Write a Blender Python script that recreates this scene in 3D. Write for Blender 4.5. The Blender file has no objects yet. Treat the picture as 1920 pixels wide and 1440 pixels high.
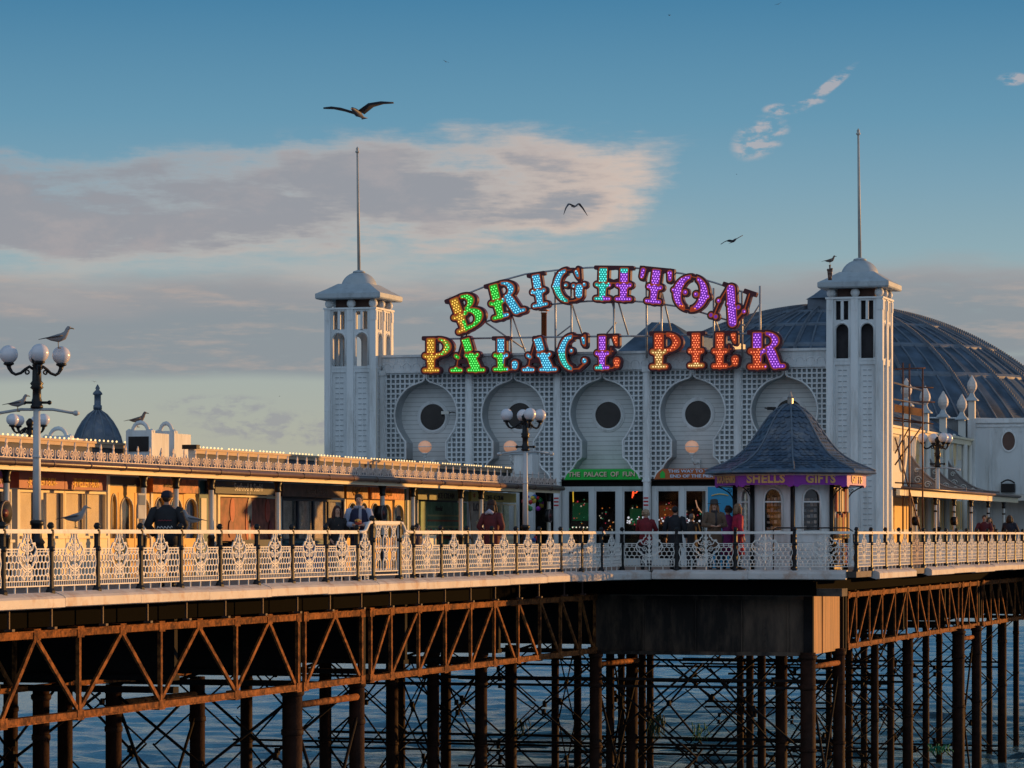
import bpy, bmesh, math, random
from mathutils import Vector, Matrix, Euler
random.seed(7)
PI = math.pi
SC = bpy.context.scene
COL = SC.collection
# ---------------------------------------------------------------- camera geometry
# world axes: x = across the pier (right), y = along the pier (away), z = height above the eye
F = 6200.0
TA = 1890.0/F
PH = math.atan(TA)
cs, sn = math.cos(PH), math.sin(PH)
DECK = -0.98
SEA = -9.0
def ratio(px):
    xo = (px-960)/F
    return (xo*cs-sn)/(xo*sn+cs)
def U(px, v): return v*ratio(px)
def V(px, u): return u/ratio(px)
def DZ(u, v): return -u*sn+v*cs
def H(py, u, v): return (1003-py)*DZ(u, v)/F
def at(px, py, Z):
    X = (px-960)/F*Z
    return Vector((X*cs-Z*sn, X*sn+Z*cs, (1003-py)/F*Z))

# ---------------------------------------------------------------- mesh builder
def off(o):
    v = Vector((0, 0, 0))
    while o is not None:
        v += o.location
        o = o.parent
    return v
def prop(o, label=None, cat=None, group=None, kind=None):
    if label:
        o['label'] = label
        if len(label.split()) > 16: print('LONG', len(label.split()), label)
    if cat: o['category'] = cat
    if group: o['group'] = group
    if kind: o['kind'] = kind
    return o
def thing(name, label, cat, loc=(0, 0, 0), group=None):
    o = bpy.data.objects.new(name, None)
    o.empty_display_size = 0.2
    COL.objects.link(o)
    o.location = loc
    return prop(o, label, cat, group)
class MB:
    def __init__(s):
        s.v = []; s.f = []; s.m = []; s.sm = []
    def add(s, vs, fs, m=0, sm=False):
        b = len(s.v)
        s.v.extend([tuple(p) for p in vs])
        for f in fs:
            s.f.append([i+b for i in f]); s.m.append(m); s.sm.append(sm)
        return s
    def box(s, x0, x1, y0, y1, z0, z1, m=0):
        x0, x1 = min(x0, x1), max(x0, x1); y0, y1 = min(y0, y1), max(y0, y1); z0, z1 = min(z0, z1), max(z0, z1)
        vs = [(x, y, z) for x in (x0, x1) for y in (y0, y1) for z in (z0, z1)]
        return s.add(vs, [(0, 1, 3, 2), (4, 6, 7, 5), (0, 4, 5, 1), (2, 3, 7, 6), (0, 2, 6, 4), (1, 5, 7, 3)], m)
    def bar(s, a, b, w, h=None, m=0, up=(0, 0, 1)):
        a, b = Vector(a), Vector(b); h = h or w
        d = (b-a)
        if d.length < 1e-6: return s
        d.normalize(); u = Vector(up)
        if abs(d.dot(u)) > .98: u = Vector((0, 1, 0))
        r = d.cross(u).normalized(); t = r.cross(d)
        vs = []
        for p in (a, b):
            for i, j in ((-1, -1), (1, -1), (1, 1), (-1, 1)):
                vs.append(p+r*w*.5*i+t*h*.5*j)
        return s.add(vs, [(3, 2, 1, 0), (4, 5, 6, 7), (0, 1, 5, 4), (1, 2, 6, 5), (2, 3, 7, 6), (3, 0, 4, 7)], m)
    def tube(s, pts, rs, n=8, m=0, sm=True, flat=1.0, up=(0, 0, 1), caps=True):
        pts = [Vector(p) for p in pts]
        if not isinstance(rs, (list, tuple)): rs = [rs]*len(pts)
        vs = []; fs = []
        u = Vector(up); prev = None
        for i, p in enumerate(pts):
            d = (pts[min(i+1, len(pts)-1)]-pts[max(i-1, 0)])
            if d.length < 1e-9: d = Vector((0, 0, 1))
            d.normalize()
            if prev is None:
                if abs(d.dot(u)) > .95: u = Vector((1, 0, 0)) if abs(d.x) < .9 else Vector((0, 1, 0))
                r = d.cross(u).normalized()
            else:
                r = (prev-d*prev.dot(d))
                r = r.normalized() if r.length > 1e-6 else d.cross(u).normalized()
            prev = r; t = r.cross(d)
            R = rs[i]; ra, rb = R if isinstance(R, tuple) else (R, R*flat)
            for k in range(n):
                a = 2*PI*(k+.5)/n
                vs.append(p+r*math.cos(a)*ra+t*math.sin(a)*rb)
        for i in range(len(pts)-1):
            for k in range(n):
                fs.append((i*n+k, i*n+(k+1) % n, (i+1)*n+(k+1) % n, (i+1)*n+k))
        if caps:
            fs.append(tuple(range(n))[::-1]); fs.append(tuple((len(pts)-1)*n+k for k in range(n)))
        return s.add(vs, fs, m, sm)
    def lathe(s, c, prof, n=16, m=0, sm=True, a0=0.0, sx=1, sy=1, caps=True):
        cx, cy, cz = c; vs = []; fs = []
        for r, z in prof:
            for k in range(n):
                a = a0+2*PI*k/n
                vs.append((cx+r*sx*math.cos(a), cy+r*sy*math.sin(a), cz+z))
        for i in range(len(prof)-1):
            for k in range(n):
                fs.append((i*n+k, i*n+(k+1) % n, (i+1)*n+(k+1) % n, (i+1)*n+k))
        if caps:
            fs.append(tuple(range(n))[::-1]); fs.append(tuple((len(prof)-1)*n+k for k in range(n)))
        return s.add(vs, fs, m, sm)
    def ball(s, c, r, n=14, m=0, sz=1.0, sx=1, sy=1):
        k = n//2
        prof = [(r*math.sin(PI*i/k)+1e-5, -r*sz*math.cos(PI*i/k)) for i in range(k+1)]
        return s.lathe(c, prof, n, m, True, 0, sx, sy)
    def prism(s, poly, fn, d0, d1, m=0):
        """poly: 2-D points; fn(p, d) -> 3-D; d0..d1 depth"""
        n = len(poly)
        vs = [fn(p, d0) for p in poly]+[fn(p, d1) for p in poly]
        fs = [tuple(range(n))[::-1], tuple(range(n, 2*n))]+[(i, (i+1) % n, n+(i+1) % n, n+i) for i in range(n)]
        return s.add(vs, fs, m)
    def build(s, name, mats, parent=None, world=True, bevel=0):
        o0 = off(parent) if (parent is not None and world) else Vector((0, 0, 0))
        me = bpy.data.meshes.new(name)
        me.from_pydata([(x-o0.x, y-o0.y, z-o0.z) for x, y, z in s.v], [], s.f)
        if not isinstance(mats, (list, tuple)): mats = [mats]
        for mm in mats: me.materials.append(mm)
        me.polygons.foreach_set('material_index', s.m)
        me.polygons.foreach_set('use_smooth', s.sm)
        me.update()
        bm = bmesh.new(); bm.from_mesh(me); bmesh.ops.recalc_face_normals(bm, faces=bm.faces); bm.to_mesh(me); bm.free()
        o = bpy.data.objects.new(name, me); COL.objects.link(o)
        if parent is not None: o.parent = parent
        if bevel:
            b = o.modifiers.new('bevel', 'BEVEL'); b.width = bevel; b.segments = 2; b.limit_method = 'ANGLE'
        return o
FX = lambda x: (lambda p, d: (x+d, p[0], p[1]))      # 2-D (y,z) facing +x
FY = lambda y: (lambda p, d: (p[0], y+d, p[1]))      # 2-D (x,z) facing -y
def rep(o, loc, rz=0, parent=None, label=None, scale=None):
    """copy a thing (or part) with its parts and their sub-parts"""
    c = o.copy(); COL.objects.link(c); c.location = loc; c.rotation_euler = (0, 0, rz)
    if scale: c.scale = scale
    c.parent = parent
    if label: c['label'] = label
    for ch in list(o.children):
        d = ch.copy(); COL.objects.link(d); d.parent = c
        for g in list(ch.children):
            e = g.copy(); COL.objects.link(e); e.parent = d
    return c

# ---------------------------------------------------------------- materials
def mat(name, col, rough=.6, metal=0., var=.12, scale=3., bump=.0, bscale=20., emis=None, es=0., dirt=None, dscale=1.5, damt=.5, stretch=(1, 1, 1), spec=.4, boards=None, dlo=.52, dhi=.72):
    m = bpy.data.materials.new(name); m.use_nodes = True
    nt = m.node_tree; N = nt.nodes; L = nt.links
    bs = N['Principled BSDF']
    bs.inputs['Roughness'].default_value = rough; bs.inputs['Metallic'].default_value = metal
    bs.inputs['Specular IOR Level'].default_value = spec
    tc = N.new('ShaderNodeTexCoord'); mp = N.new('ShaderNodeMapping'); mp.inputs['Scale'].default_value = stretch
    L.new(tc.outputs['Object'], mp.inputs[0])
    nz = N.new('ShaderNodeTexNoise'); nz.inputs['Scale'].default_value = scale; nz.inputs['Detail'].default_value = 6
    L.new(mp.outputs[0], nz.inputs['Vector'])
    mr = N.new('ShaderNodeMapRange'); mr.inputs[1].default_value = .3; mr.inputs[2].default_value = .7
    mr.inputs[3].default_value = 1-var; mr.inputs[4].default_value = 1+var
    L.new(nz.outputs[0], mr.inputs[0])
    mx = N.new('ShaderNodeVectorMath'); mx.operation = 'SCALE'; mx.inputs[0].default_value = col
    L.new(mr.outputs[0], mx.inputs['Scale'])
    out = mx.outputs[0]
    if dirt:
        n2 = N.new('ShaderNodeTexNoise'); n2.inputs['Scale'].default_value = dscale; n2.inputs['Detail'].default_value = 9; n2.inputs['Roughness'].default_value = .7
        L.new(mp.outputs[0], n2.inputs['Vector'])
        r2 = N.new('ShaderNodeMapRange'); r2.inputs[1].default_value = dlo; r2.inputs[2].default_value = dhi; r2.inputs[4].default_value = damt
        L.new(n2.outputs[0], r2.inputs[0])
        mc = N.new('ShaderNodeMix'); mc.data_type = 'RGBA'; mc.inputs[7].default_value = (*dirt, 1)
        L.new(r2.outputs[0], mc.inputs[0]); L.new(out, mc.inputs[6]); out = mc.outputs[2]
    if boards:     # thin dark joints every boards[1] metres along axis boards[0]
        sp = N.new('ShaderNodeSeparateXYZ'); L.new(tc.outputs['Object'], sp.inputs[0])
        md = N.new('ShaderNodeMath'); md.operation = 'PINGPONG'; md.inputs[1].default_value = boards[1]/2
        L.new(sp.outputs[boards[0]], md.inputs[0])
        r3 = N.new('ShaderNodeMapRange'); r3.inputs[1].default_value = 0; r3.inputs[2].default_value = boards[2]
        r3.inputs[3].default_value = .35; r3.inputs[4].default_value = 1
        L.new(md.outputs[0], r3.inputs[0])
        ms = N.new('ShaderNodeVectorMath'); ms.operation = 'SCALE'; L.new(out, ms.inputs[0]); L.new(r3.outputs[0], ms.inputs['Scale']); out = ms.outputs[0]
    L.new(out, bs.inputs['Base Color'])
    if bump:
        n3 = N.new('ShaderNodeTexNoise'); n3.inputs['Scale'].default_value = bscale; n3.inputs['Detail'].default_value = 5
        L.new(mp.outputs[0], n3.inputs['Vector'])
        bp = N.new('ShaderNodeBump'); bp.inputs['Strength'].default_value = bump; bp.inputs['Distance'].default_value = .02
        L.new(n3.outputs[0], bp.inputs['Height']); L.new(bp.outputs[0], bs.inputs['Normal'])
    if emis:
        bs.inputs['Emission Color'].default_value = (*emis, 1); bs.inputs['Emission Strength'].default_value = es
    return m
def emit(name, col, s):
    m = bpy.data.materials.new(name); m.use_nodes = True
    bs = m.node_tree.nodes['Principled BSDF']
    bs.inputs['Base Color'].default_value = (*[min(1, c*.35+.01) for c in col], 1)
    bs.inputs['Emission Color'].default_value = (*col, 1); bs.inputs['Emission Strength'].default_value = s
    return m
def glassy(name, tint, refl=.45):
    m = bpy.data.materials.new(name); m.use_nodes = True
    nt = m.node_tree; N = nt.nodes; L = nt.links
    for n in list(N):
        if n.type != 'OUTPUT_MATERIAL': N.remove(n)
    out = N['Material Output'] if 'Material Output' in N else N.new('ShaderNodeOutputMaterial')
    t = N.new('ShaderNodeBsdfTransparent'); t.inputs[0].default_value = (*tint, 1)
    g = N.new('ShaderNodeBsdfGlossy'); g.inputs['Roughness'].default_value = .06; g.inputs[0].default_value = (.9, .9, .9, 1)
    lw = N.new('ShaderNodeLayerWeight'); lw.inputs[0].default_value = .5
    fr = N.new('ShaderNodeMath'); fr.operation = 'POWER'; fr.inputs[1].default_value = 4.0; L.new(lw.outputs['Facing'], fr.inputs[0])
    nz = N.new('ShaderNodeTexNoise'); nz.inputs['Scale'].default_value = 1.3
    tc = N.new('ShaderNodeTexCoord'); L.new(tc.outputs['Object'], nz.inputs['Vector'])
    bp = N.new('ShaderNodeBump'); bp.inputs['Strength'].default_value = .15; bp.inputs['Distance'].default_value = .05
    L.new(nz.outputs[0], bp.inputs['Height']); L.new(bp.outputs[0], g.inputs['Normal'])
    mx = N.new('ShaderNodeMixShader'); fm = N.new('ShaderNodeMath'); fm.operation = 'MULTIPLY_ADD'; fm.inputs[1].default_value = refl; fm.inputs[2].default_value = refl*.12; L.new(fr.outputs[0], fm.inputs[0]); L.new(fm.outputs[0], mx.inputs[0]); L.new(t.outputs[0], mx.inputs[1]); L.new(g.outputs[0], mx.inputs[2])
    L.new(mx.outputs[0], out.inputs[0])
    return m

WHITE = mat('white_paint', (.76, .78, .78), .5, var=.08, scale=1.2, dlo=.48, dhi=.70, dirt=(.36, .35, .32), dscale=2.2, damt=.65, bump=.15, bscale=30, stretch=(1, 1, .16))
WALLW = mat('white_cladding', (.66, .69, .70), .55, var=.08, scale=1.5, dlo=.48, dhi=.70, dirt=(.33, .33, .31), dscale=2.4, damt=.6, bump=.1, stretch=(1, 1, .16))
BACKG = mat('mid_grey_paint', (.36, .40, .42), .6, var=.1, scale=2, dirt=(.2, .22, .22), damt=.5)  # plain darker grey paint of backing walls and rear blocks
CLAP = mat('clapboard', (.70, .72, .71), .55, var=.05, scale=1.4, dirt=(.4, .41, .38), dscale=1.2, damt=.5, boards=(2, .15, .012))
CREAM = mat('cream_paint', (.84, .72, .50), .5, var=.06, dirt=(.5, .4, .26), damt=.4, bump=.1)
PALE = mat('pale_paint', (.68, .66, .6), .5, var=.05, dirt=(.45, .42, .36), damt=.4, bump=.1)
RAILW = mat('rail_white', (.72, .70, .66), .45, var=.08, scale=8, dirt=(.35, .16, .07), dscale=2.2, damt=.35)
KERB = mat('kerb_paint', (.55, .52, .50), .45, var=.10, scale=1.5, dlo=.5, dhi=.68, dirt=(.36, .19, .11), dscale=2.2, damt=.7, bump=.2, bscale=12)
BLACK = mat('black_iron', (.010, .010, .012), .42, var=.3, scale=6, spec=.3)
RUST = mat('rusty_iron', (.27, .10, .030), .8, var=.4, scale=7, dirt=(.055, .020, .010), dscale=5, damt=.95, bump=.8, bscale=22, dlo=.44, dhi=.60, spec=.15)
RUSTD = mat('shade_toned_rusty_pile', (.030, .0125, .008), .7, var=.35, scale=4, dirt=(.009, .007, .006), dscale=2.5, damt=.8, bump=.5, bscale=18, spec=.1)  # shadow on the piles put into a darker rust tone
IRON = mat('dark_girder_iron', (.013, .011, .011), .7, var=.4, scale=1.1, dirt=(.03, .016, .01), dscale=.9, damt=.7, bump=.3, spec=.08)
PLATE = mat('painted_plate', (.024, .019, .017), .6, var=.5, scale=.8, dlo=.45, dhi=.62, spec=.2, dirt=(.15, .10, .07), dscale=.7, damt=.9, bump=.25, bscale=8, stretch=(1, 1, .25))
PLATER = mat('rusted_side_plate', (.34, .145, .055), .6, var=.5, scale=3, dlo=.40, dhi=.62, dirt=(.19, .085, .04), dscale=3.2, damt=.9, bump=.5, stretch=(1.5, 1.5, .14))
TIMBER = mat('deck_timber', (.16, .13, .11), .75, var=.25, scale=3, boards=(1, .15, .01))
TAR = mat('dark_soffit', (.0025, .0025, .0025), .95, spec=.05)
ROOF = mat('roof_felt', (.09, .09, .10), .8, var=.2)
GUT = mat('brown_gutter', (.13, .07, .05), .35, var=.2, scale=5)
LEAD = mat('lead_sheet', (.075, .11, .155), .7, spec=.12, var=.4, scale=1.4, dirt=(.06, .075, .09), dscale=1.8, damt=.7, bump=.3, bscale=8)
LEADR = mat('lead_rib', (.12, .15, .19), .55, var=.2)
CAPL = mat('cap_paint', (.40, .45, .48), .5, var=.1, dirt=(.2, .22, .24), dscale=2.5, damt=.7)
SLATE = mat('slate_tiles', (.052, .078, .122), .36, var=.45, scale=2.0, dirt=(.17, .17, .18), dscale=3.0, damt=.8, bump=.8, bscale=12, dlo=.5, dhi=.66, spec=.9)
GLASSD = glassy('dark_glass', (.55, .58, .6))
GLASS = glassy('clear_glass', (.97, .97, .96), .4)
GLASSH = glassy('hall_door_glass', (.85, .86, .86), .10)
GLOBE = mat('globe_glass', (.72, .70, .74), .18, var=.04, scale=5, spec=.6)
GLOBEL = mat('lit_globe', (.75, .5, .36), .3, emis=(1.0, .42, .20), es=.26)
BULB = emit('warm_bulb', (1.0, .68, .30), 1.5)
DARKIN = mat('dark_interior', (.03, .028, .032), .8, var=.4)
GREEN = mat('green_sign', (.01, .20, .03), .45, emis=(.0, .30, .03), es=.22)
ORNG = mat('orange_sign', (.42, .11, .03), .5)
PURP = mat('purple_board', (.24, .018, .31), .45, var=.1)
GOLDL = mat('gold_lettering', (.62, .34, .12), .4)
MAROON = mat('maroon_box', (.085, .006, .012), .4, var=.2)
TRIM = mat('orange_trim', (.40, .07, .01), .4, emis=(1.0, .14, .01), es=.16)

def setup_world():
    w = bpy.data.worlds.new("World"); SC.world = w; w.use_nodes = True
    nt = w.node_tree; N = nt.nodes; L = nt.links
    bg = N['Background']
    def val(x):
        return x
    def m(op, a, b=None, c=None, clamp=False):
        n = N.new('ShaderNodeMath'); n.operation = op; n.use_clamp = clamp
        for i, x in enumerate((a, b, c)):
            if x is None: continue
            if isinstance(x, (int, float)): n.inputs[i].default_value = x
            else: L.new(x, n.inputs[i])
        return n.outputs[0]
    def ss(x, lo, hi):
        n = N.new('ShaderNodeMapRange'); n.interpolation_type = 'SMOOTHSTEP'
        n.inputs[1].default_value = lo; n.inputs[2].default_value = hi
        L.new(x, n.inputs[0]); return n.outputs[0]
    def mixc(f, a, b):
        n = N.new('ShaderNodeMix'); n.data_type = 'RGBA'
        if isinstance(f, (int, float)): n.inputs[0].default_value = f
        else: L.new(f, n.inputs[0])
        for i, x in ((6, a), (7, b)):
            if isinstance(x, tuple): n.inputs[i].default_value = (*x, 1)
            else: L.new(x, n.inputs[i])
        return n.outputs[2]
    sky = N.new('ShaderNodeTexSky'); sky.sky_type = 'NISHITA'; sky.sun_disc = False
    sky.sun_elevation = math.radians(SUN_EL); sky.sun_rotation = math.radians(90-SUN_AZ)
    sky.dust_density = 1.2; sky.ozone_density = 2.0
    tc = N.new('ShaderNodeTexCoord')
    vr = N.new('ShaderNodeVectorRotate'); vr.rotation_type = 'Z_AXIS'; vr.inputs['Angle'].default_value = -PH
    L.new(tc.outputs['Generated'], vr.inputs['Vector'])
    sp = N.new('ShaderNodeSeparateXYZ'); L.new(vr.outputs[0], sp.inputs[0])
    az = m('ARCTAN2', sp.outputs[0], sp.outputs[1])
    hz = m('SQRT', m('ADD', m('MULTIPLY', sp.outputs[0], sp.outputs[0]), m('MULTIPLY', sp.outputs[1], sp.outputs[1])))
    el = m('ARCTAN2', sp.outputs[2], hz)
    # clear evening gradient of the air near the horizon
    rp = N.new('ShaderNodeValToRGB'); L.new(m('DIVIDE', el, .5, clamp=True), rp.inputs[0])
    cr = rp.color_ramp
    stops = [(0, (.45, .43, .33)), (.06, (.42, .43, .36)), (.105, (.37, .43, .41)), (.16, (.29, .42, .46)), (.21, (.20, .36, .46)), (.25, (.135, .31, .44)), (.325, (.062, .215, .37)), (.6, (.05, .17, .34)), (1, (.06, .16, .32))]
    cr.elements[0].position = 0; cr.elements[0].color = (*stops[0][1], 1); cr.elements[1].position = 1; cr.elements[1].color = (*stops[-1][1], 1)
    for p, c in stops[1:-1]:
        e = cr.elements.new(p); e.color = (*c, 1)
    # clouds
    cv = N.new('ShaderNodeCombineXYZ'); L.new(az, cv.inputs[0]); L.new(el, cv.inputs[1])
    def noise(sx, sy, det, rough=.55, dist=0., o=0.):
        mp = N.new('ShaderNodeMapping'); mp.inputs['Scale'].default_value = (sx, sy, 1); mp.inputs['Location'].default_value = (o, o*.7, o*.3)
        L.new(cv.outputs[0], mp.inputs[0])
        n = N.new('ShaderNodeTexNoise'); n.inputs['Scale'].default_value = 1; n.inputs['Detail'].default_value = det
        n.inputs['Roughness'].default_value = rough; n.inputs['Distortion'].default_value = dist
        L.new(mp.outputs[0], n.inputs['Vector']); return n.outputs[0]
    nL = noise(11, 60, 6, .6, 0, 1.3); nS = noise(34, 190, 7, .62, 0, 4.1); nW = noise(7, 14, 3, .5, 0, 2.2); nP = noise(34, 62, 8, .62, .15, 7.7)
    wob = m('MULTIPLY', m('SUBTRACT', nW, .5), .022)
    wob2 = m('MULTIPLY', m('SUBTRACT', nL, .5), .016)
    e1 = m('ADD', el, m('ADD', wob, wob2))
    E = lambda y: math.atan((1003-y)/F)
    A = lambda x: math.atan((x-960)/F)
    # main band; its top falls off to the left, its right end is ragged
    top = m('SUBTRACT', e1, m('MULTIPLY', az, .02))
    b1 = m('MULTIPLY', ss(e1, E(510), E(385)), m('SUBTRACT', 1, ss(m('ADD', top, m('MULTIPLY', m('SUBTRACT', nW, .5), .03)), E(290), E(185))))
    a1 = m('ADD', az, m('ADD', m('MULTIPLY', m('SUBTRACT', nP, .5), .07), m('MULTIPLY', m('SUBTRACT', el, E(330)), -.9)))
    b1 = m('MULTIPLY', b1, m('SUBTRACT', 1, ss(a1, A(1120), A(1370))))
    nb = m('ADD', m('MULTIPLY', nL, .45), m('ADD', m('MULTIPLY', nS, .28), m('MULTIPLY', nP, .27)))
    edge_ = m('ADD', m('MULTIPLY', m('SUBTRACT', nb, .5), 4.4), b1)
    d1 = m('MULTIPLY', ss(edge_, .18, .95), ss(b1, .0, .3), clamp=True)
    b2 = m('MULTIPLY', ss(e1, E(600), E(560)), m('SUBTRACT', 1, ss(e1, E(440), E(350))))
    d2 = m('MULTIPLY', m('MULTIPLY', b2, m('SUBTRACT', 1, ss(az, A(1000), A(1350)))), ss(m('ADD', m('MULTIPLY', nL, .5), m('MULTIPLY', nS, .5)), .34, .60), clamp=True)
    eb_ = m('ADD', el, m('MULTIPLY', m('SUBTRACT', nW, .5), .012))
    b3 = m('MULTIPLY', ss(eb_, E(728), E(700)), m('SUBTRACT', 1, ss(m('ADD', e1, m('MULTIPLY', m('ABSOLUTE', m('SUBTRACT', az, A(1000))), -.02)), E(565), E(500))))
    d3 = m('MULTIPLY', b3, ss(m('ADD', m('MULTIPLY', nL, .65), m('MULTIPLY', nS, .35)), .27, .46), clamp=True)
    def puff(x, y, rx, ry, tilt=0.0):
        dx0 = m('SUBTRACT', az, A(x)); dy0 = m('SUBTRACT', el, E(y))
        dx = m('DIVIDE', dx0, rx/F); dy = m('DIVIDE', m('SUBTRACT', dy0, m('MULTIPLY', dx0, tilt)), ry/F)
        d = m('ADD', m('MULTIPLY', dx, dx), m('MULTIPLY', dy, dy))
        return m('MULTIPLY', m('SUBTRACT', 1, ss(d, .0, 1.0)), ss(nQ, .42, .66))
    nQ = noise(120, 260, 7, .62, .2, 3.3); nQ2 = noise(40, 190, 5, .6, .6, 5.9)
    d4 = m('MULTIPLY', m('MAXIMUM', m('MAXIMUM', puff(410, 762, 130, 26), puff(500, 798, 190, 34)), puff(560, 822, 90, 18)), 1.6, clamp=True)
    d5 = m('MULTIPLY', m('MAXIMUM', m('MAXIMUM', puff(1425, 260, 62, 44, .3), puff(1552, 168, 62, 16, .75)), m('MAXIMUM', puff(1520, 190, 34, 12), m('MAXIMUM', puff(1465, 208, 40, 14), puff(1900, 158, 36, 14)))), 2.0, clamp=True)
    sky_low = rp.outputs[0]
    body = ss(m('ADD', edge_, m('MULTIPLY', az, -2.5)), .62, 1.15)
    c1 = mixc(body, mixc(ss(az, A(700), A(1250)), (.54, .47, .43), (.72, .55, .45)), (.31, .315, .345))
    c1 = mixc(m('MULTIPLY', ss(nP, .5, .7), .35), c1, (.50, .42, .40))
    c = mixc(m('MULTIPLY', d2, .72), sky_low, (.47, .45, .43))
    c = mixc(m('MULTIPLY', d1, .93), c, c1)
    topb = ss(e1, E(600), E(500))
    c3 = mixc(topb, (.255, .285, .315), (.36, .335, .34))
    c3 = mixc(m('MULTIPLY', ss(nS, .5, .72), .5), c3, (.52, .40, .34))
    c = mixc(m('MULTIPLY', d3, .88), c, c3)
    c = mixc(m('MULTIPLY', d4, .55), c, (.28, .28, .33))
    c = mixc(m('MULTIPLY', d5, .6), c, (.55, .47, .46))
    away = ss(m('ABSOLUTE', az), 1.2, 2.3)
    c = mixc(away, c, mixc(ss(el, .03, .25), (.22, .26, .33), (.60, .78, 1.0)))
    # high sky: Nishita takes over above the low air
    nis = N.new('ShaderNodeVectorMath'); nis.operation = 'SCALE'; nis.inputs['Scale'].default_value = SKYK
    L.new(sky.outputs[0], nis.inputs[0])
    hi = ss(el, .22, .5)
    c = mixc(m('MULTIPLY', hi, .55), c, nis.outputs[0])
    # scale by 10 so that the Background strength of 0.1 is the exposure of the sky
    sc = N.new('ShaderNodeVectorMath'); sc.operation = 'SCALE'; sc.inputs['Scale'].default_value = 10.0; L.new(c, sc.inputs[0])
    L.new(sc.outputs[0], bg.inputs[0]); bg.inputs[1].default_value = .1
SUN_AZ = 43.0      # degrees from +x towards +y
SUN_EL = 3.8
SKYK = .12
setup_world()
sl = bpy.data.lights.new('sun', 'SUN'); sl.energy = 4.6; sl.angle = math.radians(.6); sl.color = (1.0, .49, .13)
so = bpy.data.objects.new('sun', sl); COL.objects.link(so)
dsun = Vector((math.cos(math.radians(SUN_AZ))*math.cos(math.radians(SUN_EL)), math.sin(math.radians(SUN_AZ))*math.cos(math.radians(SUN_EL)), math.sin(math.radians(SUN_EL))))
so.rotation_euler = dsun.to_track_quat('Z', 'Y').to_euler()
so.location = (60, 60, 40)
cd = bpy.data.cameras.new('camera'); cam = bpy.data.objects.new('camera', cd); COL.objects.link(cam)
cd.sensor_width = 36; cd.lens = F/1920*36; cd.shift_y = (1003-720)/1920; cd.clip_start = 1; cd.clip_end = 20000
cam.location = (0, 0, 0); cam.rotation_euler = (PI/2, 0, PH)
SC.camera = cam
SC.view_settings.view_transform = 'Standard'; SC.view_settings.look = 'None'; SC.view_settings.gamma = 1; SC.view_settings.exposure = 0
SC.cycles.max_bounces = 6; SC.cycles.transparent_max_bounces = 12; SC.cycles.sample_clamp_indirect = 4
# ================================================================= SETTING
def struct(name, mb, m):
    o = mb.build(name, m); o['kind'] = 'structure'; return o
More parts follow.
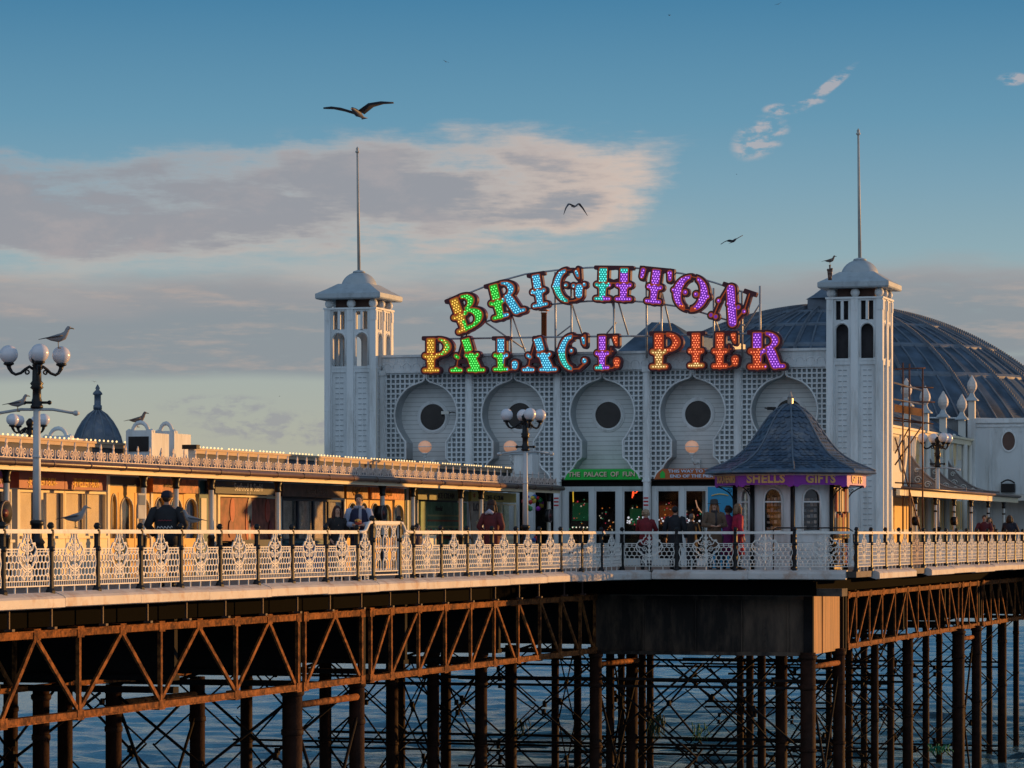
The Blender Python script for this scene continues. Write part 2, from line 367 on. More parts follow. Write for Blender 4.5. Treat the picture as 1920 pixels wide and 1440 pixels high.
# sea
def sea():
    m = bpy.data.materials.new('sea_water'); m.use_nodes = True
    nt = m.node_tree; N = nt.nodes; L = nt.links; bs = N['Principled BSDF']
    bs.inputs['Base Color'].default_value = (.13, .30, .40, 1); bs.inputs['Roughness'].default_value = .12
    bs.inputs['IOR'].default_value = 1.33; bs.inputs['Specular IOR Level'].default_value = .6
    tc = N.new('ShaderNodeTexCoord')
    def nz(sc, st, rot, det=4):
        mp = N.new('ShaderNodeMapping'); mp.inputs['Scale'].default_value = st; mp.inputs['Rotation'].default_value = (0, 0, rot)
        L.new(tc.outputs['Object'], mp.inputs[0])
        n = N.new('ShaderNodeTexNoise'); n.inputs['Scale'].default_value = sc; n.inputs['Detail'].default_value = det; n.inputs['Roughness'].default_value = .6
        L.new(mp.outputs[0], n.inputs['Vector']); return n.outputs[0]
    a = nz(.55, (1, 2.4, 1), .35, 5); b = nz(2.2, (1, 2.0, 1), -.2, 4); c = nz(.12, (1, 1.8, 1), .5, 3)
    def mm(op, x, y):
        n = N.new('ShaderNodeMath'); n.operation = op
        for i, k in enumerate((x, y)):
            if isinstance(k, (int, float)): n.inputs[i].default_value = k
            else: L.new(k, n.inputs[i])
        return n.outputs[0]
    h = mm('ADD', mm('MULTIPLY', a, 1.0), mm('ADD', mm('MULTIPLY', b, .28), mm('MULTIPLY', c, 1.2)))
    bp = N.new('ShaderNodeBump'); bp.inputs['Strength'].default_value = 1; bp.inputs['Distance'].default_value = .25
    L.new(h, bp.inputs['Height']); L.new(bp.outputs[0], bs.inputs['Normal'])
    # foam flecks between the piles, base colour only where the foam is
    f = nz(1.1, (1, 3.2, 1), .2, 8)
    r = N.new('ShaderNodeMapRange'); r.inputs[1].default_value = .60; r.inputs[2].default_value = .70; r.inputs[4].default_value = .55; L.new(f, r.inputs[0])
    mx = N.new('ShaderNodeMix'); mx.data_type = 'RGBA'; mx.inputs[6].default_value = (.13, .30, .40, 1); mx.inputs[7].default_value = (.38, .44, .48, 1)
    L.new(r.outputs[0], mx.inputs[0]); L.new(mx.outputs[2], bs.inputs['Base Color'])
    import numpy as np
    x0, x1, y0, y1 = -75.0, 60.0, 55.0, 330.0
    nx, ny = 340, 760
    X, Y = np.meshgrid(np.linspace(x0, x1, nx), np.linspace(y0, y1, ny), indexing='ij')
    rg = np.random.RandomState(5); Hh = np.zeros_like(X)
    for i in range(60):
        lam = 1.3*(7.0/1.3)**rg.rand(); th = math.radians(70)+rg.randn()*.6; k = 2*PI/lam
        Hh += lam*.0030*np.sin(k*(X*math.cos(th)+Y*math.sin(th))+rg.rand()*6.3+.6*np.sin(k*.31*(X*math.sin(th)-Y*math.cos(th))+rg.rand()*6))
    fade = np.clip(np.minimum(np.minimum(X-x0, x1-X)/4, np.minimum(Y-y0, y1-Y)/8), 0, 1)
    vs = np.stack([X, Y, SEA+Hh*fade], -1).reshape(-1, 3)
    I, J = np.meshgrid(np.arange(nx-1), np.arange(ny-1), indexing='ij'); q = (I*ny+J).ravel()
    fs = np.stack([q, q+ny, q+ny+1, q+1], -1)
    n = len(vs); o = 7000
    ring = [(-o, -300), (o, -300), (o, o+3000), (-o, o+3000), (x0, y0), (x1, y0), (x1, y1), (x0, y1)]
    vs = np.vstack([vs, np.array([(p[0], p[1], SEA) for p in ring])])
    fs = np.vstack([fs, np.array([(n, n+1, n+5, n+4), (n+1, n+2, n+6, n+5), (n+2, n+3, n+7, n+6), (n+3, n, n+4, n+7)])])
    me = bpy.data.meshes.new('sea'); me.from_pydata(vs.tolist(), [], fs.tolist()); me.materials.append(m)
    me.polygons.foreach_set('use_smooth', [True]*len(me.polygons)); me.update()
    ob = bpy.data.objects.new('sea', me); COL.objects.link(ob); ob['kind'] = 'structure'
sea()
UL, UR, VF = -23.5, -17.0, 87.4        # railing lines
# deck sheet
b = MB()
dk = [(-52, 36), (UL+.02, 36), (UL+.02, VF-.1), (UR+.02, VF-.1), (UR+.02, 127), (-8, 127), (-8, 175), (-52, 175)]
b.prism(dk, lambda p, d: (p[0], p[1], DECK+d), -.16, 0)
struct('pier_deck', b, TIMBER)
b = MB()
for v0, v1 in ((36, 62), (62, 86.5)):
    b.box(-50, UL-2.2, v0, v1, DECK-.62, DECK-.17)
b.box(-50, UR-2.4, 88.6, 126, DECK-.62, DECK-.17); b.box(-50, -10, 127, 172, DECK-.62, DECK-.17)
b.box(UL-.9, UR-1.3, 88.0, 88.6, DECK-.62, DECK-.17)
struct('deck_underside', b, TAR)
# kerb
def kerbrun(b, p0, p1, nx, ny, seg=2.9, start=0.0):
    d = math.hypot(p1[0]-p0[0], p1[1]-p0[1]); n = max(1, int(d/seg)); ux, uy = (p1[0]-p0[0])/d, (p1[1]-p0[1])/d
    prof = [(-.12, -.165), (-.12, .03), (.02, .03), (.18, -.03), (.22, -.07), (.22, -.215), (.12, -.235)]
    for i in range(n):
        a, c = d*i/n+.006, d*(i+1)/n-.006
        vs = []
        jz = random.uniform(-.012, .012)
        for t in (a, c):
            for o, z in prof: vs.append((p0[0]+ux*t+nx*o, p0[1]+uy*t+ny*o, DECK+z+jz))
        k = len(prof)
        b.add(vs, [tuple(range(k)), tuple(range(k, 2*k))]+[(j, (j+1) % k, k+(j+1) % k, k+j) for j in range(k)])
b = MB()
kerbrun(b, (UL, 38), (UL, VF-1.6), 1, 0, 3.1)
kerbrun(b, (UL, VF-1.6), (UL+.7, VF), .92, -.4, 3)
kerbrun(b, (UL+.9, VF), (UR-.25, VF), 0, -1, 2.0)
kerbrun(b, (UR, VF+2.2), (UR, VF+8.0), 1, 0, 3.0)
kerbrun(b, (UR, VF+10.6), (UR, 127), 1, 0, 4.0)
struct('kerb', b, KERB)

# ================================================================= UNDER THE PIER
# hangers, edge beams
b = MB()
b.box(-25.0, -24.9, 38, 87.9, -1.62, -1.16); b.box(-24.1, -18.2, 87.9, 88.05, -1.64, -1.27)
b.box(-18.95, -18.85, 88.05, 126, -1.62, -1.16)
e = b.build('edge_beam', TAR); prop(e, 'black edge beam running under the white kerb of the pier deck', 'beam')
def hanger():
    b = MB(); b.box(-.018, .018, -.018, .018, -.42, -.1); b.box(-.05, .09, -.05, .05, -.46, -.42)
    return b.build('hanger_bolt', mat('hanger_rust', (.09, .05, .04), .6), None)
hb = hanger(); k = 0
ordn = ['first', 'second', 'third', 'fourth', 'fifth', 'sixth', 'seventh', 'eighth', 'ninth', 'tenth', 'eleventh', 'twelfth', 'thirteenth', 'fourteenth', 'fifteenth', 'sixteenth', 'seventeenth', 'eighteenth', 'nineteenth', 'twentieth', 'twenty-first', 'twenty-second', 'twenty-third', 'twenty-fourth', 'twenty-fifth', 'twenty-sixth', 'twenty-seventh', 'twenty-eighth', 'twenty-ninth', 'thirtieth', 'thirty-first', 'thirty-second', 'thirty-third', 'thirty-fourth', 'thirty-fifth', 'thirty-sixth', 'thirty-seventh', 'thirty-eighth', 'thirty-ninth', 'fortieth', 'forty-first', 'forty-second', 'forty-third', 'forty-fourth', 'forty-fifth', 'forty-sixth', 'forty-seventh', 'forty-eighth', 'forty-ninth', 'fiftieth', 'fifty-first', 'fifty-second', 'fifty-third', 'fifty-fourth', 'fifty-fifth', 'fifty-sixth', 'fifty-seventh', 'fifty-eighth', 'fifty-ninth', 'sixtieth']
for px in (16, 96, 192, 276, 349, 422, 492, 557, 618, 677, 731, 784, 834, 882, 928, 973, 1010, 1058, 1092):
    v = V(px, -23.9)
    o = hb if k == 0 else rep(hb, (0, 0, 0))
    o.location = (-23.9, v, DECK-.16)
    prop(o, 'thin metal hanger bolt below the white kerb, %s from the left edge' % ordn[k], 'bolt', 'hanger bolts under the left kerb'); k += 1

# --- trusses
def truss(name, u, v0, v1, nodes, label, zt=(-1.80, -1.66), zb=(-3.28, -3.15), m=RUST, tilt=0.0, t=.07):
    """nodes: list of (v, kind, v2): 'v' vertical, 'd' diagonal from (v, bottom) to (v2, top)"""
    r = thing(name, label, 'girder', (u, (v0+v1)/2, zb[0]))
    for nm, (a, c) in (('top_chord', zt), ('bottom_chord', zb)):
        b = MB(); b.box(u-.09, u+.09, v0, v1, a, c); b.box(u-.12, u+.12, v0, v1, (c-.025) if nm == 'top_chord' else a, (c) if nm == 'top_chord' else a+.025)
        z = c if nm == 'top_chord' else c
        seen = []
        for it in nodes:
            vv = it[2] if it[1] == 'd' and nm == 'top_chord' else it[0]
            if any(abs(vv-q) < .45 for q in seen): continue
            seen.append(vv)
            b.box(u-.10, u+.105, vv-.14, vv+.14, a-.03, c+.03)
        b.build(nm, m, r)
    for it in nodes:
        b = MB()
        if it[1] == 'v':
            b.box(u+.02, u+.02+t, it[0]-.045, it[0]+.045, zb[1], zt[0]); b.build('upright', m, r)
        else:
            b.bar((u+.05, it[0], zb[1]), (u+.05, it[2], zt[0]), .085, .05, up=(1, 0, 0)); b.build('diagonal', m, r)
    return r
UT = -24.7
def nv(px, u=UT): return V(px, u)
def seq(spec, u=UT):
    out = []
    for s in spec:
        if len(s) == 1: out.append((nv(s[0], u), 'v'))
        else: out.append((nv(s[0], u), 'd', nv(s[1], u)))
    return out
truss('lattice_girder', UT, 40, nv(556), [(nv(142)-3.7, 'v')]+seq([(142,), (295,), (437,), (553,), (-3, 60), (142, 62), (142, 222), (295, 224), (295, 366), (437, 368), (437, 498), (549, 500)]),
      'long rusty lattice girder with W bracing along the left part of the pier')
truss('lattice_girder', UT, nv(563), nv(676), seq([(566,), (673,), (570, 621), (670, 625)]), 'short rusty girder panel between the two thick piles left of centre')
truss('lattice_girder', UT, nv(686), nv(1114), seq([(690,), (728,), (780,), (830,), (878,), (922,), (967,), (1008,), (1047,), (1084,), (1111,), (692, 726), (731, 778), (783, 827), (833, 875), (881, 919), (961, 927), (1004, 970), (1044, 1011), (1081, 1050), (1108, 1087)]),
      'rusty lattice girder with N bracing running into shadow at the centre')
wn = []
for i in range(16):
    v_ = 42+2.9*i; wn += [(v_, 'v'), (v_, 'd', v_+1.4), (v_+2.8, 'd', v_+1.5)]
truss('lattice_girder', -28.4, 41, 88.5, wn, 'second lattice girder in shade, seen through the near left one', zt=(-1.9, -1.78), zb=(-3.1, -3.0), m=RUST)
UT2 = -18.6
truss('lattice_girder', UT2, V(1584, UT2), V(1797, UT2), seq([(1586,), (1602,), (1627,), (1651,), (1675,), (1697,), (1718,), (1738,), (1758,), (1777,), (1794,), (1587, 1600), (1604, 1625), (1629, 1649), (1653, 1673), (1677, 1695), (1716, 1699), (1736, 1720), (1756, 1740), (1775, 1760), (1792, 1779)], UT2),
      'sunlit rusty lattice girder right of the flat orange plate', t=.05)
truss('lattice_girder', UT2, V(1799, UT2), V(1832, UT2), seq([(1801,), (1814,), (1829,), (1801, 1813), (1828, 1815)], UT2), 'short sunlit girder panel above the two piles at the right', t=.05)
truss('lattice_girder', UT2, V(1838, UT2), 150, seq([(1840,), (1855,), (1870,), (1886,), (1901,), (1915,), (1929,), (1853, 1841), (1868, 1856), (1884, 1871), (1899, 1887), (1913, 1902), (1927, 1916)], UT2), 'sunlit lattice girder reaching the right edge of the picture', t=.05)
# plate girder under the frontal part
r = thing('plate_girder', 'black painted plate girder under the shaded front of the deck', 'girder', (-21.5, 89, -3.3))
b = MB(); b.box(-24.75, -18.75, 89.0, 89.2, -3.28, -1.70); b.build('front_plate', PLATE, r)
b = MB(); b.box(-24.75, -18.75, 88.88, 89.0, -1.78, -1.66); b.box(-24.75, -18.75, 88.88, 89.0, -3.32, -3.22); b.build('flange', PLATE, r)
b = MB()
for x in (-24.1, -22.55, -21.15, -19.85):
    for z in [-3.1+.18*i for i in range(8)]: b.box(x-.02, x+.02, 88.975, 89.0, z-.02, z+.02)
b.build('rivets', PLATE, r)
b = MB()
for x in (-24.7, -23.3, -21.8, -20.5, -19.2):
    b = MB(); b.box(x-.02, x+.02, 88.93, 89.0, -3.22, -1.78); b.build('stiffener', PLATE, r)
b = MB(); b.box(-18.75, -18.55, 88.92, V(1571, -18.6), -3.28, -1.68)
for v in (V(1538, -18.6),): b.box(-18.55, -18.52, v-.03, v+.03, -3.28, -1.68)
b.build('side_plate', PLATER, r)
b = MB(); b.box(-18.75, -18.49, 88.86, V(1519, -18.6), -3.29, -1.66); b.build('corner_post', IRON, r)
b = MB()
for v in (V(1575, -18.6), V(1580, -18.6)): b.box(-18.7, -18.5, v-.06, v+.06, -3.36, -1.62)
b.build('end_post', IRON, r)
# rust stained shelf of concrete under the front kerb
b = MB(); b.box(-24.0, -17.5, 87.95, 88.7, -1.66, -1.45); o = b.build('stained_shelf', mat('stained_timber', (.11, .085, .07), .8, var=.5, scale=1.5, dirt=(.03, .025, .02), dscale=1.4, damt=.9, bump=.6), None)
prop(o, 'stained rotten timber shelf directly below the shaded white kerb', 'beam')
# cross girders (run across the pier, behind)
cg = 0
for v, x0, x1, zl in ((89.0, -48, -24.8, -3.3), (97, -46, -18.9, -3.2), (105, -46, -18.9, -3.3), (113, -46, -18.9, -3.2), (121, -46, -18.9, -3.3), (131, -46, -12, -3.3), (142, -46, -12, -3.4), (46, -44, -25.2, -2.6), (52, -46, -25.2, -2.95), (60, -46, -25.2, -3.1), (66.5, -46, -25.2, -3.25), (74, -46, -25.2, -3.3), (81.5, -46, -25.2, -3.3)):
    b = MB(); b.box(x0, x1, v, v+.16, zl+.35, -1.60)
    b.box(x0, x1, v-.1, v+.26, zl+.25, zl+.35); b.box(x0, x1, v-.06, v+.22, zl, zl+.12)
    for i in range(int((x1-x0)/1.5)):
        b.bar((x0+1.5*i, v+.08, zl+.06), (x0+1.5*i+.75, v+.08, zl+.3), .07)
    o = b.build('cross_girder', IRON, None)
    prop(o, 'dark cross girder under the deck, %s from the front' % ordn[cg], 'girder', 'dark cross girders under the deck'); cg += 1

# --- piles
def pile_proto(r, m):
    t = thing('pile', 'x', 'pile')
    b = MB(); b.lathe((0, 0, 0), [(r, SEA-2-0), (r, -3.22)], 14); b.build('shaft', m, t)
    b = MB(); b.lathe((0, 0, 0), [(r*1.02, -5.95), (r*1.14, -5.93), (r*1.14, -5.87), (r*1.02, -5.85)], 14); b.build('collar', m, t)
    b = MB(); b.lathe((0, 0, 0), [(r*1.02, -4.25), (r*1.12, -4.23), (r*1.12, -4.13), (r*1.02, -4.11)], 14)
    b.build('collar', m, t)
    b = MB(); b.lathe((0, 0, 0), [(r*1.02, -3.42), (r*1.2, -3.38), (r*1.2, -3.30), (r*1.02, -3.28)], 14); b.build('cap', m, t)
    return t
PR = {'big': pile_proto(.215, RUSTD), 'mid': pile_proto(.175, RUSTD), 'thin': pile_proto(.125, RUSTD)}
used = {}
plist = [  # px centre, v line, type
    (548, 65.7, 'big'), (213, 65.7, 'mid'), (77, 62.5, 'mid'), (669, 69.9, 'mid'), (370, 69.9, 'mid'), (122, 69.9, 'mid'), (20, 72.5, 'mid'),
    (462, 88.5, 'mid'), (610, 88.5, 'mid'), (735, 88.5, 'mid'), (812, 88.5, 'mid'), (902, 88.5, 'mid'), (1117, 88.9, 'mid'), (1515, 88.9, 'big'),
    (753, 104, 'thin'), (836, 104, 'mid'), (958, 92.5, 'mid'), (1041, 104, 'thin'), (1083, 104, 'thin'), (1144, 92.5, 'thin'), (1165, 112, 'thin'), (1185, 92.5, 'mid'), (1204, 104, 'thin'), (1219, 112, 'thin'),
    (1388, 112, 'thin'), (1406, 104, 'thin'), (1428, 96, 'thin'), (1465, 92.5, 'mid'), (1573, 92.5, 'mid'), (1554, 130, 'thin'), (1592, 112, 'thin'), (1620, 120, 'thin'), (1640, 104, 'thin'), (1670, 112, 'thin'),
    (1702, 107, 'mid'), (1736, 120, 'thin'), (1761, 130, 'thin'), (1797, 113.3, 'big'), (1831, 117.2, 'mid'), (1855, 136, 'thin'), (1879, 130, 'mid'), (1905, 142, 'thin')]
plist.sort(key=lambda a: a[0])
lines = {}; PLOC = []
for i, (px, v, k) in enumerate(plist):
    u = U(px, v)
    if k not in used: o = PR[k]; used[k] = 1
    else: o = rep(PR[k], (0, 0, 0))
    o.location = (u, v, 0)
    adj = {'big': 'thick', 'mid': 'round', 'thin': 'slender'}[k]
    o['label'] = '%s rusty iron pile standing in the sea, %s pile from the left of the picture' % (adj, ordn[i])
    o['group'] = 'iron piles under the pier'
    lines.setdefault(v, []).append(u); PLOC.append((u, v, i))
# --- bracing between neighbouring piles
def rod(b, a, c, r=.03):
    b.tube([a, c], r, 6)
    mpt = (Vector(a)+Vector(c))/2; b.box(mpt.x-.05, mpt.x+.05, mpt.y-.05, mpt.y+.05, mpt.z-.08, mpt.z+.08)
nb = 0
BEAMZ = {88: (-4.0,), 89: (-4.0,), 92: (-5.85,), 104: (-4.05, -6.9), 112: (-5.1, -8.2), 107: (-4.6,), 120: (-6.2,), 130: (-5.0, -8.3)}
pord = []
SEAWEED = mat('seaweed', (.03, .06, .03), .8)
def brace(p, q, beams=True, tiers=((-3.7, -6.0), (-6.1, -8.7)), r=.028):
    global nb
    t = thing('cross_bracing', 'x', 'bracing', ((p[0]+q[0])/2, (p[1]+q[1])/2, -6))
    d = (Vector((q[0], q[1], 0))-Vector((p[0], p[1], 0))).normalized()*.12
    for z0, z1 in tiers:
        j = random.uniform(-.15, .15)
        b = MB(); rod(b, (p[0]+d.x, p[1]+d.y-.05, z0+j), (q[0]-d.x, q[1]-d.y-.05, z1+j), r); b.build('tie_rod', IRON, t)
        b = MB(); rod(b, (p[0]+d.x, p[1]+d.y+.05, z1-j), (q[0]-d.x, q[1]-d.y+.05, z0-j), r); b.build('tie_rod', IRON, t)
    if beams:
        for z in BEAMZ.get(round(p[1]), ()):
            for dz in (0, -.2):
                b = MB(); b.bar((p[0], p[1], z+dz), (q[0], q[1], z+dz), .09, .07); b.build('beam', IRON, t)
    nb += 1
    def near(e):
        c = [i for (u_, v_, i) in PLOC if math.hypot(u_-e[0], v_-e[1]) < .7]
        return ordn[c[0]] if c else None
    n0, n1 = near(p), near(q)
    if n0 and n1: l_ = 'crossed tie rods between the %s and %s piles from the left' % (n0, n1)
    elif n0 or n1:
        sd = 'leftwards' if (n1 and not n0) else 'rightwards'
        l_ = 'crossed tie rods reaching %s from the %s pile from the left' % (sd, n0 or n1)
    else: l_ = 'crossed tie rods hanging free %s, %s of the unsupported sets' % ('behind the left girders' if p[0] < -27 else 'below the black plate girder', ordn[nb-1])
    t['label'] = l_
    t['group'] = 'cross bracing between the piles'
    return t
for v in (62.5, 65.7, 69.9): lines.setdefault(v, [])
lines[65.7] = sorted(lines[65.7]+lines.pop(62.5)+[-33.5, -37.5]); lines[69.9] = sorted(lines[69.9]+lines.pop(72.5)+[-36.5])
for v, us in sorted(lines.items()):
    us = sorted(us)
    if v >= 88: us = [us[0]-6, us[0]-3]+us
    for a, c in zip(us, us[1:]):
        if c-a < .6: continue
        if v < 80: brace((a, v), (c, v), False, ((-3.5, -6.4), (-5.6, -8.9)), .034)
        elif c-a > 4.2:
            n = int(round((c-a)/2.6))
            for i in range(n): brace((a+(c-a)*i/n, v), (a+(c-a)*(i+1)/n, v), True, r=.03)
        else: brace((a, v), (c, v), True, r=.028 if v < 100 else .024)
for a, c in (((-24.9, 65.7), (-24.9, 69.9)), ((-28.9, 65.7), (-28.8, 69.9)), ((-24.7, 88.9), (-24.4, 92.6)), ((-18.6, 88.9), (-18.5, 92.5)), ((-18.6, 113.3), (-18.6, 117.2))):
    brace(a, c, False, ((-3.9, -8.9),), .036)
    b = MB(); b.tube([(a[0]+.02, a[1]+.2, -3.62), (c[0]+.02, c[1]-.2, -3.62)], .075, 10)
    o = b.build('strut', RUST, None); prop(o, 'rusty round strut joining pile heads %s' % {65.7: 'left of centre', 88.9: 'below the end of the black plate', 113.3: 'at the right', 92.5: 'behind the orange plate', 104: 'deep in shade at the right'}[a[1]] + (', outer row' if a[0] > -20 or a[0] == -24.9 else ', inner row'), 'strut')
for u_, v_, lb in ((UT, nv(559.5), 'left of centre'), (UT, nv(681), 'between the second and third lattice girders'), (UT2, V(1835, UT2), 'near the right edge')):
    b = MB(); b.box(u_-.1, u_+.02, v_-.1, v_+.1, -3.3, -1.66); prop(b.build('bearing_post', IRON, None), 'dark iron post standing between two girders, '+lb, 'post')
# snagged seaweed and netting
def weed(px, py, v, n, h, m, label, cat):
    u = U(px, v); z = H(py, u, v); b = MB()
    for i in range(n):
        x = u+random.gauss(0, .16); zz = z+random.uniform(-.05, .1)
        pts = [(x, v-.1, zz)]
        for k in range(4): pts.append((pts[-1][0]+random.gauss(0, .05), v-.1+random.gauss(0, .03), pts[-1][2]-h/4*random.uniform(.5, 1.2)))
        b.tube(pts, [.03, .035, .03, .02, .006], 5, flat=.4)
    prop(b.build('seaweed' if cat == 'seaweed' else 'netting', m, None), label, cat)
weed(1236, 1345, 92.4, 26, .7, SEAWEED, 'dark seaweed hanging from the beams right of the central pile group', 'seaweed')
weed(978, 1350, 92.4, 12, .55, SEAWEED, 'small tuft of seaweed hanging from the crossed rods near the centre', 'seaweed')
weed(1302, 1360, 92.4, 10, .5, mat('green_net', (.02, .16, .08), .7), 'pale green netting snagged on the crossed rods below the black plate', 'netting')
weed(1758, 1400, 104, 22, .3, mat('green_net_b', (.01, .2, .1), .7), 'bright green net snagged between the piles at the lower right', 'netting')

# ================================================================= RAILINGS
def spiral(cx, cz, r, turns, a0, sgn=1, n=14):
    return [(cx+r*(1-.78*i/n)*math.cos(a0+sgn*turns*2*PI*i/n), 0, cz+r*(1-.78*i/n)*math.sin(a0+sgn*turns*2*PI*i/n)) for i in range(n+1)]
def panel_mesh(Lw):
    b = MB(); t = .021; hw = Lw/2
    def ln(pts, w=t):
        pts = [(p[0], 0, p[-1]) for p in pts]
        for a, c in zip(pts, pts[1:]): b.bar(a, c, w, .03, up=(0, 1, 0)) if False else b.tube([a, c], (w*.68), 4, sm=False)
    # shoulders
    def topz(x):
        x = abs(x)
        if x > .36: return .745
        if x > .14: return .745+(.36-x)/.22*.10 if x > .26 else .79+(.26-x)/.12*.11
        return .92
    z0 = .13
    ln([(-hw, z0), (hw, z0)]); ln([(-hw, z0+.085), (hw, z0+.085)], .016)
    n = int(Lw/.085)
    for i in range(n+1):
        x = -hw+Lw*i/n; ln([(x, z0), (x, z0+.085)], .014)
    for x in (-hw*.55, 0, hw*.55): ln([(x, 0), (x, z0)])
    # wavy ends
    for s in (-1, 1):
        pts = [(s*(hw-.015+.02*math.sin(k*PI/3)), z0+(.745-z0)*k/12) for k in range(13)]
        ln(pts)
        ln([(s*hw, .745), (s*.36, .745)]); ln([(s*hw, .70), (s*.40, .70)], .014)
        # bracket curve up to the apex
        cv = [(s*.38, .66), (s*.345, .745), (s*.29, .80), (s*.25, .84), (s*.17, .84), (s*.15, .90), (s*.10, .93), (s*.10, .99), (s*.05, 1.03)]
        ln(cv, .026); ln(spiral(s*.27, .82, .035, 1, 0, s)); ln(spiral(s*.10, .995, .03, 1, 0, -s))
        ln(spiral(s*.10, .76, .07, 1.3, PI/2, s)); ln(spiral(s*.12, .60, .075, 1.4, PI/2, -s)); ln(spiral(s*.07, .45, .05, 1.2, 0, s))
        ln([(s*.38, .66), (s*.33, .56), (s*.22, .47), (s*.10, .42), (0, .40)], .026)
        ln(spiral(s*.09, .32, .075, 1.3, -PI/2, s)); ln([(s*.17, .40), (s*.19, .30), (s*.12, .22)]); ln([(0, .40), (s*.08, .37), (s*.17, .40)])
        ln(spiral(s*(hw-.07), .30, .045, 1.1, 0, s)); ln(spiral(s*(hw-.06), .66, .03, 1.0, 0, s))
    ln([(0, .22), (0, 1.04)], .034)
    for s in (-1, 1):
        for z in (.30, .42, .54, .66, .78, .88): ln([(0, z-.03), (s*.05, z+.03), (0, z+.05)], .022)
        ln([(s*.36, .745), (s*.30, .66), (s*.20, .62), (s*.14, .68)]); ln([(s*.24, .84), (s*.20, .74), (s*.14, .72)])
    b.box(-.07, .07, -.02, .03, 1.0, 1.06)
    # honeycomb
    px_, pz = .140, .112
    cols = int((Lw-.06)/px_)
    def inside(x, z):
        if not (z0+.09 < z < .70): return False
        if abs(x) > hw-.02: return False
        ax = abs(x)
        if z > .56: return ax > .26
        if z > .42: return ax > .14+(z-.42)*.8
        return ax > .16
    r = int((.72-z0)/pz)+1
    for j in range(r):
        for i in range(-cols, cols+1):
            cx = i*px_/1.0+(px_/2 if j % 2 else 0); cz = z0+.12+j*pz
            top = (cx, cz+.070); tl = (cx-px_/2, cz+.040); bl = (cx-px_/2, cz-.040)
            tr = (cx+px_/2, cz+.040)
            for a, c in ((tl, bl), (tl, top), (top, tr)):
                if inside((a[0]+c[0])/2, (a[1]+c[1])/2): ln([a, c], .020)
    return b
def post_proto():
    t = thing('post', 'x', 'post')
    b = MB()
    b.lathe((0, 0, 0), [(.085, 0), (.085, .05), (.062, .09), (.055, .2), (.055, .95), (.062, 1.0), (.06, 1.04)], 8, sm=False)
    b.box(-.1, .05, -.05, .05, .0, .03)
    b.lathe((0, 0, 0), [(.055, .70), (.075, .73), (.075, .76), (.055, .79)], 8)
    b.lathe((0, 0, 0), [(.045, 1.04), (.06, 1.06), (.035, 1.085), (.055, 1.11), (.063, 1.13), (.058, 1.15), (.05, 1.16), (.042, 1.18), (.02, 1.195)], 10)
    return b
post_me = post_proto().build('post', BLACK, None, world=False); post_me_data = post_me.data; bpy.data.objects.remove(post_me)
for o in [o for o in bpy.data.objects if o.name == 'post']: bpy.data.objects.remove(o)
pc = {}
def panel_data(L):
    k = round(L, 2)
    if k not in pc:
        o = panel_mesh(k).build('panel', RAILW, None, world=False); pc[k] = o.data; bpy.data.objects.remove(o)
    return pc[k]
def linkd(name, data, parent, loc, rz=0):
    o = bpy.data.objects.new(name, data); COL.objects.link(o); o.parent = parent
    o.location = Vector(loc)-off(parent); o.rotation_euler = (0, 0, rz); return o
def railing(label, posts, axis, c, skip=(), lowpanels=True):
    """posts: coordinates along axis; c: the fixed coordinate"""
    P = (lambda a: (c, a)) if axis == 'y' else (lambda a: (a, c))
    mid = P((posts[0]+posts[-1])/2)
    t = thing('railing', label, 'railing', (mid[0], mid[1], DECK))
    for i, a in enumerate(posts):
        x, y = P(a); linkd('post', post_me_data, t, (x, y, DECK))
    for i, (a, d) in enumerate(zip(posts, posts[1:])):
        if i in skip: continue
        x, y = P((a+d)/2)
        linkd('panel', panel_data(round((abs(d-a)-.15)*20)/20), t, (x, y, DECK), PI/2 if axis == 'y' else 0)
        b = MB()
        if axis == 'y':
            b.box(c-.035, c+.045, a+.045, d-.045, DECK+1.005, DECK+1.045); b.box(c-.02, c+.03, a+.045, d-.045, DECK+1.045, DECK+1.075)
        else:
            b.box(a+.045, d-.045, c-.045, c+.035, DECK+1.005, DECK+1.045); b.box(a+.045, d-.045, c-.03, c+.02, DECK+1.045, DECK+1.075)
        b.build('handrail', RAILW, t)
    return t
va = [V(p, UL) for p in (-95, 5, 95, 182, 263, 338, 412, 482, 547, 611, 669)]
railing('black posts and white honeycomb panels of the near railing left of the tall panel', va, 'y', UL)
vb = [V(p, UL) for p in (774, 826, 875, 922, 967, 1011, 1051, 1090, 1127)]+[VF]
railing('white honeycomb railing between the tall panel and the shaded corner', vb, 'y', UL)
railing('shaded pale blue looking railing across the front beside the kiosk', [UL, U(1269, VF), U(1379, VF), U(1490, VF), UR], 'x', VF)
vc = [VF]+[V(p, UR) for p in (1633, 1660, 1685, 1707, 1731, 1752, 1773, 1793, 1812, 1831.5, 1851, 1868, 1885, 1902, 1917, 1931)]
rr = railing('sunlit rust stained railing right of the kiosk', vc[1:], 'y', UR)
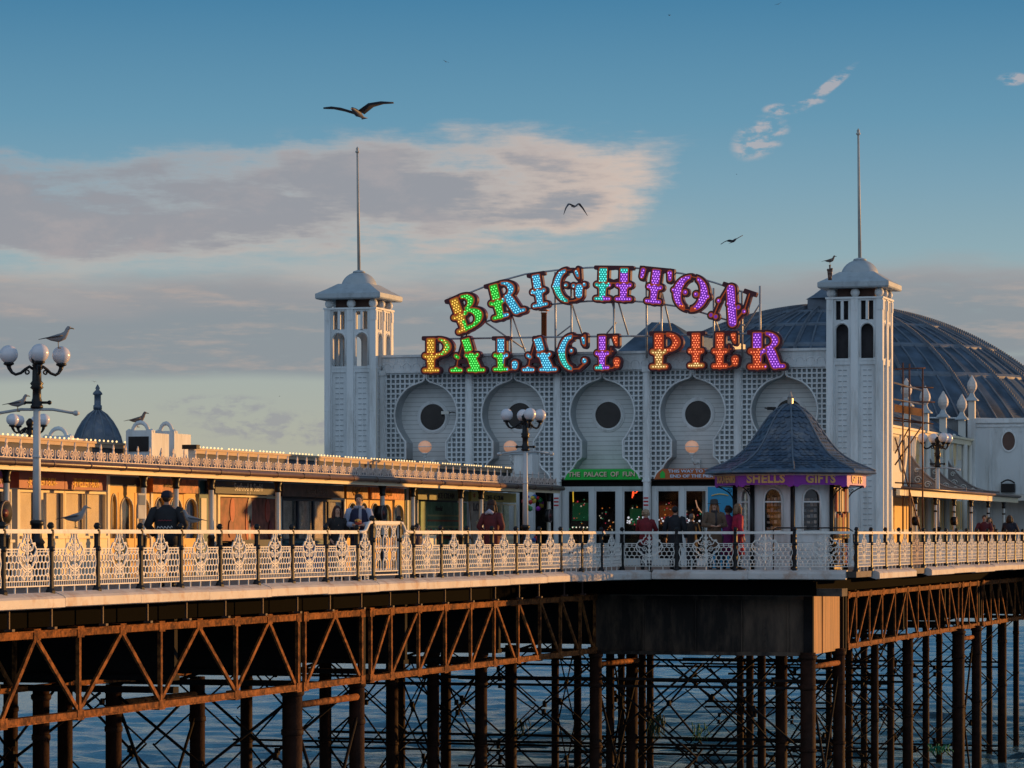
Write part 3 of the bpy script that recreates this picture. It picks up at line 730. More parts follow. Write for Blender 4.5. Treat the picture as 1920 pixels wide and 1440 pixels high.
# rusty stain panel next to the corner
b = panel_mesh(round((vc[1]-vc[0]-.15)*20)/20)
o = b.build('panel', RAILW, rr, world=False); o.location = Vector((UR, (vc[0]+vc[1])/2, DECK))-rr.location; o.rotation_euler = (0, 0, PI/2)
b = MB(); b.box(UR-.035, UR+.045, vc[0]+.05, vc[1]-.045, DECK+1.005, DECK+1.07); b.build('handrail', RAILW, rr)
RSTP = mat('rust_streaked_white', (.55, .42, .34), .5, var=.2, scale=5, dirt=(.30, .09, .03), dscale=1.2, damt=.95)
for ch in rr.children:
    if ch.name.startswith('panel') and abs(ch.location.y+rr.location.y-(vc[4]+vc[5])/2) < .3:
        ch.data = ch.data.copy(); ch.data.materials[0] = RSTP; ch['label'] = 'panel streaked orange with rust'
# tall gate like panel with swept shoulders
va_, vt0, vt1, vb_ = V(669, UL), V(698, UL), V(748, UL), V(774, UL)
t = thing('railing_bay', 'tall white ornate panel with swept up rails, breaking the left railing', 'railing', (UL, (vt0+vt1)/2, DECK))
for v, k in ((vt0, 1.17), (vt1, 1.17)):
    o = linkd('post', post_me_data, t, (UL, v, DECK)); o.scale = (1.15, 1.15, k)
b = MB(); W2 = (vt1-vt0)/2-.06; vm = (vt0+vt1)/2
def ln2(pts, w=.021):
    for a, c in zip(pts, pts[1:]): b.tube([(UL, vm+a[0], DECK+a[1]), (UL, vm+c[0], DECK+c[1])], w*.8, 4, sm=False)
def sp2(cx, cz, r, tn, a0, sg): ln2([(p[0], p[2]) for p in spiral(cx, cz, r, tn, a0, sg, 12)], .019)
for z in (.12, .2, .70, 1.2): ln2([(-W2, z), (W2, z)])
for x in (-W2, W2): ln2([(x, .12), (x, 1.2)])
for z0 in (.2, .70):
    for s in (-1, 0, 1):
        cx = s*W2*.62
        hx = [(cx+.11*math.cos(PI/6+k*PI/3), z0+.33+.11*math.sin(PI/6+k*PI/3)) for k in range(7)]
        ln2(hx); ln2([(cx, z0), (cx, z0+.22)]); ln2([(cx, z0+.44), (cx, z0+.5)])
        sp2(cx, z0+.33, .06, 1.2, 0, 1 if s >= 0 else -1)
        for q in (-1, 1):
            ln2([(cx+q*.10, z0+.39), (cx+q*.17, z0+.46), (cx+q*.17, z0+.5)]); ln2([(cx+q*.10, z0+.28), (cx+q*.17, z0+.2), (cx+q*.17, z0)])
            ln2([(cx+q*.06, z0+.14), (cx, z0+.2), (cx-q*.06, z0+.14), (cx, z0+.07), (cx+q*.06, z0+.14)], .016)
    for k in range(16):
        x = -W2+2*W2*k/15; ln2([(x, z0), (x, z0+.06)], .013)
for k in range(16):
    x = -W2+2*W2*k/15; ln2([(x, 1.14), (x, 1.2)], .013)
b.build('tall_panel', RAILW, t)
b = MB(); b.box(UL-.035, UL+.045, vt0+.04, vt1-.04, DECK+1.21, DECK+1.28); b.build('handrail', RAILW, t)
for a, c, s in ((vt0, va_, -1), (vt1, vb_, 1)):
    b = MB(); d = abs(c-a)
    f = [(0, 1.25), (.18, 1.24), (.3, 1.17), (.42, 1.08), (.6, 1.045), (1, 1.04)]
    b.tube([(UL, a+s*(.05+(d-.1)*p), DECK+z) for p, z in f], (.04), 6, flat=.9)
    b.build('swept_rail', RAILW, t)
    o = linkd('side_panel', panel_data(max(.5, round((d-.15)*20)/20)), t, (UL, (a+c)/2, DECK), PI/2)
# ================================================================= ENTRANCE BUILDING
VW = 103.7         # front plane of the lattice wall
XL, XR = -36.1, -21.0
BW = (XR-XL)/5
ZD = DECK
eb = thing('entrance_building', 'pale blue white entrance hall with five latticed keyhole bays and round windows', 'building', ((XL+XR)/2, VW, DECK))
def wv(h):
    """half width of the keyhole opening at height h"""
    T = [(1.82, 1.27), (1.98, 1.20), (2.08, 1.10), (2.15, 1.0), (2.28, .93), (2.40, .85), (2.48, .75), (2.52, .70), (3.06, .70), (3.2, .80), (3.4, .93)]
    if h >= 3.4 and h < 4.9: return math.sqrt(max(.01, 1.19-(h-3.97)**2))
    if h >= 4.9:
        for (a, x), (c, y) in zip([(4.9, .57), (4.98, .40), (5.05, .15), (5.14, .035), (5.38, .03)], [(4.98, .40), (5.05, .15), (5.14, .035), (5.38, .03), (9, .03)]):
            if h <= c: return x+(y-x)*(h-a)/(c-a)
        return .03
    for (a, x), (c, y) in zip(T, T[1:]):
        if h <= c: return x+(y-x)*(h-a)/(c-a)
    return .87
hs = [1.82+.0295*i for i in range(121)]
def bay(k):
    c = XL+BW*(k+.5); x0, x1 = XL+BW*k+.10, XL+BW*(k+1)-.10
    # lattice
    b = MB(); p = .163; w = .052; y0, y1 = VW, VW+.05
    n = int((x1-x0)/p)
    m0 = (x1-x0-n*p)/2
    h = 5.38-.05
    while h > 1.82:
        ww = wv(h)
        if c-ww-x0 > .03: b.box(x0, c-ww, y0, y1, h-w/2, h+w/2); b.box(c+ww, x1, y0, y1, h-w/2, h+w/2)
        h -= p
    for i in range(n+1):
        x = x0+m0+i*p; d = abs(x-c); st = None
        for a, e in zip(hs, hs[1:]):
            ok = wv((a+e)/2) < d
            if ok and st is None: st = a
            if (not ok) and st is not None:
                if a-st > .03: b.box(x-w/2, x+w/2, y0+.004, y1+.004, st, a)
                st = None
        if st is not None: b.box(x-w/2, x+w/2, y0+.004, y1+.004, st, 5.38)
    b.build('lattice_panel', WALLW, eb)
    # backing sheet with the keyhole cut out, set behind the lattice
    b = MB()
    for s in (-1, 1):
        vs = []; fs = []
        for i, a in enumerate(hs):
            vs += [(c+s*wv(a), VW+.13, a), (c+s*(BW/2-.1), VW+.13, a)]
            if i: fs.append((2*i-2, 2*i-1, 2*i+1, 2*i))
        b.add(vs, fs)
        vs = []; fs = []
        for i, a in enumerate(hs):       # reveal
            vs += [(c+s*wv(a), VW+.13, a), (c+s*wv(a), VW+.72, a)]
            if i: fs.append((2*i-2, 2*i-1, 2*i+1, 2*i))
        b.add(vs, fs)
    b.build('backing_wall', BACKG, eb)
    b = MB()
    for s in (-1, 1):
        b.tube([(c+s*wv(a), VW-.01, a) for a in hs[::2]], .035, 6, flat=.9)
    b.build('keyhole_moulding', WHITE, eb)
    b = MB(); b.box(c-1.5, c+1.5, VW+.72, VW+.80, 1.75, 5.4); b.build('clapboard_wall', CLAP, eb)
    # round window
    cx = c+.02; cz = 3.92
    b = MB(); n = 36
    for r0, r1, d in ((.435, .50, .06), (.50, .55, .03)):
        vs = []; fs = []
        for i in range(n):
            a = 2*PI*i/n; q = (math.cos(a), math.sin(a))
            for r, y in ((r0, VW+.72), (r0, VW+.72-d), (r1, VW+.72-d), (r1, VW+.72)): vs.append((cx+q[0]*r, y, cz+q[1]*r))
        for i in range(n):
            j = (i+1) % n
            for k2 in range(3): fs.append((4*i+k2, 4*j+k2, 4*j+k2+1, 4*i+k2+1))
        b.add(vs, fs, 0, False)
    wf = b.build('window', WHITE, eb)
    b = MB(); b.add([(cx+.44*math.cos(2*PI*i/n), VW+.70, cz+.44*math.sin(2*PI*i/n)) for i in range(n)], [tuple(range(n))])
    b.build('pane', PANE, wf)
PANE = mat('dark_round_pane', (.022, .02, .018), .12, var=.6, scale=1.5, spec=.5)
for k in range(5): bay(k)
for k in range(6):
    x = XL+BW*k
    b = MB()
    wd = .105
    b.box(x-wd, x+wd, VW-.10, VW+.12, ZD, 5.45); b.box(x-wd*.55, x+wd*.55, VW-.125, VW-.10, ZD+.3, 5.3)
    b.box(x-wd-.03, x+wd+.03, VW-.16, VW+.1, 5.28, 5.45); b.box(x-wd-.03, x+wd+.03, VW-.14, VW-.0, 1.72, 1.80); b.box(x-wd-.004, x+wd+.004, VW-.104, VW, 3.2, 3.215)
    b.build('pillar', WHITE, eb)
# parapet with blind arches
b = MB(); b.box(XL, XR, VW-.02, VW+.9, 5.38, 5.90); b.box(XL, XR, VW-.09, VW+.95, 5.88, 5.96); b.box(XL, XR, VW-.07, VW, 5.36, 5.43)
b.build('parapet', WALLW, eb)
b = MB()
n = int((XR-XL)/.34)
for i in range(n):
    x = XL+.17+.34*i
    b.tube([(x+.13*math.cos(a), VW-.02, 5.55+.13*math.sin(a)) for a in [PI*j/8 for j in range(9)]], .014, 5)
    b.box(x-.145, x-.12, VW-.035, VW-.02, 5.45, 5.55); b.box(x+.12, x+.145, VW-.035, VW-.02, 5.45, 5.55)
    for q in (-.09, 0, .09): b.box(x+q-.03, x+q+.03, VW-.032, VW-.02, 5.73, 5.84)
b.build('arch_relief', WALLW, eb)
# body behind, grey roofs
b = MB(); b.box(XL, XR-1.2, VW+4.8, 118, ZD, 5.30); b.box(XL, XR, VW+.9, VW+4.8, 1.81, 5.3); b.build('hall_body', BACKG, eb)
b = MB()
xa, xb, va1, va2 = U(1120, 112), U(1400, 112), 110, 119
xm = U(1195, 112); zr0 = 5.3; zr1 = H(604, xm, 114)
b.add([(xa, va1, zr0), (xb, va1, zr0), (xb, va2, zr0), (xa, va2, zr0), (xm, 114, zr1), (U(1235, 112), 114, zr1-.05)], [(0, 1, 5, 4), (1, 2, 5), (2, 3, 4, 5), (3, 0, 4)])
b.build('hipped_roof', LEAD, eb)
b = MB(); x = U(1020, 106); b.lathe((x, 106, 5.3), [(.095, 0), (.095, H(588, x, 106)-5.3), (.11, H(588, x, 106)-5.3), (.11, H(586, x, 106)-5.3)], 12); b.tube([(x-.08, 106, H(588, x, 106)), (x-.08, 106, H(582, x, 106))], .01, 4); b.tube([(x+.08, 106, H(588, x, 106)), (x+.08, 106, H(582, x, 106))], .01, 4)
b.lathe((x, 106, H(583, x, 106)), [(.2, 0), (.01, .09)], 12)
b.build('flue', mat('rust_flue', (.24, .09, .04), .5, .4, dirt=(.06, .03, .02)), eb)
# brick gable glimpsed through the sign
b = MB(); x0, x1 = U(1318, 106), U(1372, 106); b.add([(x0, 106, 5.9), (x1, 106, 5.9), (x1, 106, H(640, x1, 106)), (x0, 106, H(632, x0, 106)), (x0, 108, 5.9), (x1, 108, 5.9), (x1, 108, H(640, x1, 106)), (x0, 108, H(632, x0, 106))], [(0, 1, 2, 3), (4, 5, 6, 7), (0, 1, 5, 4), (1, 2, 6, 5), (2, 3, 7, 6), (3, 0, 4, 7)])
b.build('plant_room', CREAM, eb)
# ground floor: door frames and dark amusement hall
FR = WALLW
b = MB(); b.box(XL, XR-.6, 108.2, 108.4, ZD, 1.8); b.box(XR-.65, XR-.6, VW+.4, 108.2, ZD, 1.76); b.box(XL, XR, VW+.1, 108.2, 1.76, 1.80); b.build('interior_wall', DARKIN, eb)
for k in range(5):
    x0, x1 = XL+BW*k+.10, XL+BW*(k+1)-.10
    b = MB(); b.box(x0, x1, VW+.25, VW+.34, 1.58, 1.82); b.build('transom', IRON, eb)
    edges = [x0, x0+.17, x0+.98, x0+1.14, x1-.98, x1-.80, x1-.06, x1]
    b = MB(); b.box(x0, x0+.16, VW+.2, VW+.36, ZD, 1.58); b.build('door_post', FR, eb)
    b = MB(); b.box(x0+.94, x0+1.09, VW+.2, VW+.36, ZD, 1.58); b.build('door_post', FR, eb)
    b = MB(); b.box(x1-.98, x1-.78, VW+.2, VW+.36, ZD, 1.58); b.build('door_post', FR, eb)
    b = MB(); b.box(x0+.16, x1, VW+.22, VW+.33, 1.47, 1.58); b.build('door_head', FR, eb)
    for n_, (a, c) in enumerate(((x0+.16, x0+.94), (x0+1.09, x1-.98), (x1-.78, x1-.02))):
        b = MB(); fw = .05
        b.box(a, a+fw, VW+.24, VW+.30, ZD, 1.47); b.box(c-fw, c, VW+.24, VW+.30, ZD, 1.47); b.box(a+fw, c-fw, VW+.24, VW+.30, 1.42, 1.47); b.box(a+fw, c-fw, VW+.24, VW+.30, ZD, ZD+.22)
        d = b.build('door' if n_ == 1 else 'side_light', FR, eb)
        b = MB(); b.box(a+fw, c-fw, VW+.265, VW+.275, ZD+.22, 1.42); b.build('pane', GLASSH, d)
        if n_ == 1:
            b = MB(); b.tube([(c-.12, VW+.2, ZD+.9), (c-.12, VW+.2, ZD+1.3)], .015, 6); b.build('handle', BLACK, d)
# text helper -------------------------------------------------
def text(s, size, m, parent, origin, face='front', bold=.0, depth=.012, name='lettering', sx=1.0, shear=0., tracking=1.0, align='CENTER', rot=None):
    cu = bpy.data.curves.new('t', 'FONT'); cu.body = s; cu.size = size; cu.extrude = depth/2; cu.offset = bold; cu.align_x = align; cu.align_y = 'CENTER'
    cu.shear = shear; cu.space_character = tracking; cu.resolution_u = 3
    to = bpy.data.objects.new('t', cu)
    me = bpy.data.meshes.new_from_object(to); bpy.data.objects.remove(to)
    if face == 'front': R = Matrix(((1, 0, 0), (0, 0, -1), (0, 1, 0)))
    elif face == 'right': R = Matrix(((0, 0, 1), (1, 0, 0), (0, 1, 0)))
    else: R = face
    me.transform((R @ Matrix.Diagonal((sx, 1, 1))).to_4x4())
    if R.determinant() < 0: me.flip_normals()
    me.materials.clear(); me.materials.append(m)
    for p_ in me.polygons: p_.material_index = 0
    o = bpy.data.objects.new(name, me); COL.objects.link(o); o.parent = parent
    o.location = Vector(origin)-off(parent); return o
LETW = mat('cream_letters', (.75, .62, .42), .4)
LETK = mat('shadow_letters', (.03, .02, .02), .5)
def arcboard(c, m, name, label):
    t = thing(name, label, 'sign', (c, VW, 1.8))
    prof = [(-1.27, 1.80), (-1.22, 1.93), (-1.12, 2.05), (-.98, 2.14), (.98, 2.14), (1.12, 2.05), (1.22, 1.93), (1.27, 1.80)]
    b = MB(); b.prism([(c+x, z) for x, z in prof], FY(VW-.04), 0, .3); b.build('board', m, t)
    return t
c3, c4 = XL+BW*2.5, XL+BW*3.5
t = arcboard(c3, GREEN, 'sign_board', 'green arched sign reading THE PALACE OF FUN over the doors')
text('THE  PALACE  OF  FUN', .215, LETK, t, (c3+.01, VW-.046, 1.955), bold=.012, sx=1.02)
text('THE  PALACE  OF  FUN', .215, LETW, t, (c3, VW-.055, 1.965), bold=.004, sx=1.02)
t = arcboard(c4, ORNG, 'sign_board', 'orange arched sign reading THIS WAY TO END OF THE PIER')
LETB = mat('pale_blue_letters', (.55, .65, .8), .4)
text('THIS WAY TO THE', .135, LETB, t, (c4-.02, VW-.05, 2.055), bold=.004, sx=1.35)
text('END OF THE PIER', .135, LETB, t, (c4-.02, VW-.05, 1.895), bold=.004, sx=1.35)
b = MB(); b.prism([(c4-1.06, 1.84), (c4-.90, 1.84), (c4-.90, 2.0), (c4-.98, 2.08), (c4-1.06, 2.0)], FY(VW-.052), 0, .01); b.build('green_arrow', GREEN, t)
# notices on pillars
REDN = mat('red_notice', (.5, .02, .03), .5)
for px, k in ((1042, 2), (1214, 3)):
    x = XL+BW*k; o_ = thing('notice', 'small white notice with three red bars on the %s' % ('pillar left of the green sign' if k == 2 else 'pillar between the green and orange signs'), 'notice', (x, VW-.13, .9))
    b = MB(); b.box(x-.09, x+.09, VW-.14, VW-.126, .88, 1.28); b.build('plate', WHITE, o_)
    for j in range(3): b = MB(); b.box(x-.08, x+.08, VW-.147, VW-.14, .94+.115*j, .99+.115*j); b.build('red_bar', REDN, o_)
# wall globes
def wallglobe(x, z, label, lit=True):
    t = thing('globe_light', label, 'wall light', (x, VW+.1, z), 'globe lights on the hall front')
    y = VW-.15
    b = MB(); b.ball((x, y, z), .225, 18, sz=.92); b.build('globe', GLOBEL, t)
    b = MB(); b.lathe((x, y, z), [(.232, -.012), (.238, -.012), (.238, .012), (.232, .012)], 20); b.build('band', WHITE, t)
    b = MB(); b.lathe((x, y, z-.36), [(.03, 0), (.05, .03), (.04, .08), (.1, .12), (.12, .16)], 12); b.build('cup', WHITE, t)
    b = MB(); pts = [(x, y, z-.34), (x+.02, y+.1, z-.5), (x+.02, y+.3, z-.55), (x+.03, VW+.7, z-.5)]
    b.tube(pts, .03, 6); b.box(x-.05, x+.09, VW+.6, VW+.72, z-.68, z-.4); b.build('bracket', WHITE, t)
for k, lb in ((0, 'lit globe wall light below the leftmost round window'), (1, 'lit globe wall light behind the central lamp post'), (3, 'lit globe wall light above the orange sign')):
    c = XL+BW*(k+.5); wallglobe(c+(.02 if k != 1 else -.05), H(838, c, VW), lb)
# cctv cameras
def cctv(px, py, v, lab, right=True):
    u = U(px, v); z = H(py, u, v)
    t = thing('security_camera', lab, 'camera', (u, v, z))
    b = MB(); s = 1 if right else -1
    b.box(u-.13, u+.13, v-.1, v+.02, z-.05, z+.05); b.build('housing', BLACK if not right else PALE, t)
    b = MB(); b.tube([(u+s*.1, v, z), (u+s*.22, v, z+.02), (u+s*.22, v+.3, z+.02)], .02, 6); b.ball((u-s*.1, v-.02, z-.06), .06, 10); b.build('mount', BLACK, t)
cctv(836, 774, VW+.35, 'small security camera beside the leftmost round window')
cctv(1447, 766, VW+.35, 'small security camera left of the round window behind the kiosk spire', False)
# amusement machines glimpsed through the doors
def machine(px, v, w, h, col, scr, lab):
    u = U(px, v); t = thing('arcade_machine', lab, 'machine', (u, v, DECK))
    b = MB(); b.prism([(v-.35, DECK), (v+.35, DECK), (v+.35, DECK+h), (v-.1, DECK+h), (v-.2, DECK+h*.55), (v-.35, DECK+h*.5)], lambda p, d: (u+d, p[0], p[1]), -w/2, w/2); b.build('cabinet', mat('cab', col, .3), t)
    b = MB(); b.box(u-w*.4, u+w*.4, v-.22, v-.19, DECK+h*.66, DECK+h*.93); b.build('screen', scr, t)
    b = MB()
    for q in range(5): b.ball((u-w*.36+q*w*.18, v-.3, DECK+h*.56), .025, 8)
    b.build('buttons', emit('btn', (1, .9, .7), 1.2), t)
    b = MB()
    for q in range(26): b.ball((u+random.uniform(-.5, .5)*w, v-.32+random.uniform(-.05, .05), DECK+h*random.uniform(.35, 1.0)), random.uniform(.008, .03), 6, random.randint(0, 3))
    b.build('lights', [emit('lt_a', (1, .3, .05), .6), emit('lt_b', (.9, .8, .6), .5), emit('lt_c', (.1, .6, .3), .3), emit('lt_d', (.8, .05, .1), .6)], t)
SO = emit('scr_orange', (1, .25, .05), .05); SG = emit('scr_green', (.1, .8, .3), .025); SB = emit('scr_blue', (.2, .4, 1), .25); SW = emit('scr_white', (.9, .9, 1), .8)
machine(1092, 106, .7, 2.2, (.05, .03, .02), SG, 'arched slot machine with yellow edge lights behind the leftmost glass door')
machine(1140, 107, .6, 1.9, (.02, .02, .03), mat('unlit', (.04, .04, .05)), 'unlit dark machine behind the central door of the green signed bay')
machine(1195, 107, .5, 2.0, (.04, .02, .02), SG, 'machine with a green screen seen through the right hand glass door')
machine(1255, 106.5, .7, 2.1, (.06, .02, .02), SO, 'machine with an orange screen under the orange sign')
machine(1300, 107, .7, 1.9, (.03, .02, .04), mat('unlit2', (.06, .02, .01)), 'dark brown machine left of the blue poster board')
u = U(1199, 105.5)
def neon(px, py, v, pts, m, lab):
    u = U(px, v); z = H(py, u, v); b = MB(); b.tube([(u+x, v, z+q) for x, q in pts], .02, 5); prop(b.build('neon_sign', m, None), lab, 'neon sign')
NR = emit('neon_red', (1, .08, .02), 2.2)
neon(1190, 927, 105, [(-.08, -.12), (-.06, .08), (.0, .14), (.08, .1), (.14, .16), (.04, .04), (-.02, .06), (-.05, -.06)], NR, 'orange red glowing neon squiggle behind the glass beside the pillar')
neon(1080, 930, 105, [(-.09, -.2), (-.1, .1), (-.09, .2)], emit('neon_y', (1, .6, .05), .8), 'yellow glowing tube at the left edge of the slot machine')
neon(1310, 952, 105, [(-.1, .25), (-.05, .05), (.05, -.1), (.15, -.2)], emit('neon_w', (1, .5, .3), .5), 'faint curved pinkish tube glowing in the dark doorway')
for px, py, w, lb in ((1190, 978, .35, 'left of the woman in red'), (1243, 977, .28, 'right of the woman in red'), (1305, 980, .45, 'left of the woman in the hat')):
    v = 105.2; u = U(px, v); z = H(py, u, v); t = thing('coin_tray', 'glittering chrome coin tray lit by white lamps, %s' % lb, 'machine', (u, v, DECK))
    b = MB(); b.box(u-w, u+w, v, v+.6, DECK, z-.15); b.build('cabinet', BLACK, t)
    b = MB()
    for q in range(16): b.ball((u+random.uniform(-w, w)*.9, v+random.uniform(-.05, .2), z+random.gauss(0, .07)), random.uniform(.015, .045), 6)
    b.build('lamps', SW, t)
# blue poster board with head cut outs
u0, u1 = U(1327, 95), U(1388, 95); z1 = H(913, u0, 95)
t = thing('poster_board', 'tall bright blue poster board with a thin yellow line of lettering, left of the kiosk', 'board', ((u0+u1)/2, 95, DECK))
b = MB(); b.box(u0, u1, 95, 95.06, DECK, z1); b.build('board', mat('poster_blue', (.03, .33, .60), .4, var=.08, scale=1), t)
b = MB(); b.tube([(u0+.12+.42*i/6*1.2, 94.985, z1-.2-.05*math.sin(PI*i/6)*-1-.06) for i in range(7)], .018, 5); b.build('yellow_line', mat('poster_yellow', (.8, .6, .2), .5), t)

# ================================================================= TOWERS
def tower(x0, label, polelean, dark=False):
    w = 1.8; x1 = x0+w; y0 = 103.0; y1 = y0+w; cx, cy = (x0+x1)/2, (y0+y1)/2
    t = thing('tower', label, 'tower', (cx, cy, DECK))
    z0, z1 = DECK, 7.50
    # corner, mid posts
    for i, sx in enumerate((-1, 0, 1)):
        for j, sy in enumerate((-1, 0, 1)):
            if sx == 0 and sy == 0: continue
            hw = .105 if sx*sy else .11
            px, py = cx+sx*(w/2-.105), cy+sy*(w/2-.105)
            if sx == 0: px = cx
            if sy == 0: py = cy
            b = MB(); b.box(px-hw, px+hw, py-hw, py+hw, z0, z1)
            if sy == -1: b.box(px-hw*.75, px+hw*.75, py-hw-.02, py-hw, 7.1, 7.42); b.box(px-hw-.006, px+hw+.006, py-hw-.006, py, 4.1, 4.115); b.box(px-hw-.006, px+hw+.006, py-hw-.006, py, 1.9, 1.912)
            if sx == 1: b.box(px+hw, px+hw+.02, py-hw*.75, py+hw*.75, 7.1, 7.42)
            b.build('corner_post' if sx*sy else 'mid_post', WHITE, t)
    # faces: function of a local coordinate s across the face
    def face(fn, nm):
        # fn(s, d, z): s along the face from the centre, d outward depth
        for q in (-1, 1):
            c = q*.40; hw = .31
            b = MB()
            def bx(s0, s1, d0, d1, za, zb, m_=0):
                vs = [fn(s, d, z) for s in (s0, s1) for d in (d0, d1) for z in (za, zb)]
                b.add(vs, [(0, 1, 3, 2), (4, 6, 7, 5), (0, 4, 5, 1), (2, 3, 7, 6), (0, 2, 6, 4), (1, 5, 7, 3)], m_)
            bx(c-hw, c+hw, -.14, -.09, z0, 5.55)             # recessed sheet
            bx(c-hw, c-hw+.07, -.09, -.05, z0, 5.5); bx(c+hw-.07, c+hw, -.09, -.05, z0, 5.5); bx(c-hw, c+hw, -.09, -.04, 5.5, 5.58)
            bx(c-hw+.07, c+hw-.07, -.09, -.05, 5.38, 5.5)
            z = 5.2; k = 0                         # rows of little slots
            while z > z0+.3:
                for s in (-.12, .04) if True else ():
                    b_s = c+s+.04
                    bx(b_s-.055, b_s+.055, -.09, -.072, z, z+.022, 1)
                z -= .175; k += 1
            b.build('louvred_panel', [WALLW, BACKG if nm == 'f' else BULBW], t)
            b = MB()                                          # belfry openings
            bx(c-hw, c-.20, -.12, -.03, 5.58, 7.50); bx(c+.20, c+hw, -.12, -.03, 5.58, 7.50)
            bx(c-.045, c+.045, -.12, -.03, 6.78, 7.40); bx(c-.20, c+.20, -.12, -.03, 7.40, 7.50)
            # spandrel with arch
            m_ = 10
            for i in range(m_):
                a0, a1 = PI*i/m_, PI*(i+1)/m_
                sA, sB = c+.20*math.cos(a0), c+.20*math.cos(a1); zA, zB = 6.47+.20*math.sin(a0), 6.47+.20*math.sin(a1)
                vs = [fn(sA, -.12, zA), fn(sB, -.12, zB), fn(sB, -.12, 6.80), fn(sA, -.12, 6.80), fn(sA, -.03, zA), fn(sB, -.03, zB), fn(sB, -.03, 6.80), fn(sA, -.03, 6.80)]
                b.add(vs, [(0, 1, 2, 3), (7, 6, 5, 4), (0, 4, 5, 1), (3, 2, 6, 7)])
            b.build('belfry_frame', WALLW, t)
            b = MB(); pts = [fn(c+.235*math.cos(PI*i/10), -.02, 6.47+.235*math.sin(PI*i/10)) for i in range(11)]
            pts = [fn(c+.235, -.02, 5.62)]+pts+[fn(c-.235, -.02, 5.62)]
            b.tube(pts, .022, 5); b.build('arch_moulding', WHITE, t)
    face(lambda s, d, z: (cx+s, y0-d, z), 'f'); face(lambda s, d, z: (x1+d, cy+s, z), 'r')
    face(lambda s, d, z: (cx+s, y1+d, z), 'f'); face(lambda s, d, z: (x0-d, cy+s, z), 'f')
    b = MB(); b.box(x0-.03, x1+.03, y0-.03, y1+.03, 7.46, 7.52); b.build('belfry_plate', WHITE, t)
    b = MB(); b.box(x0+.2, x1-.2, y0+.2, y1-.2, 5.5, 5.56); b.build('belfry_floor', DARKIN, t)
    if dark: b = MB(); b.box(x0+.25, x1-.25, y0+.25, y1-.25, 5.56, 7.45); b.build('belfry_dark_infill', DARKIN, t)  # dark box added inside so the openings look dark
    for sx in (-1, 0, 1):
        for sy in (-1, 0, 1):
            if sx == 0 and sy == 0: continue
            b = MB(); b.ball((cx+sx*.77, cy+sy*.77, 7.66), .15, 14); b.build('ball', WHITE, t)
    b = MB(); b.box(cx-.6, cx+.6, cy-.6, cy+.6, 7.52, 7.80); b.build('cap_core', mat('brown_core', (.09, .05, .04), .8), t)
    e = 1.14
    b = MB()
    def ring(h, z): return [(cx-h, cy-h, z), (cx+h, cy-h, z), (cx+h, cy+h, z), (cx-h, cy+h, z)]
    b.add(ring(e-.03, 7.80)+ring(e, 7.84)+ring(e, 7.98)+ring(.86, 8.14)+ring(.55, 8.34), [(3, 2, 1, 0)]+[(4*k+i, 4*k+(i+1) % 4, 4*k+4+(i+1) % 4, 4*k+4+i) for k in range(4) for i in range(4)]+[(16, 17, 18, 19)])
    b.build('cap_roof', CAPL, t)
    b = MB(); b.lathe((cx, cy, 8.18), [(.60, 0), (.61, .06)]+[(.60*math.cos(a), .06+.52*math.sin(a)) for a in [PI/2*i/8 for i in range(8)]]+[(.09, .585), (.09, .62), (.02, .64)], 24)
    dm = b.build('dome', CAPL, t)
    b = MB(); zp = 12.72
    b.tube([(cx, cy, 8.75), (cx+polelean*.5, cy, 10.8), (cx+polelean, cy, zp)], [.055, .045, .032], 8)
    b.lathe((cx+polelean, cy, zp), [(.03, 0), (.07, .03), (.07, .07), (.03, .1), (.055, .14), (.01, .22)], 10)
    fp = b.build('flagpole', mat('flagpole_paint', (.42, .40, .36), .5), t)
    b = MB(); b.lathe((cx, cy, 8.72), [(.22, .02), (.2, .06), (.07, .1)], 10); b.build('pole_collar', CAPL, t)
    # side edge strip with small lamps on the corner
    b = MB(); b.box(x1, x1+.02, y0+.0, y0+.09, DECK, 5.5); b.build('lamp_strip', PALE, t)
    return t
BULBW = mat('off_white_bulb_row', (.75, .72, .66), .3)
tower(-37.9, 'left square white tower with open belfry, low domed cap and tall flagpole', -.06)
tower(-21.0, 'right square white tower with open belfry and flagpole, behind the kiosk', -.05, True)

# ================================================================= LETTER SIGN
class S2:      # 2-D signed distance shapes
    @staticmethod
    def box(cx, cy, hx, hy, r=0, a=0.0):
        ca, sa = math.cos(a), math.sin(a)
        def f(x, y):
            x -= cx; y -= cy; X = x*ca+y*sa; Y = -x*sa+y*ca
            dx, dy = abs(X)-hx+r, abs(Y)-hy+r
            return math.hypot(max(dx, 0), max(dy, 0))+min(max(dx, dy), 0)-r
        return f
    @staticmethod
    def seg(ax, ay, bx, by, r0, r1=None):
        r1 = r0 if r1 is None else r1
        def f(x, y):
            px, py, vx, vy = x-ax, y-ay, bx-ax, by-ay
            h = max(0, min(1, (px*vx+py*vy)/(vx*vx+vy*vy+1e-9)))
            return math.hypot(px-vx*h, py-vy*h)-(r0+(r1-r0)*h)
        return f
    @staticmethod
    def circ(cx, cy, r): return lambda x, y: math.hypot(x-cx, y-cy)-r
    @staticmethod
    def cres(cx, cy, R, rx_in, ox, ry=None, riy=None):   # outer ellipse minus inner ellipse shifted by ox
        ry = ry or R; riy = riy or ry*.86
        def f(x, y):
            o = (math.hypot((x-cx)/R, (y-cy)/ry)-1)*min(R, ry)
            i = (math.hypot((x-cx-ox)/rx_in, (y-cy)/riy)-1)*min(rx_in, riy)
            return max(o, -i)
        return f
def half(f, side, x0): return (lambda x, y: max(f(x, y), x0-x)) if side > 0 else (lambda x, y: max(f(x, y), x-x0))
def union(fs): return lambda x, y: min(f(x, y) for f in fs)
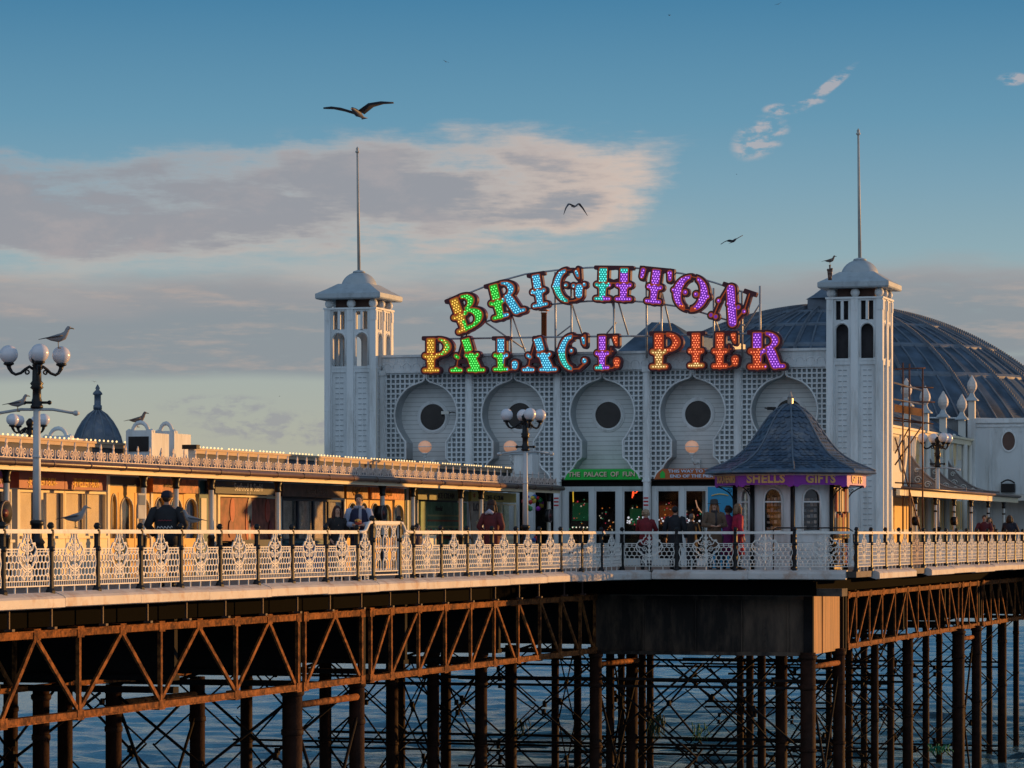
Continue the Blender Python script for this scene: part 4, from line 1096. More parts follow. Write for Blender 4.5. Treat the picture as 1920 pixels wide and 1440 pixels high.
def stem(x, w=.115, y1=.97, foot=.20):
    """ornate tuscan stem: upper block, knobs at the waist, tapering lower block and a knobbed foot"""
    return [S2.box(x, (y1+.56)/2, w, (y1-.56)/2, .02), S2.seg(x, .42, x, .08, w*.95, w*.8), S2.circ(x-w-.07, .47, .055), S2.circ(x+w+.07, .47, .055),
            S2.seg(x-w-.05, .46, x-w*.3, .38, .045), S2.seg(x+w+.05, .46, x+w*.3, .38, .045), S2.seg(x-foot, .045, x+foot, .045, .05), S2.circ(x, .06, .085)]
def serif(x, w=.25): return [S2.box(x, .985, w, .035, .01)]
GL = {}
def bow(cx, cy, R, ry, tk):     # right-hand bowl
    return half(S2.cres(cx, cy, R, R-tk, -.0, ry, ry-.07), 1, cx)
GL['I'] = (.66, stem(.33), serif(.33, .27))
GL['P'] = (.92, stem(.28)+[half(S2.cres(.50, .725, .38, .20, 0, .255, .19), 1, .52)], serif(.32, .30)+[S2.box(.45, .955, .12, .045), S2.box(.45, .50, .12, .04)])
GL['R'] = (1.06, stem(.28)+[half(S2.cres(.50, .745, .36, .19, 0, .235, .17), 1, .52), S2.seg(.66, .42, .78, .10, .12, .12), S2.seg(.78, .05, 1.0, .05, .05), S2.circ(.66, .44, .11)], serif(.32, .30)+[S2.box(.45, .955, .12, .045), S2.box(.5, .53, .16, .04)])
GL['B'] = (1.0, stem(.28)+[half(S2.cres(.48, .76, .35, .17, 0, .22, .15), 1, .50), half(S2.cres(.50, .28, .42, .20, 0, .27, .19), 1, .53)], serif(.30, .28)+[S2.box(.43, .955, .12, .045), S2.box(.5, .53, .18, .04), S2.box(.43, .03, .2, .04)])
GL['H'] = (1.22, stem(.29)+stem(.93), serif(.29, .26)+serif(.93, .26)+[S2.seg(.42, .52, .80, .52, .05), S2.seg(.5, .60, .61, .56, .03), S2.seg(.72, .60, .61, .56, .03), S2.seg(.3, .99, .9, .99, .03)])
GL['T'] = (1.12, stem(.56)+[S2.seg(.14, .92, .12, .74, .06, .05), S2.seg(.98, .92, 1.0, .74, .06, .05)], [S2.box(.56, .975, .52, .045), S2.seg(.13, .93, .13, .70, .08), S2.seg(.99, .93, .99, .70, .08)])
GL['A'] = (1.12, [S2.box(.53, .78, .115, .19, .02, .30), S2.seg(.66, .42, .80, .12, .12, .14), S2.circ(.50, .48, .05), S2.circ(.85, .49, .05), S2.seg(.5, .47, .62, .42, .045), S2.seg(.84, .48, .72, .42, .045), S2.seg(.58, .05, 1.04, .05, .05), S2.circ(.17, .47, .05), S2.seg(.17, .46, .24, .42, .045), S2.seg(.04, .05, .32, .05, .05), S2.circ(.18, .09, .055)],
           [S2.seg(.42, .94, .22, .3, .045), S2.seg(.22, .3, .18, .06, .05), S2.seg(.2, .31, .62, .31, .035), S2.seg(.36, .975, .56, .975, .035), S2.seg(.5, .95, .62, .5, .08)])
GL['L'] = (.98, stem(.30)+[S2.circ(.76, .20, .10), S2.circ(.76, .12, .09)], serif(.30, .27)+[S2.seg(.3, .02, .66, .02, .05), S2.seg(.66, .03, .80, .12, .06)])
GL['E'] = (1.0, stem(.30)+[S2.circ(.80, .22, .10), S2.circ(.80, .13, .08), S2.seg(.74, .90, .78, .76, .055, .04)], [S2.box(.50, .97, .36, .04), S2.seg(.80, .94, .80, .70, .075), S2.seg(.3, .02, .66, .02, .05), S2.seg(.66, .03, .84, .14, .06), S2.seg(.42, .52, .60, .52, .045), S2.seg(.60, .62, .60, .42, .045), S2.circ(.66, .52, .06)])
GL['C'] = (1.0, [half(S2.cres(.46, .5, .44, .30, .06, .50, .43), -1, .44), S2.circ(.04, .55, .055), S2.circ(.42, .55, .05), S2.seg(.80, .88, .82, .76, .05, .04), S2.circ(.84, .26, .07)],
           [S2.seg(.40, .97, .70, .95, .045), S2.seg(.85, .97, .85, .70, .075), S2.seg(.40, .03, .66, .04, .05), S2.seg(.66, .04, .86, .20, .06)])
GL['G'] = (1.1, [half(S2.cres(.46, .5, .44, .30, .06, .50, .43), -1, .44), S2.circ(.04, .52, .055), S2.circ(.42, .52, .05), S2.seg(.78, .88, .82, .76, .05, .04), S2.seg(.84, .40, .82, .20, .11), S2.circ(.66, .48, .05), S2.circ(1.02, .48, .05)],
           [S2.seg(.40, .97, .70, .95, .045), S2.seg(.85, .97, .85, .70, .075), S2.seg(.40, .03, .66, .03, .05), S2.seg(.66, .03, .84, .08, .06), S2.seg(.64, .48, 1.04, .48, .04)])
def ocre(s):
    return half(S2.cres(.55, .5, .52, .34, -s*.13*-1*-1, .50, .40), s, .55+s*.08)
GL['O'] = (1.1, [half(S2.cres(.55, .5, .52, .30, 0, .50, .44), -1, .44), half(S2.cres(.55, .5, .52, .30, 0, .50, .44), 1, .66), S2.circ(.02, .5, .05), S2.circ(1.08, .5, .05), S2.circ(.38, .5, .06), S2.circ(.72, .5, .06)],
           [S2.seg(.40, .965, .70, .965, .045), S2.seg(.40, .035, .70, .035, .045), S2.seg(.36, .5, .40, .5, .03)])
GL['N'] = (1.2, [S2.seg(.42, .90, .56, .58, .12), S2.seg(.64, .42, .80, .06, .12), S2.circ(.50, .50, .05), S2.circ(.82, .50, .05), S2.circ(.17, .50, .05), S2.circ(1.03, .44, .05), S2.circ(.08, .06, .05), S2.circ(.24, .06, .05)],
           [S2.box(.34, .975, .20, .04), S2.seg(.20, .5, .17, .08, .05), S2.seg(.30, .9, .2, .5, .05), S2.seg(.04, .05, .28, .05, .05), S2.box(1.02, .975, .18, .04), S2.seg(1.02, .95, 1.03, .5, .05), S2.seg(1.03, .5, .84, .05, .06), S2.seg(.72, .02, .9, .02, .06)])
def march(f, lvl, w, step, pad=.14):
    """2-D region f<lvl as polygons on a grid"""
    nx, ny = int((w+2*pad)/step)+2, int((1+2*pad)/step)+2
    g = [[f(-pad+i*step, -pad+j*step)-lvl for j in range(ny)] for i in range(nx)]
    vid = {}; vs = []; fs = []
    def vert(k, p):
        if k not in vid: vid[k] = len(vs); vs.append(p)
        return vid[k]
    for i in range(nx-1):
        for j in range(ny-1):
            cor = [(i, j), (i+1, j), (i+1, j+1), (i, j+1)]; vals = [g[a][b_] for a, b_ in cor]
            if min(vals) >= 0: continue
            poly = []
            for k in range(4):
                a, c = cor[k], cor[(k+1) % 4]; va_, vc_ = vals[k], vals[(k+1) % 4]
                if va_ < 0: poly.append(vert(a, (-pad+a[0]*step, -pad+a[1]*step)))
                if (va_ < 0) != (vc_ < 0):
                    t_ = va_/(va_-vc_)
                    poly.append(vert((min(a, c), max(a, c)), (-pad+(a[0]+(c[0]-a[0])*t_)*step, -pad+(a[1]+(c[1]-a[1])*t_)*step)))
            if len(poly) >= 3: fs.append(poly)
    return vs, fs
def solid(b, vs, fs, fn, d0, d1, m=0):
    n = len(vs); V3 = [fn(p, d0) for p in vs]+[fn(p, d1) for p in vs]
    cnt = {}
    for f in fs:
        for a, c in zip(f, f[1:]+f[:1]): cnt[(a, c)] = 1
    F3 = [list(f) for f in fs]+[[i+n for i in f][::-1] for f in fs]
    for (a, c) in cnt:
        if (c, a) not in cnt: F3.append([a, c, c+n, a+n])
    b.add(V3, F3, m)
def colmix(a, b_, t): return tuple(x+(y-x)*t for x, y in zip(a, b_))
Y_, G_, C_, P_, O_, R_, W_ = 'yellow', 'green', 'cyan', 'purple', 'orange', 'red', 'warm'
BC = {'yellow': (1.0, .62, .04), 'green': (.10, 1.0, .12), 'cyan': (.16, .75, 1.0), 'teal': (.06, .85, .75), 'purple': (.60, .15, .96), 'orange': (1.0, .20, .02), 'red': (1.0, .06, .03), 'warm': (1.0, .66, .25)}
BM = {k: emit('bulb_'+k, colmix(c, (1, 1, 1), .08), 1.45) for k, c in BC.items()}
FM = {k: emit('panel_'+k, tuple(x**1.6*.8 for x in c), .28) for k, c in BC.items()}  # coloured spill of the bulbs put into the letter face as glow
VS_ = 103.15
sign = thing('letter_sign', 'illuminated circus letters spelling BRIGHTON PALACE PIER in rainbow bulbs above the entrance', 'sign', (-28.5, VS_, 5.9))
letters = [  # char, px, py, rot, height px, width px, colour fn
    ('B', 874, 584, 21, 62, 62, lambda x, y: Y_ if x < .42 and (y > .3 or x < .28) else G_),
    ('R', 947, 560, 14, 62, 66, lambda x, y: G_ if x < .45 and not (y < .15 and x > .36) else C_),
    ('I', 1009, 544, 9, 58, 38, lambda x, y: C_),
    ('G', 1069, 535, 4, 58, 62, lambda x, y: 'teal' if x < .5 and y < .5 else C_),
    ('H', 1150, 532, -2, 58, 74, lambda x, y: 'teal' if x < .5 and not (y < .12 and x > .3) or (x > .6 and y > .84) else P_),
    ('T', 1228, 536, -7, 60, 66, lambda x, y: P_),
    ('O', 1295, 550, -12, 62, 66, lambda x, y: O_ if y < .12 and .3 < x < .8 else P_),
    ('N', 1372, 572, -19, 64, 70, lambda x, y: P_),
    ('P', 819, 665, 0, 60, 56, lambda x, y: Y_ if x < .5 or (x+y*3) % .2 < .1 else G_),
    ('A', 878, 665, 0, 60, 66, lambda x, y: G_),
    ('L', 950, 664, 0, 58, 56, lambda x, y: C_ if y > .55 or x > .5 or (x > .36 and y > .2) else G_),
    ('A', 1013, 664, 0, 60, 66, lambda x, y: C_),
    ('C', 1076, 661, 0, 62, 58, lambda x, y: 'teal' if y < .5 and x < .4 else C_),
    ('E', 1140, 660, 0, 60, 54, lambda x, y: O_ if x > .55 else ('teal' if y < .14 and x < .3 else P_)),
    ('P', 1247, 657, 0, 62, 58, lambda x, y: W_ if y < .52 and x < .5 else O_),
    ('I', 1305, 656, 0, 60, 38, lambda x, y: W_ if y < .12 else O_),
    ('E', 1361, 656, 0, 62, 56, lambda x, y: O_),
    ('R', 1437, 656, 0, 64, 70, lambda x, y: P_ if y > .52 or x > .5 or (x > .36 and y > .15) else O_)]
fcache = {}
bulbs_left = 100
rest = MB(); rest_m = []
bball = MB(); bball.ball((0, 0, 0), .022, 8)
bb_o = bball.build('bulb', BM['cyan'], None, world=False); bb_data = {}
for k in BM:
    d = bb_o.data.copy(); d.materials[0] = BM[k]; bb_data[k] = d
bpy.data.objects.remove(bb_o)
restk = {k: MB() for k in BM}
for li, (ch, px, py, rot, hp, wp, cf) in reversed(list(enumerate(letters))):
    w, fills, extra = GL[ch]
    if ch not in fcache:
        ff = union(fills); bf0 = union(fills+extra)
        body = lambda x, y, ff=ff, ef=union(extra): min(ff(x, y)-.075, ef(x, y)-.03)
        tr = lambda x, y, ff=ff, ef=union(extra): min(ff(x, y)-.028, ef(x, y)+.034)
        st = .024
        bl = []
        pb = .078; j = 0; y = .04
        while y < 1.0:
            x = (.0 if j % 2 else pb/2)
            while x < w:
                if ff(x, y) < -.012: bl.append((x, y))
                x += pb
            y += pb*.86; j += 1
        fcache[ch] = (march(body, 0, w, st), march(tr, 0, w, st), march(ff, 0, w, st), bl)
    (bv, bf_), (tv, tf), (fv, ff_), bl = fcache[ch]
    u0 = U(px, VS_); z0 = H(py, u0, VS_); s = DZ(u0, VS_)/F
    hgt = hp*s*1.07; sx = wp*s/w*1.05; a = math.radians(rot)
    def fn(p, d, hgt=hgt, sx=sx, a=a, u0=u0, z0=z0, w=w):
        X = (p[0]-w/2)*sx; Z = (p[1]-.5)*hgt
        return (u0+X*math.cos(a)-Z*math.sin(a), VS_+d, z0+X*math.sin(a)+Z*math.cos(a))
    b = MB(); solid(b, bv, bf_, fn, 0, .24)
    L_ = b.build('letter', MAROON, sign); 
    b = MB(); solid(b, tv, tf, fn, -.012, -.001); b.build('trim', TRIM, L_)
    b = MB(); cols = []
    kinds = ['yellow', 'green', 'cyan', 'teal', 'purple', 'orange', 'red', 'warm']
    bykind = {}
    for f in ff_:
        c = fv[f[0]]; bykind.setdefault(cf(c[0]/max(w, 1)*1.0 if False else c[0], c[1]), []).append(f)
    for k, fl in bykind.items(): solid(b, fv, fl, fn, -.022, -.013, kinds.index(k))
    b.build('light_panel', [FM[k] for k in kinds], L_)
    for (x, y) in bl:
        p = fn((x, y), -.034); k = cf(x, y)
        if bulbs_left > 0:
            o = bpy.data.objects.new('bulb', bb_data[k]); COL.objects.link(o); o.parent = L_; o.location = Vector(p)-off(L_); bulbs_left -= 1
        else:
            rest.ball(p, .022, 8, kinds.index(k))
o = rest.build('bulbs', [BM[k] for k in kinds], sign); o['kind'] = 'stuff'
# steel frame of the sign
FRM = mat('frame_paint', (.42, .44, .46), .45, .3, var=.15, dirt=(.3, .17, .1), dscale=2, damt=.6)
def fp(px, py, d=.3): 
    u = U(px, VS_+d); return (u, VS_+d, H(py, u, VS_+d))
def arcrail(pts, nm):
    b = MB(); b.tube([fp(*p) for p in pts], .03, 6); b.build(nm, FRM, sign)
arcrail([(838, 566), (880, 549), (930, 529), (985, 514), (1040, 507), (1100, 502), (1160, 500), (1220, 505), (1280, 513), (1340, 530), (1410, 553)], 'arch_rail')
arcrail([(860, 622), (915, 602), (975, 582), (1040, 570), (1100, 565), (1160, 563), (1220, 567), (1280, 576), (1340, 593), (1396, 610)], 'arch_rail')
arcrail([(800, 636), (1100, 631), (1212, 630)], 'straight_rail'); arcrail([(1212, 630), (1460, 624)], 'straight_rail')
for x, y0 in ((875, 560), (958, 592), (1041, 510), (1071, 540), (1151, 560), (1212, 510), (1240, 545), (1338, 540), (1391, 545), (1425, 536)):
    b = MB(); b.tube([fp(x, y0), fp(x+.5, 672)], .035, 6)
    o = b.build('upright', FRM, sign)
for a, c in (((911, 605), (985, 655)), ((961, 594), (985, 660)), ((1073, 572), (1092, 628)), ((1147, 565), (1152, 582)), ((1159, 565), (1178, 628)), ((1242, 550), (1258, 620)), ((1338, 590), (1350, 625)), ((1425, 570), (1393, 620)), ((1071, 610), (1045, 630)), ((1236, 605), (1220, 622)), ((1155, 605), (1138, 625))):
    b = MB(); b.tube([fp(*a, .35), fp(*c, .9)], .028, 6); b.build('stay', FRM, sign)
for y in (0,):
    for x in (958, 1041, 1151, 1240, 1338): 
        b = MB(); p = fp(x, 668); b.tube([p, (p[0], VW+.4, 5.93)], .03, 6); b.build('foot', FRM, sign)

# ================================================================= GREAT DOME + side hall
dc = at(1558, 1003, 145)
dm = thing('domed_hall', 'broad blue grey lead dome with ribs and a small lantern, behind the right tower', 'dome', (dc.x, dc.y, 5))
R = 14.0; zt = 9.95; zc = zt-R
def dz(r): return zc+math.sqrt(max(0, R*R-r*r))
b = MB()
NS = 72; rr_ = [.6+i*(10.9-.6)/14 for i in range(15)]
b.lathe((dc.x, dc.y, 0), [(r, dz(r)) for r in rr_[::-1]], NS, sm=True); b.build('dome_shell', LEAD, dm)
b = MB(); b.lathe((dc.x, dc.y, 0), [(10.6, DECK), (10.6, dz(10.9)), (10.95, dz(10.9)), (10.95, dz(10.9)+.06)], NS); b.build('drum', WALLW, dm)
for k in range(NS):
    a = 2*PI*k/NS
    if math.sin(a) > .5: continue      # far side is never in view
    b = MB(); big = k % 3 == 0
    pts = [(dc.x+r*math.cos(a), dc.y+r*math.sin(a), dz(r)+.03) for r in rr_[1:]]
    b.tube(pts, .075 if big else .045, 5)
    if big:
        for i in range(110):
            r = 1.2+9.6*i/109; b.box(dc.x+r*math.cos(a)-.035, dc.x+r*math.cos(a)+.035, dc.y+r*math.sin(a)-.035, dc.y+r*math.sin(a)+.035, dz(r)+.05, dz(r)+.19)
    b.build('rib', LEADR, dm)
for r in (3.2, 5.3, 7.2, 9.0):
    b = MB(); n = 96
    vs = []; fs = []
    for i in range(n):
        a = 2*PI*i/n
        for q, w_ in ((-.06, .02), (.0, .09), (.1, .07), (.12, -.03)): vs.append((dc.x+(r+q)*math.cos(a), dc.y+(r+q)*math.sin(a), dz(r+q)+w_))
    for i in range(n):
        j = (i+1) % n
        for k in range(3): fs.append((4*i+k, 4*j+k, 4*j+k+1, 4*i+k+1))
    b.add(vs, fs); b.build('seam_ring', LEADR, dm)
b = MB(); lx = at(1545, 1003, 143); zl = H(579, lx.x, lx.y)
b.box(lx.x-.6, lx.x+.9, lx.y-.6, lx.y+.6, zl-.4, zl+.42); b.lathe((lx.x+.15, lx.y, zl+.42), [(.95, 0), (.6, .2), (.3, .42), (.28, .6)], 8, sm=False); b.build('lantern', LEADR, dm)

# right side hall (sunlit wall with oval windows, then a shaded frontal wall)
sh = thing('side_hall', 'sunlit cream side hall with oval windows and a shaded end wall at the right', 'building', (-21.5, 120, DECK))
US = -21.5
v0, v1 = 104.9, V(1817, US)
zt1 = 3.85
b = MB(); b.box(US-4, US, v0, v1, DECK, zt1); b.build('side_wall', PALE, sh)
b = MB(); b.box(US, US+.12, v0, v1, zt1-.22, zt1-.02); b.box(US, US+.2, v0, v1, zt1-.02, zt1+.06); b.build('cornice', CREAM, sh)
b = MB(); b.add([(US+.1, v0, zt1+.06), (US+.1, v1, zt1+.06), (US-3, v1, zt1+1.6), (US-3, v0, zt1+1.6)], [(0, 1, 2, 3)]); b.build('lean_roof', LEAD, sh)
YEL = mat('yellow_panel', (.80, .50, .16), .5, var=.08)
wpx = (1690, 1718, 1752, 1788)
for i, px in enumerate(wpx):
    v = V(px, US); z = H(848, US, v)
    n = 24; ry, rz_ = .52, .62
    b = MB(); vs = []; fs = []
    for k in range(n):
        a = 2*PI*k/n
        for q, d in ((1, .0), (1, .07), (1.16, .07), (1.2, 0)): vs.append((US+d, v+ry*q*math.cos(a), z+rz_*q*math.sin(a)))
    for k in range(n):
        j = (k+1) % n
        for m_ in range(3): fs.append((4*k+m_, 4*j+m_, 4*j+m_+1, 4*k+m_+1))
    b.add(vs, fs); wo = b.build('window', PALE, sh)
    b = MB(); b.add([(US+.012, v+ry*math.cos(2*PI*k/n), z+rz_*math.sin(2*PI*k/n)) for k in range(n)], [tuple(range(n))]); b.build('pane', YEL, wo)
bayv = [v0+.25]+[V(p, US) for p in (1705, 1736, 1771, 1805)]+[v1-.12]
for v in bayv:
    for q in (-.16, .16):
        b = MB(); b.tube([(US+.08, v+q, DECK), (US+.08, v+q, zt1-.2)], .085, 10); b.build('pilaster', PALE, sh)
for a, c in zip(bayv, bayv[1:]):     # battens and arch relief
    b = MB()
    n = int((c-a-.8)/.22)
    for i in range(n+1): 
        y = a+.4+i*.22; b.box(US, US+.02, y-.03, y+.03, 3.0, zt1-.3)
    b.build('batten', CREAM, sh)
    b = MB(); b.box(US, US+.03, a+.35, c-.35, DECK, 1.35); 
    b.build('lower_panel', YEL, sh)
    b = MB()
    for y in (a+.8, (a+c)/2, c-.8): b.box(US+.03, US+.06, y-.02, y+.02, DECK, 1.35)
    b.box(US+.03, US+.05, a+.35, c-.35, .1, .2)
    b.build('panel_bead', PALE, sh)
# piers with flame finials
FLAME = mat('finial_stone', (.62, .56, .52), .6, var=.12)
def finial(x, y, z, nm, par):
    b = MB(); b.box(x-.13, x+.13, y-.13, y+.13, z-1.15, z); b.build('pier', PALE, par)
    b = MB(); e_ = .24
    b.lathe((x, y, z), [(e_*1.45, 0), (e_*1.45, .04), (e_*.75, .16), (e_*.45, .30), (e_*.45, .33)], 4, sm=False, a0=PI/4); b.build('pier_cap', CAPL, par)
    b = MB(); b.lathe((x, y, z+.30), [(.06, 0), (.10, .04), (.19, .18), (.215, .30), (.19, .44), (.10, .60), (.02, .74)], 10, sm=False); b.build('flame', FLAME, par)
for px, py in ((1702, 762), (1737, 775), (1771, 783), (1806, 787)):
    v = V(px, US); finial(US-.05, v, H(py, US, v), 'finial', sh)
# brackets above the veranda, in planes across the walk
SCR = mat('grey_scroll_iron', (.27, .235, .22), .5)
for i, px in enumerate((1697, 1708, 1742, 1776)):
    v = V(px, US+.1) if i else v0+.5
    L2 = 2.05; zt_, zb_ = 2.85, 1.62
    if i == 0: continue
    b = MB()
    cur = [(US+.1+L2*t_, zb_+.06+(zt_-zb_)*(1-t_)**2.6) for t_ in [k/12 for k in range(13)]]
    b.tube([(x, v, z) for x, z in cur], .035, 6); b.tube([(US+.1, v, zb_), (US+.1+L2, v, zb_)], .03, 6); b.tube([(US+.12, v, zb_), (US+.12, v, zt_)], .03, 6)
    for cx_, cz_, r_ in ((.28, .35, .14), (.62, .2, .17), (.3, .12, .1), (1.0, .14, .1), (1.35, .1, .07), (.2, .62, .09)):
        b.tube([(US+.1+cx_+r_*(1-.75*k/12)*math.cos(1.4*2*PI*k/12), v, zb_+cz_+r_*(1-.75*k/12)*math.sin(1.4*2*PI*k/12)) for k in range(13)], .016, 5)
    poly = [(US+.1, zb_)]+cur[:]+[(US+.1+L2, zb_)]
    for (p_, q_) in zip(cur, cur[1:]): b.add([(p_[0], v, zb_), (q_[0], v, zb_), (q_[0], v, q_[1]), (p_[0], v, p_[1]), (p_[0], v+.03, zb_), (q_[0], v+.03, zb_), (q_[0], v+.03, q_[1]), (p_[0], v+.03, p_[1])], [(0, 1, 2, 3), (7, 6, 5, 4)])
    b.build('scroll_bracket', SCR, sh)
    b = MB()
    for cx_, cz_, r_ in ((.26, .40, .15), (.62, .22, .14), (.22, .75, .10), (1.0, .13, .08)):
        b.tube([(US+.1+cx_+r_*(1-.75*k/12)*math.cos(1.4*2*PI*k/12), v-.02, zb_+cz_+r_*(1-.75*k/12)*math.sin(1.4*2*PI*k/12)) for k in range(13)], .02, 5)
    b.build('scroll_work', PALE, sh)
ve = US+2.45
b = MB(); b.box(ve-.06, ve+.06, v0, 131, 1.27, 1.47); b.build('veranda_beam', CREAM, sh)
b = MB(); b.add([(US, v0, 1.66), (ve+.12, v0, 1.50), (ve+.12, 131, 1.50), (US, 131, 1.66), (US, v0, 1.60), (ve+.12, v0, 1.46), (ve+.12, 131, 1.46), (US, 131, 1.60)], [(0, 1, 2, 3), (7, 6, 5, 4), (0, 1, 5, 4), (1, 2, 6, 5), (2, 3, 7, 6)]); b.build('veranda_roof', ROOF, sh)
b = MB(); b.tube([(ve+.14, v0, 1.52), (ve+.14, 131, 1.52)], .05, 8); b.build('gutter', GUT, sh)
for px in (1717, 1754, 1789, 1821, 1853, 1882):
    v = V(px, ve)
    b = MB(); b.tube([(ve, v, DECK), (ve, v, 1.27)], .05, 10); c_ = b.build('column', PALE, sh)
    b = MB(); b.lathe((ve, v, 1.02), [(.055, 0), (.08, .05), (.06, .1), (.06, .14), (.1, .25)], 10); b.lathe((ve, v, .78), [(.055, 0), (.075, .03), (.055, .06)], 10); b.build('column_cap', BLACK, c_)
# frontal end wall
vf = v1; xr = -8.0
zt2 = 4.72
b = MB(); b.box(US, xr, vf, vf+3, DECK, zt2); b.build('end_wall', WALLW, sh)
b = MB(); b.box(US-.02, xr, vf-.09, vf, zt2-.16, zt2+.03); b.box(US-.02, xr, vf-.05, vf, zt2-.32, zt2-.27); b.build('end_cornice', WHITE, sh)
for i in range(5):
    x = US+.12+3.05*i; b = MB(); b.box(x-.16, x+.16, vf-.14, vf, DECK, zt2); b.build('end_pilaster', WHITE, sh)
    finial(x, vf-.0, zt2+.75, 'f', sh)
    cx = x+1.5; zc_ = H(827, cx, vf)
    b = MB()
    for q in (-.75, .75): b.box(cx+q-.05, cx+q+.05, vf-.04, vf, DECK, zt2-.4)
    for q in (-.5, -.2, .2, .5): b.box(cx+q-.04, cx+q+.04, vf-.03, vf, zt2-.55, zt2-.36)
    b.box(cx-.75, cx+.75, vf-.035, vf, 1.66, 1.74); b.build('panel_bead', WALLW, sh)
    n = 28; b = MB(); vs = []; fs = []
    for k in range(n):
        a = 2*PI*k/n
        for q, d in ((1, 0), (1, .06), (1.17, .06), (1.2, 0)): vs.append((cx+.26*q*math.cos(a), vf-d, zc_+.38*q*math.sin(a)))
    for k in range(n):
        j = (k+1) % n
        for m_ in range(3): fs.append((4*k+m_, 4*j+m_, 4*j+m_+1, 4*k+m_+1))
    b.add(vs, fs); wo = b.build('window', WHITE, sh)
    b = MB(); b.add([(cx+.26*math.cos(2*PI*k/n), vf-.012, zc_+.38*math.sin(2*PI*k/n)) for k in range(n)], [tuple(range(n))]); b.build('pane', mat('brown_pane', (.10, .06, .05), .3), wo)
    b = MB(); b.box(cx-.28, cx+.28, vf-.30, vf-.05, 1.72, 2.08); b.tube([(cx-.28+.56*k/8, vf-.28, 2.1+.13*math.sin(PI*k/8)) for k in range(9)], .03, 6); b.build('screen_box', BLACK, sh)
b = MB(); b.box(US, xr, vf-1.2, vf, 1.50, 1.60); b.box(US, xr, vf-1.26, vf-1.2, 1.38, 1.62); b.build('end_canopy', PALE, sh)

# scaffolding
sc = thing('scaffolding', 'rusty tube scaffolding with a brown plank platform beside the right tower', 'scaffold', (-20.3, 106, DECK))
SCF = mat('scaffold_tube', (.12, .06, .045), .5, .5, var=.3); SCL = mat('scaffold_ledger', (.5, .4, .33), .5, .4)
vq = 106.2
def sp_(px, py, v=vq): u = U(px, v); return (u, v, H(py, u, v))
for px, y0, y1 in ((1705, 682, 1050), (1730, 690, 1000), (1693, 680, 1000)):
    b = MB(); b.tube([sp_(px, y0), sp_(px, y1)], .028, 6); b.build('standard', SCF, sc)
for a, c in (((1676, 717), (1729, 732)), ((1676, 748), (1729, 758))): b = MB(); b.tube([sp_(*a), sp_(*c)], .03, 6); b.build('ledger', SCL, sc)
for a, c in (((1690, 725), (1750, 727)), ((1690, 753), (1753, 754)), ((1676, 783), (1750, 795)), ((1676, 788), (1735, 794)), ((1678, 872), (1728, 800)), ((1678, 850), (1706, 800)), ((1678, 820), (1728, 1003)), ((1678, 905), (1728, 907)), ((1678, 692), (1735, 690))): b = MB(); b.tube([sp_(*a), sp_(*c, vq+.3)], .024, 6); b.build('brace_tube', SCF, sc)
b = MB(); p, q = sp_(1676, 772), sp_(1729, 781)
b.add([(p[0], vq+.1, p[2]), (q[0], vq+.1, q[2]), (q[0], vq+.1, q[2]+.25), (p[0], vq+.1, p[2]+.25), (p[0], vq+.15, p[2]), (q[0], vq+.15, q[2]), (q[0], vq+.15, q[2]+.25), (p[0], vq+.15, p[2]+.25)], [(0, 1, 2, 3), (7, 6, 5, 4), (0, 1, 5, 4), (1, 2, 6, 5), (2, 3, 7, 6), (3, 0, 4, 7)])
b.build('plank_guard', mat('plank', (.48, .22, .08), .7, var=.2, scale=4), sc)
# ================================================================= OCTAGONAL KIOSK
kc = at(1482, 1003, 93.0); KX, KY = kc.x, kc.y
A0 = math.radians(-75.5)
ki = thing('kiosk', 'octagonal white gift kiosk with a swept blue slate roof, purple fascia and arched windows', 'kiosk', (KX, KY, DECK))
prof = [(2.38, 1.70), (2.42, 1.73), (2.38, 1.79), (2.02, 1.90), (1.72, 2.03), (1.47, 2.18), (1.27, 2.34), (1.08, 2.56), (.93, 2.78), (.79, 3.0), (.66, 3.2), (.52, 3.38), (.36, 3.53), (.20, 3.63), (.09, 3.67)]
prof = [(r*1.05 if r < 2.2 else r, z) for r, z in prof]
b = MB(); b.lathe((KX, KY, 0), prof, 8, sm=False, a0=A0); b.build('roof', SLATE, ki)
for k in range(8):
    a = A0+k*PI/4; b = MB(); b.tube([(KX+(r+.01)*math.cos(a), KY+(r+.01)*math.sin(a), z+.01) for r, z in prof[2:]], .028, 6); b.build('hip_roll', LEADR, ki)
b = MB()
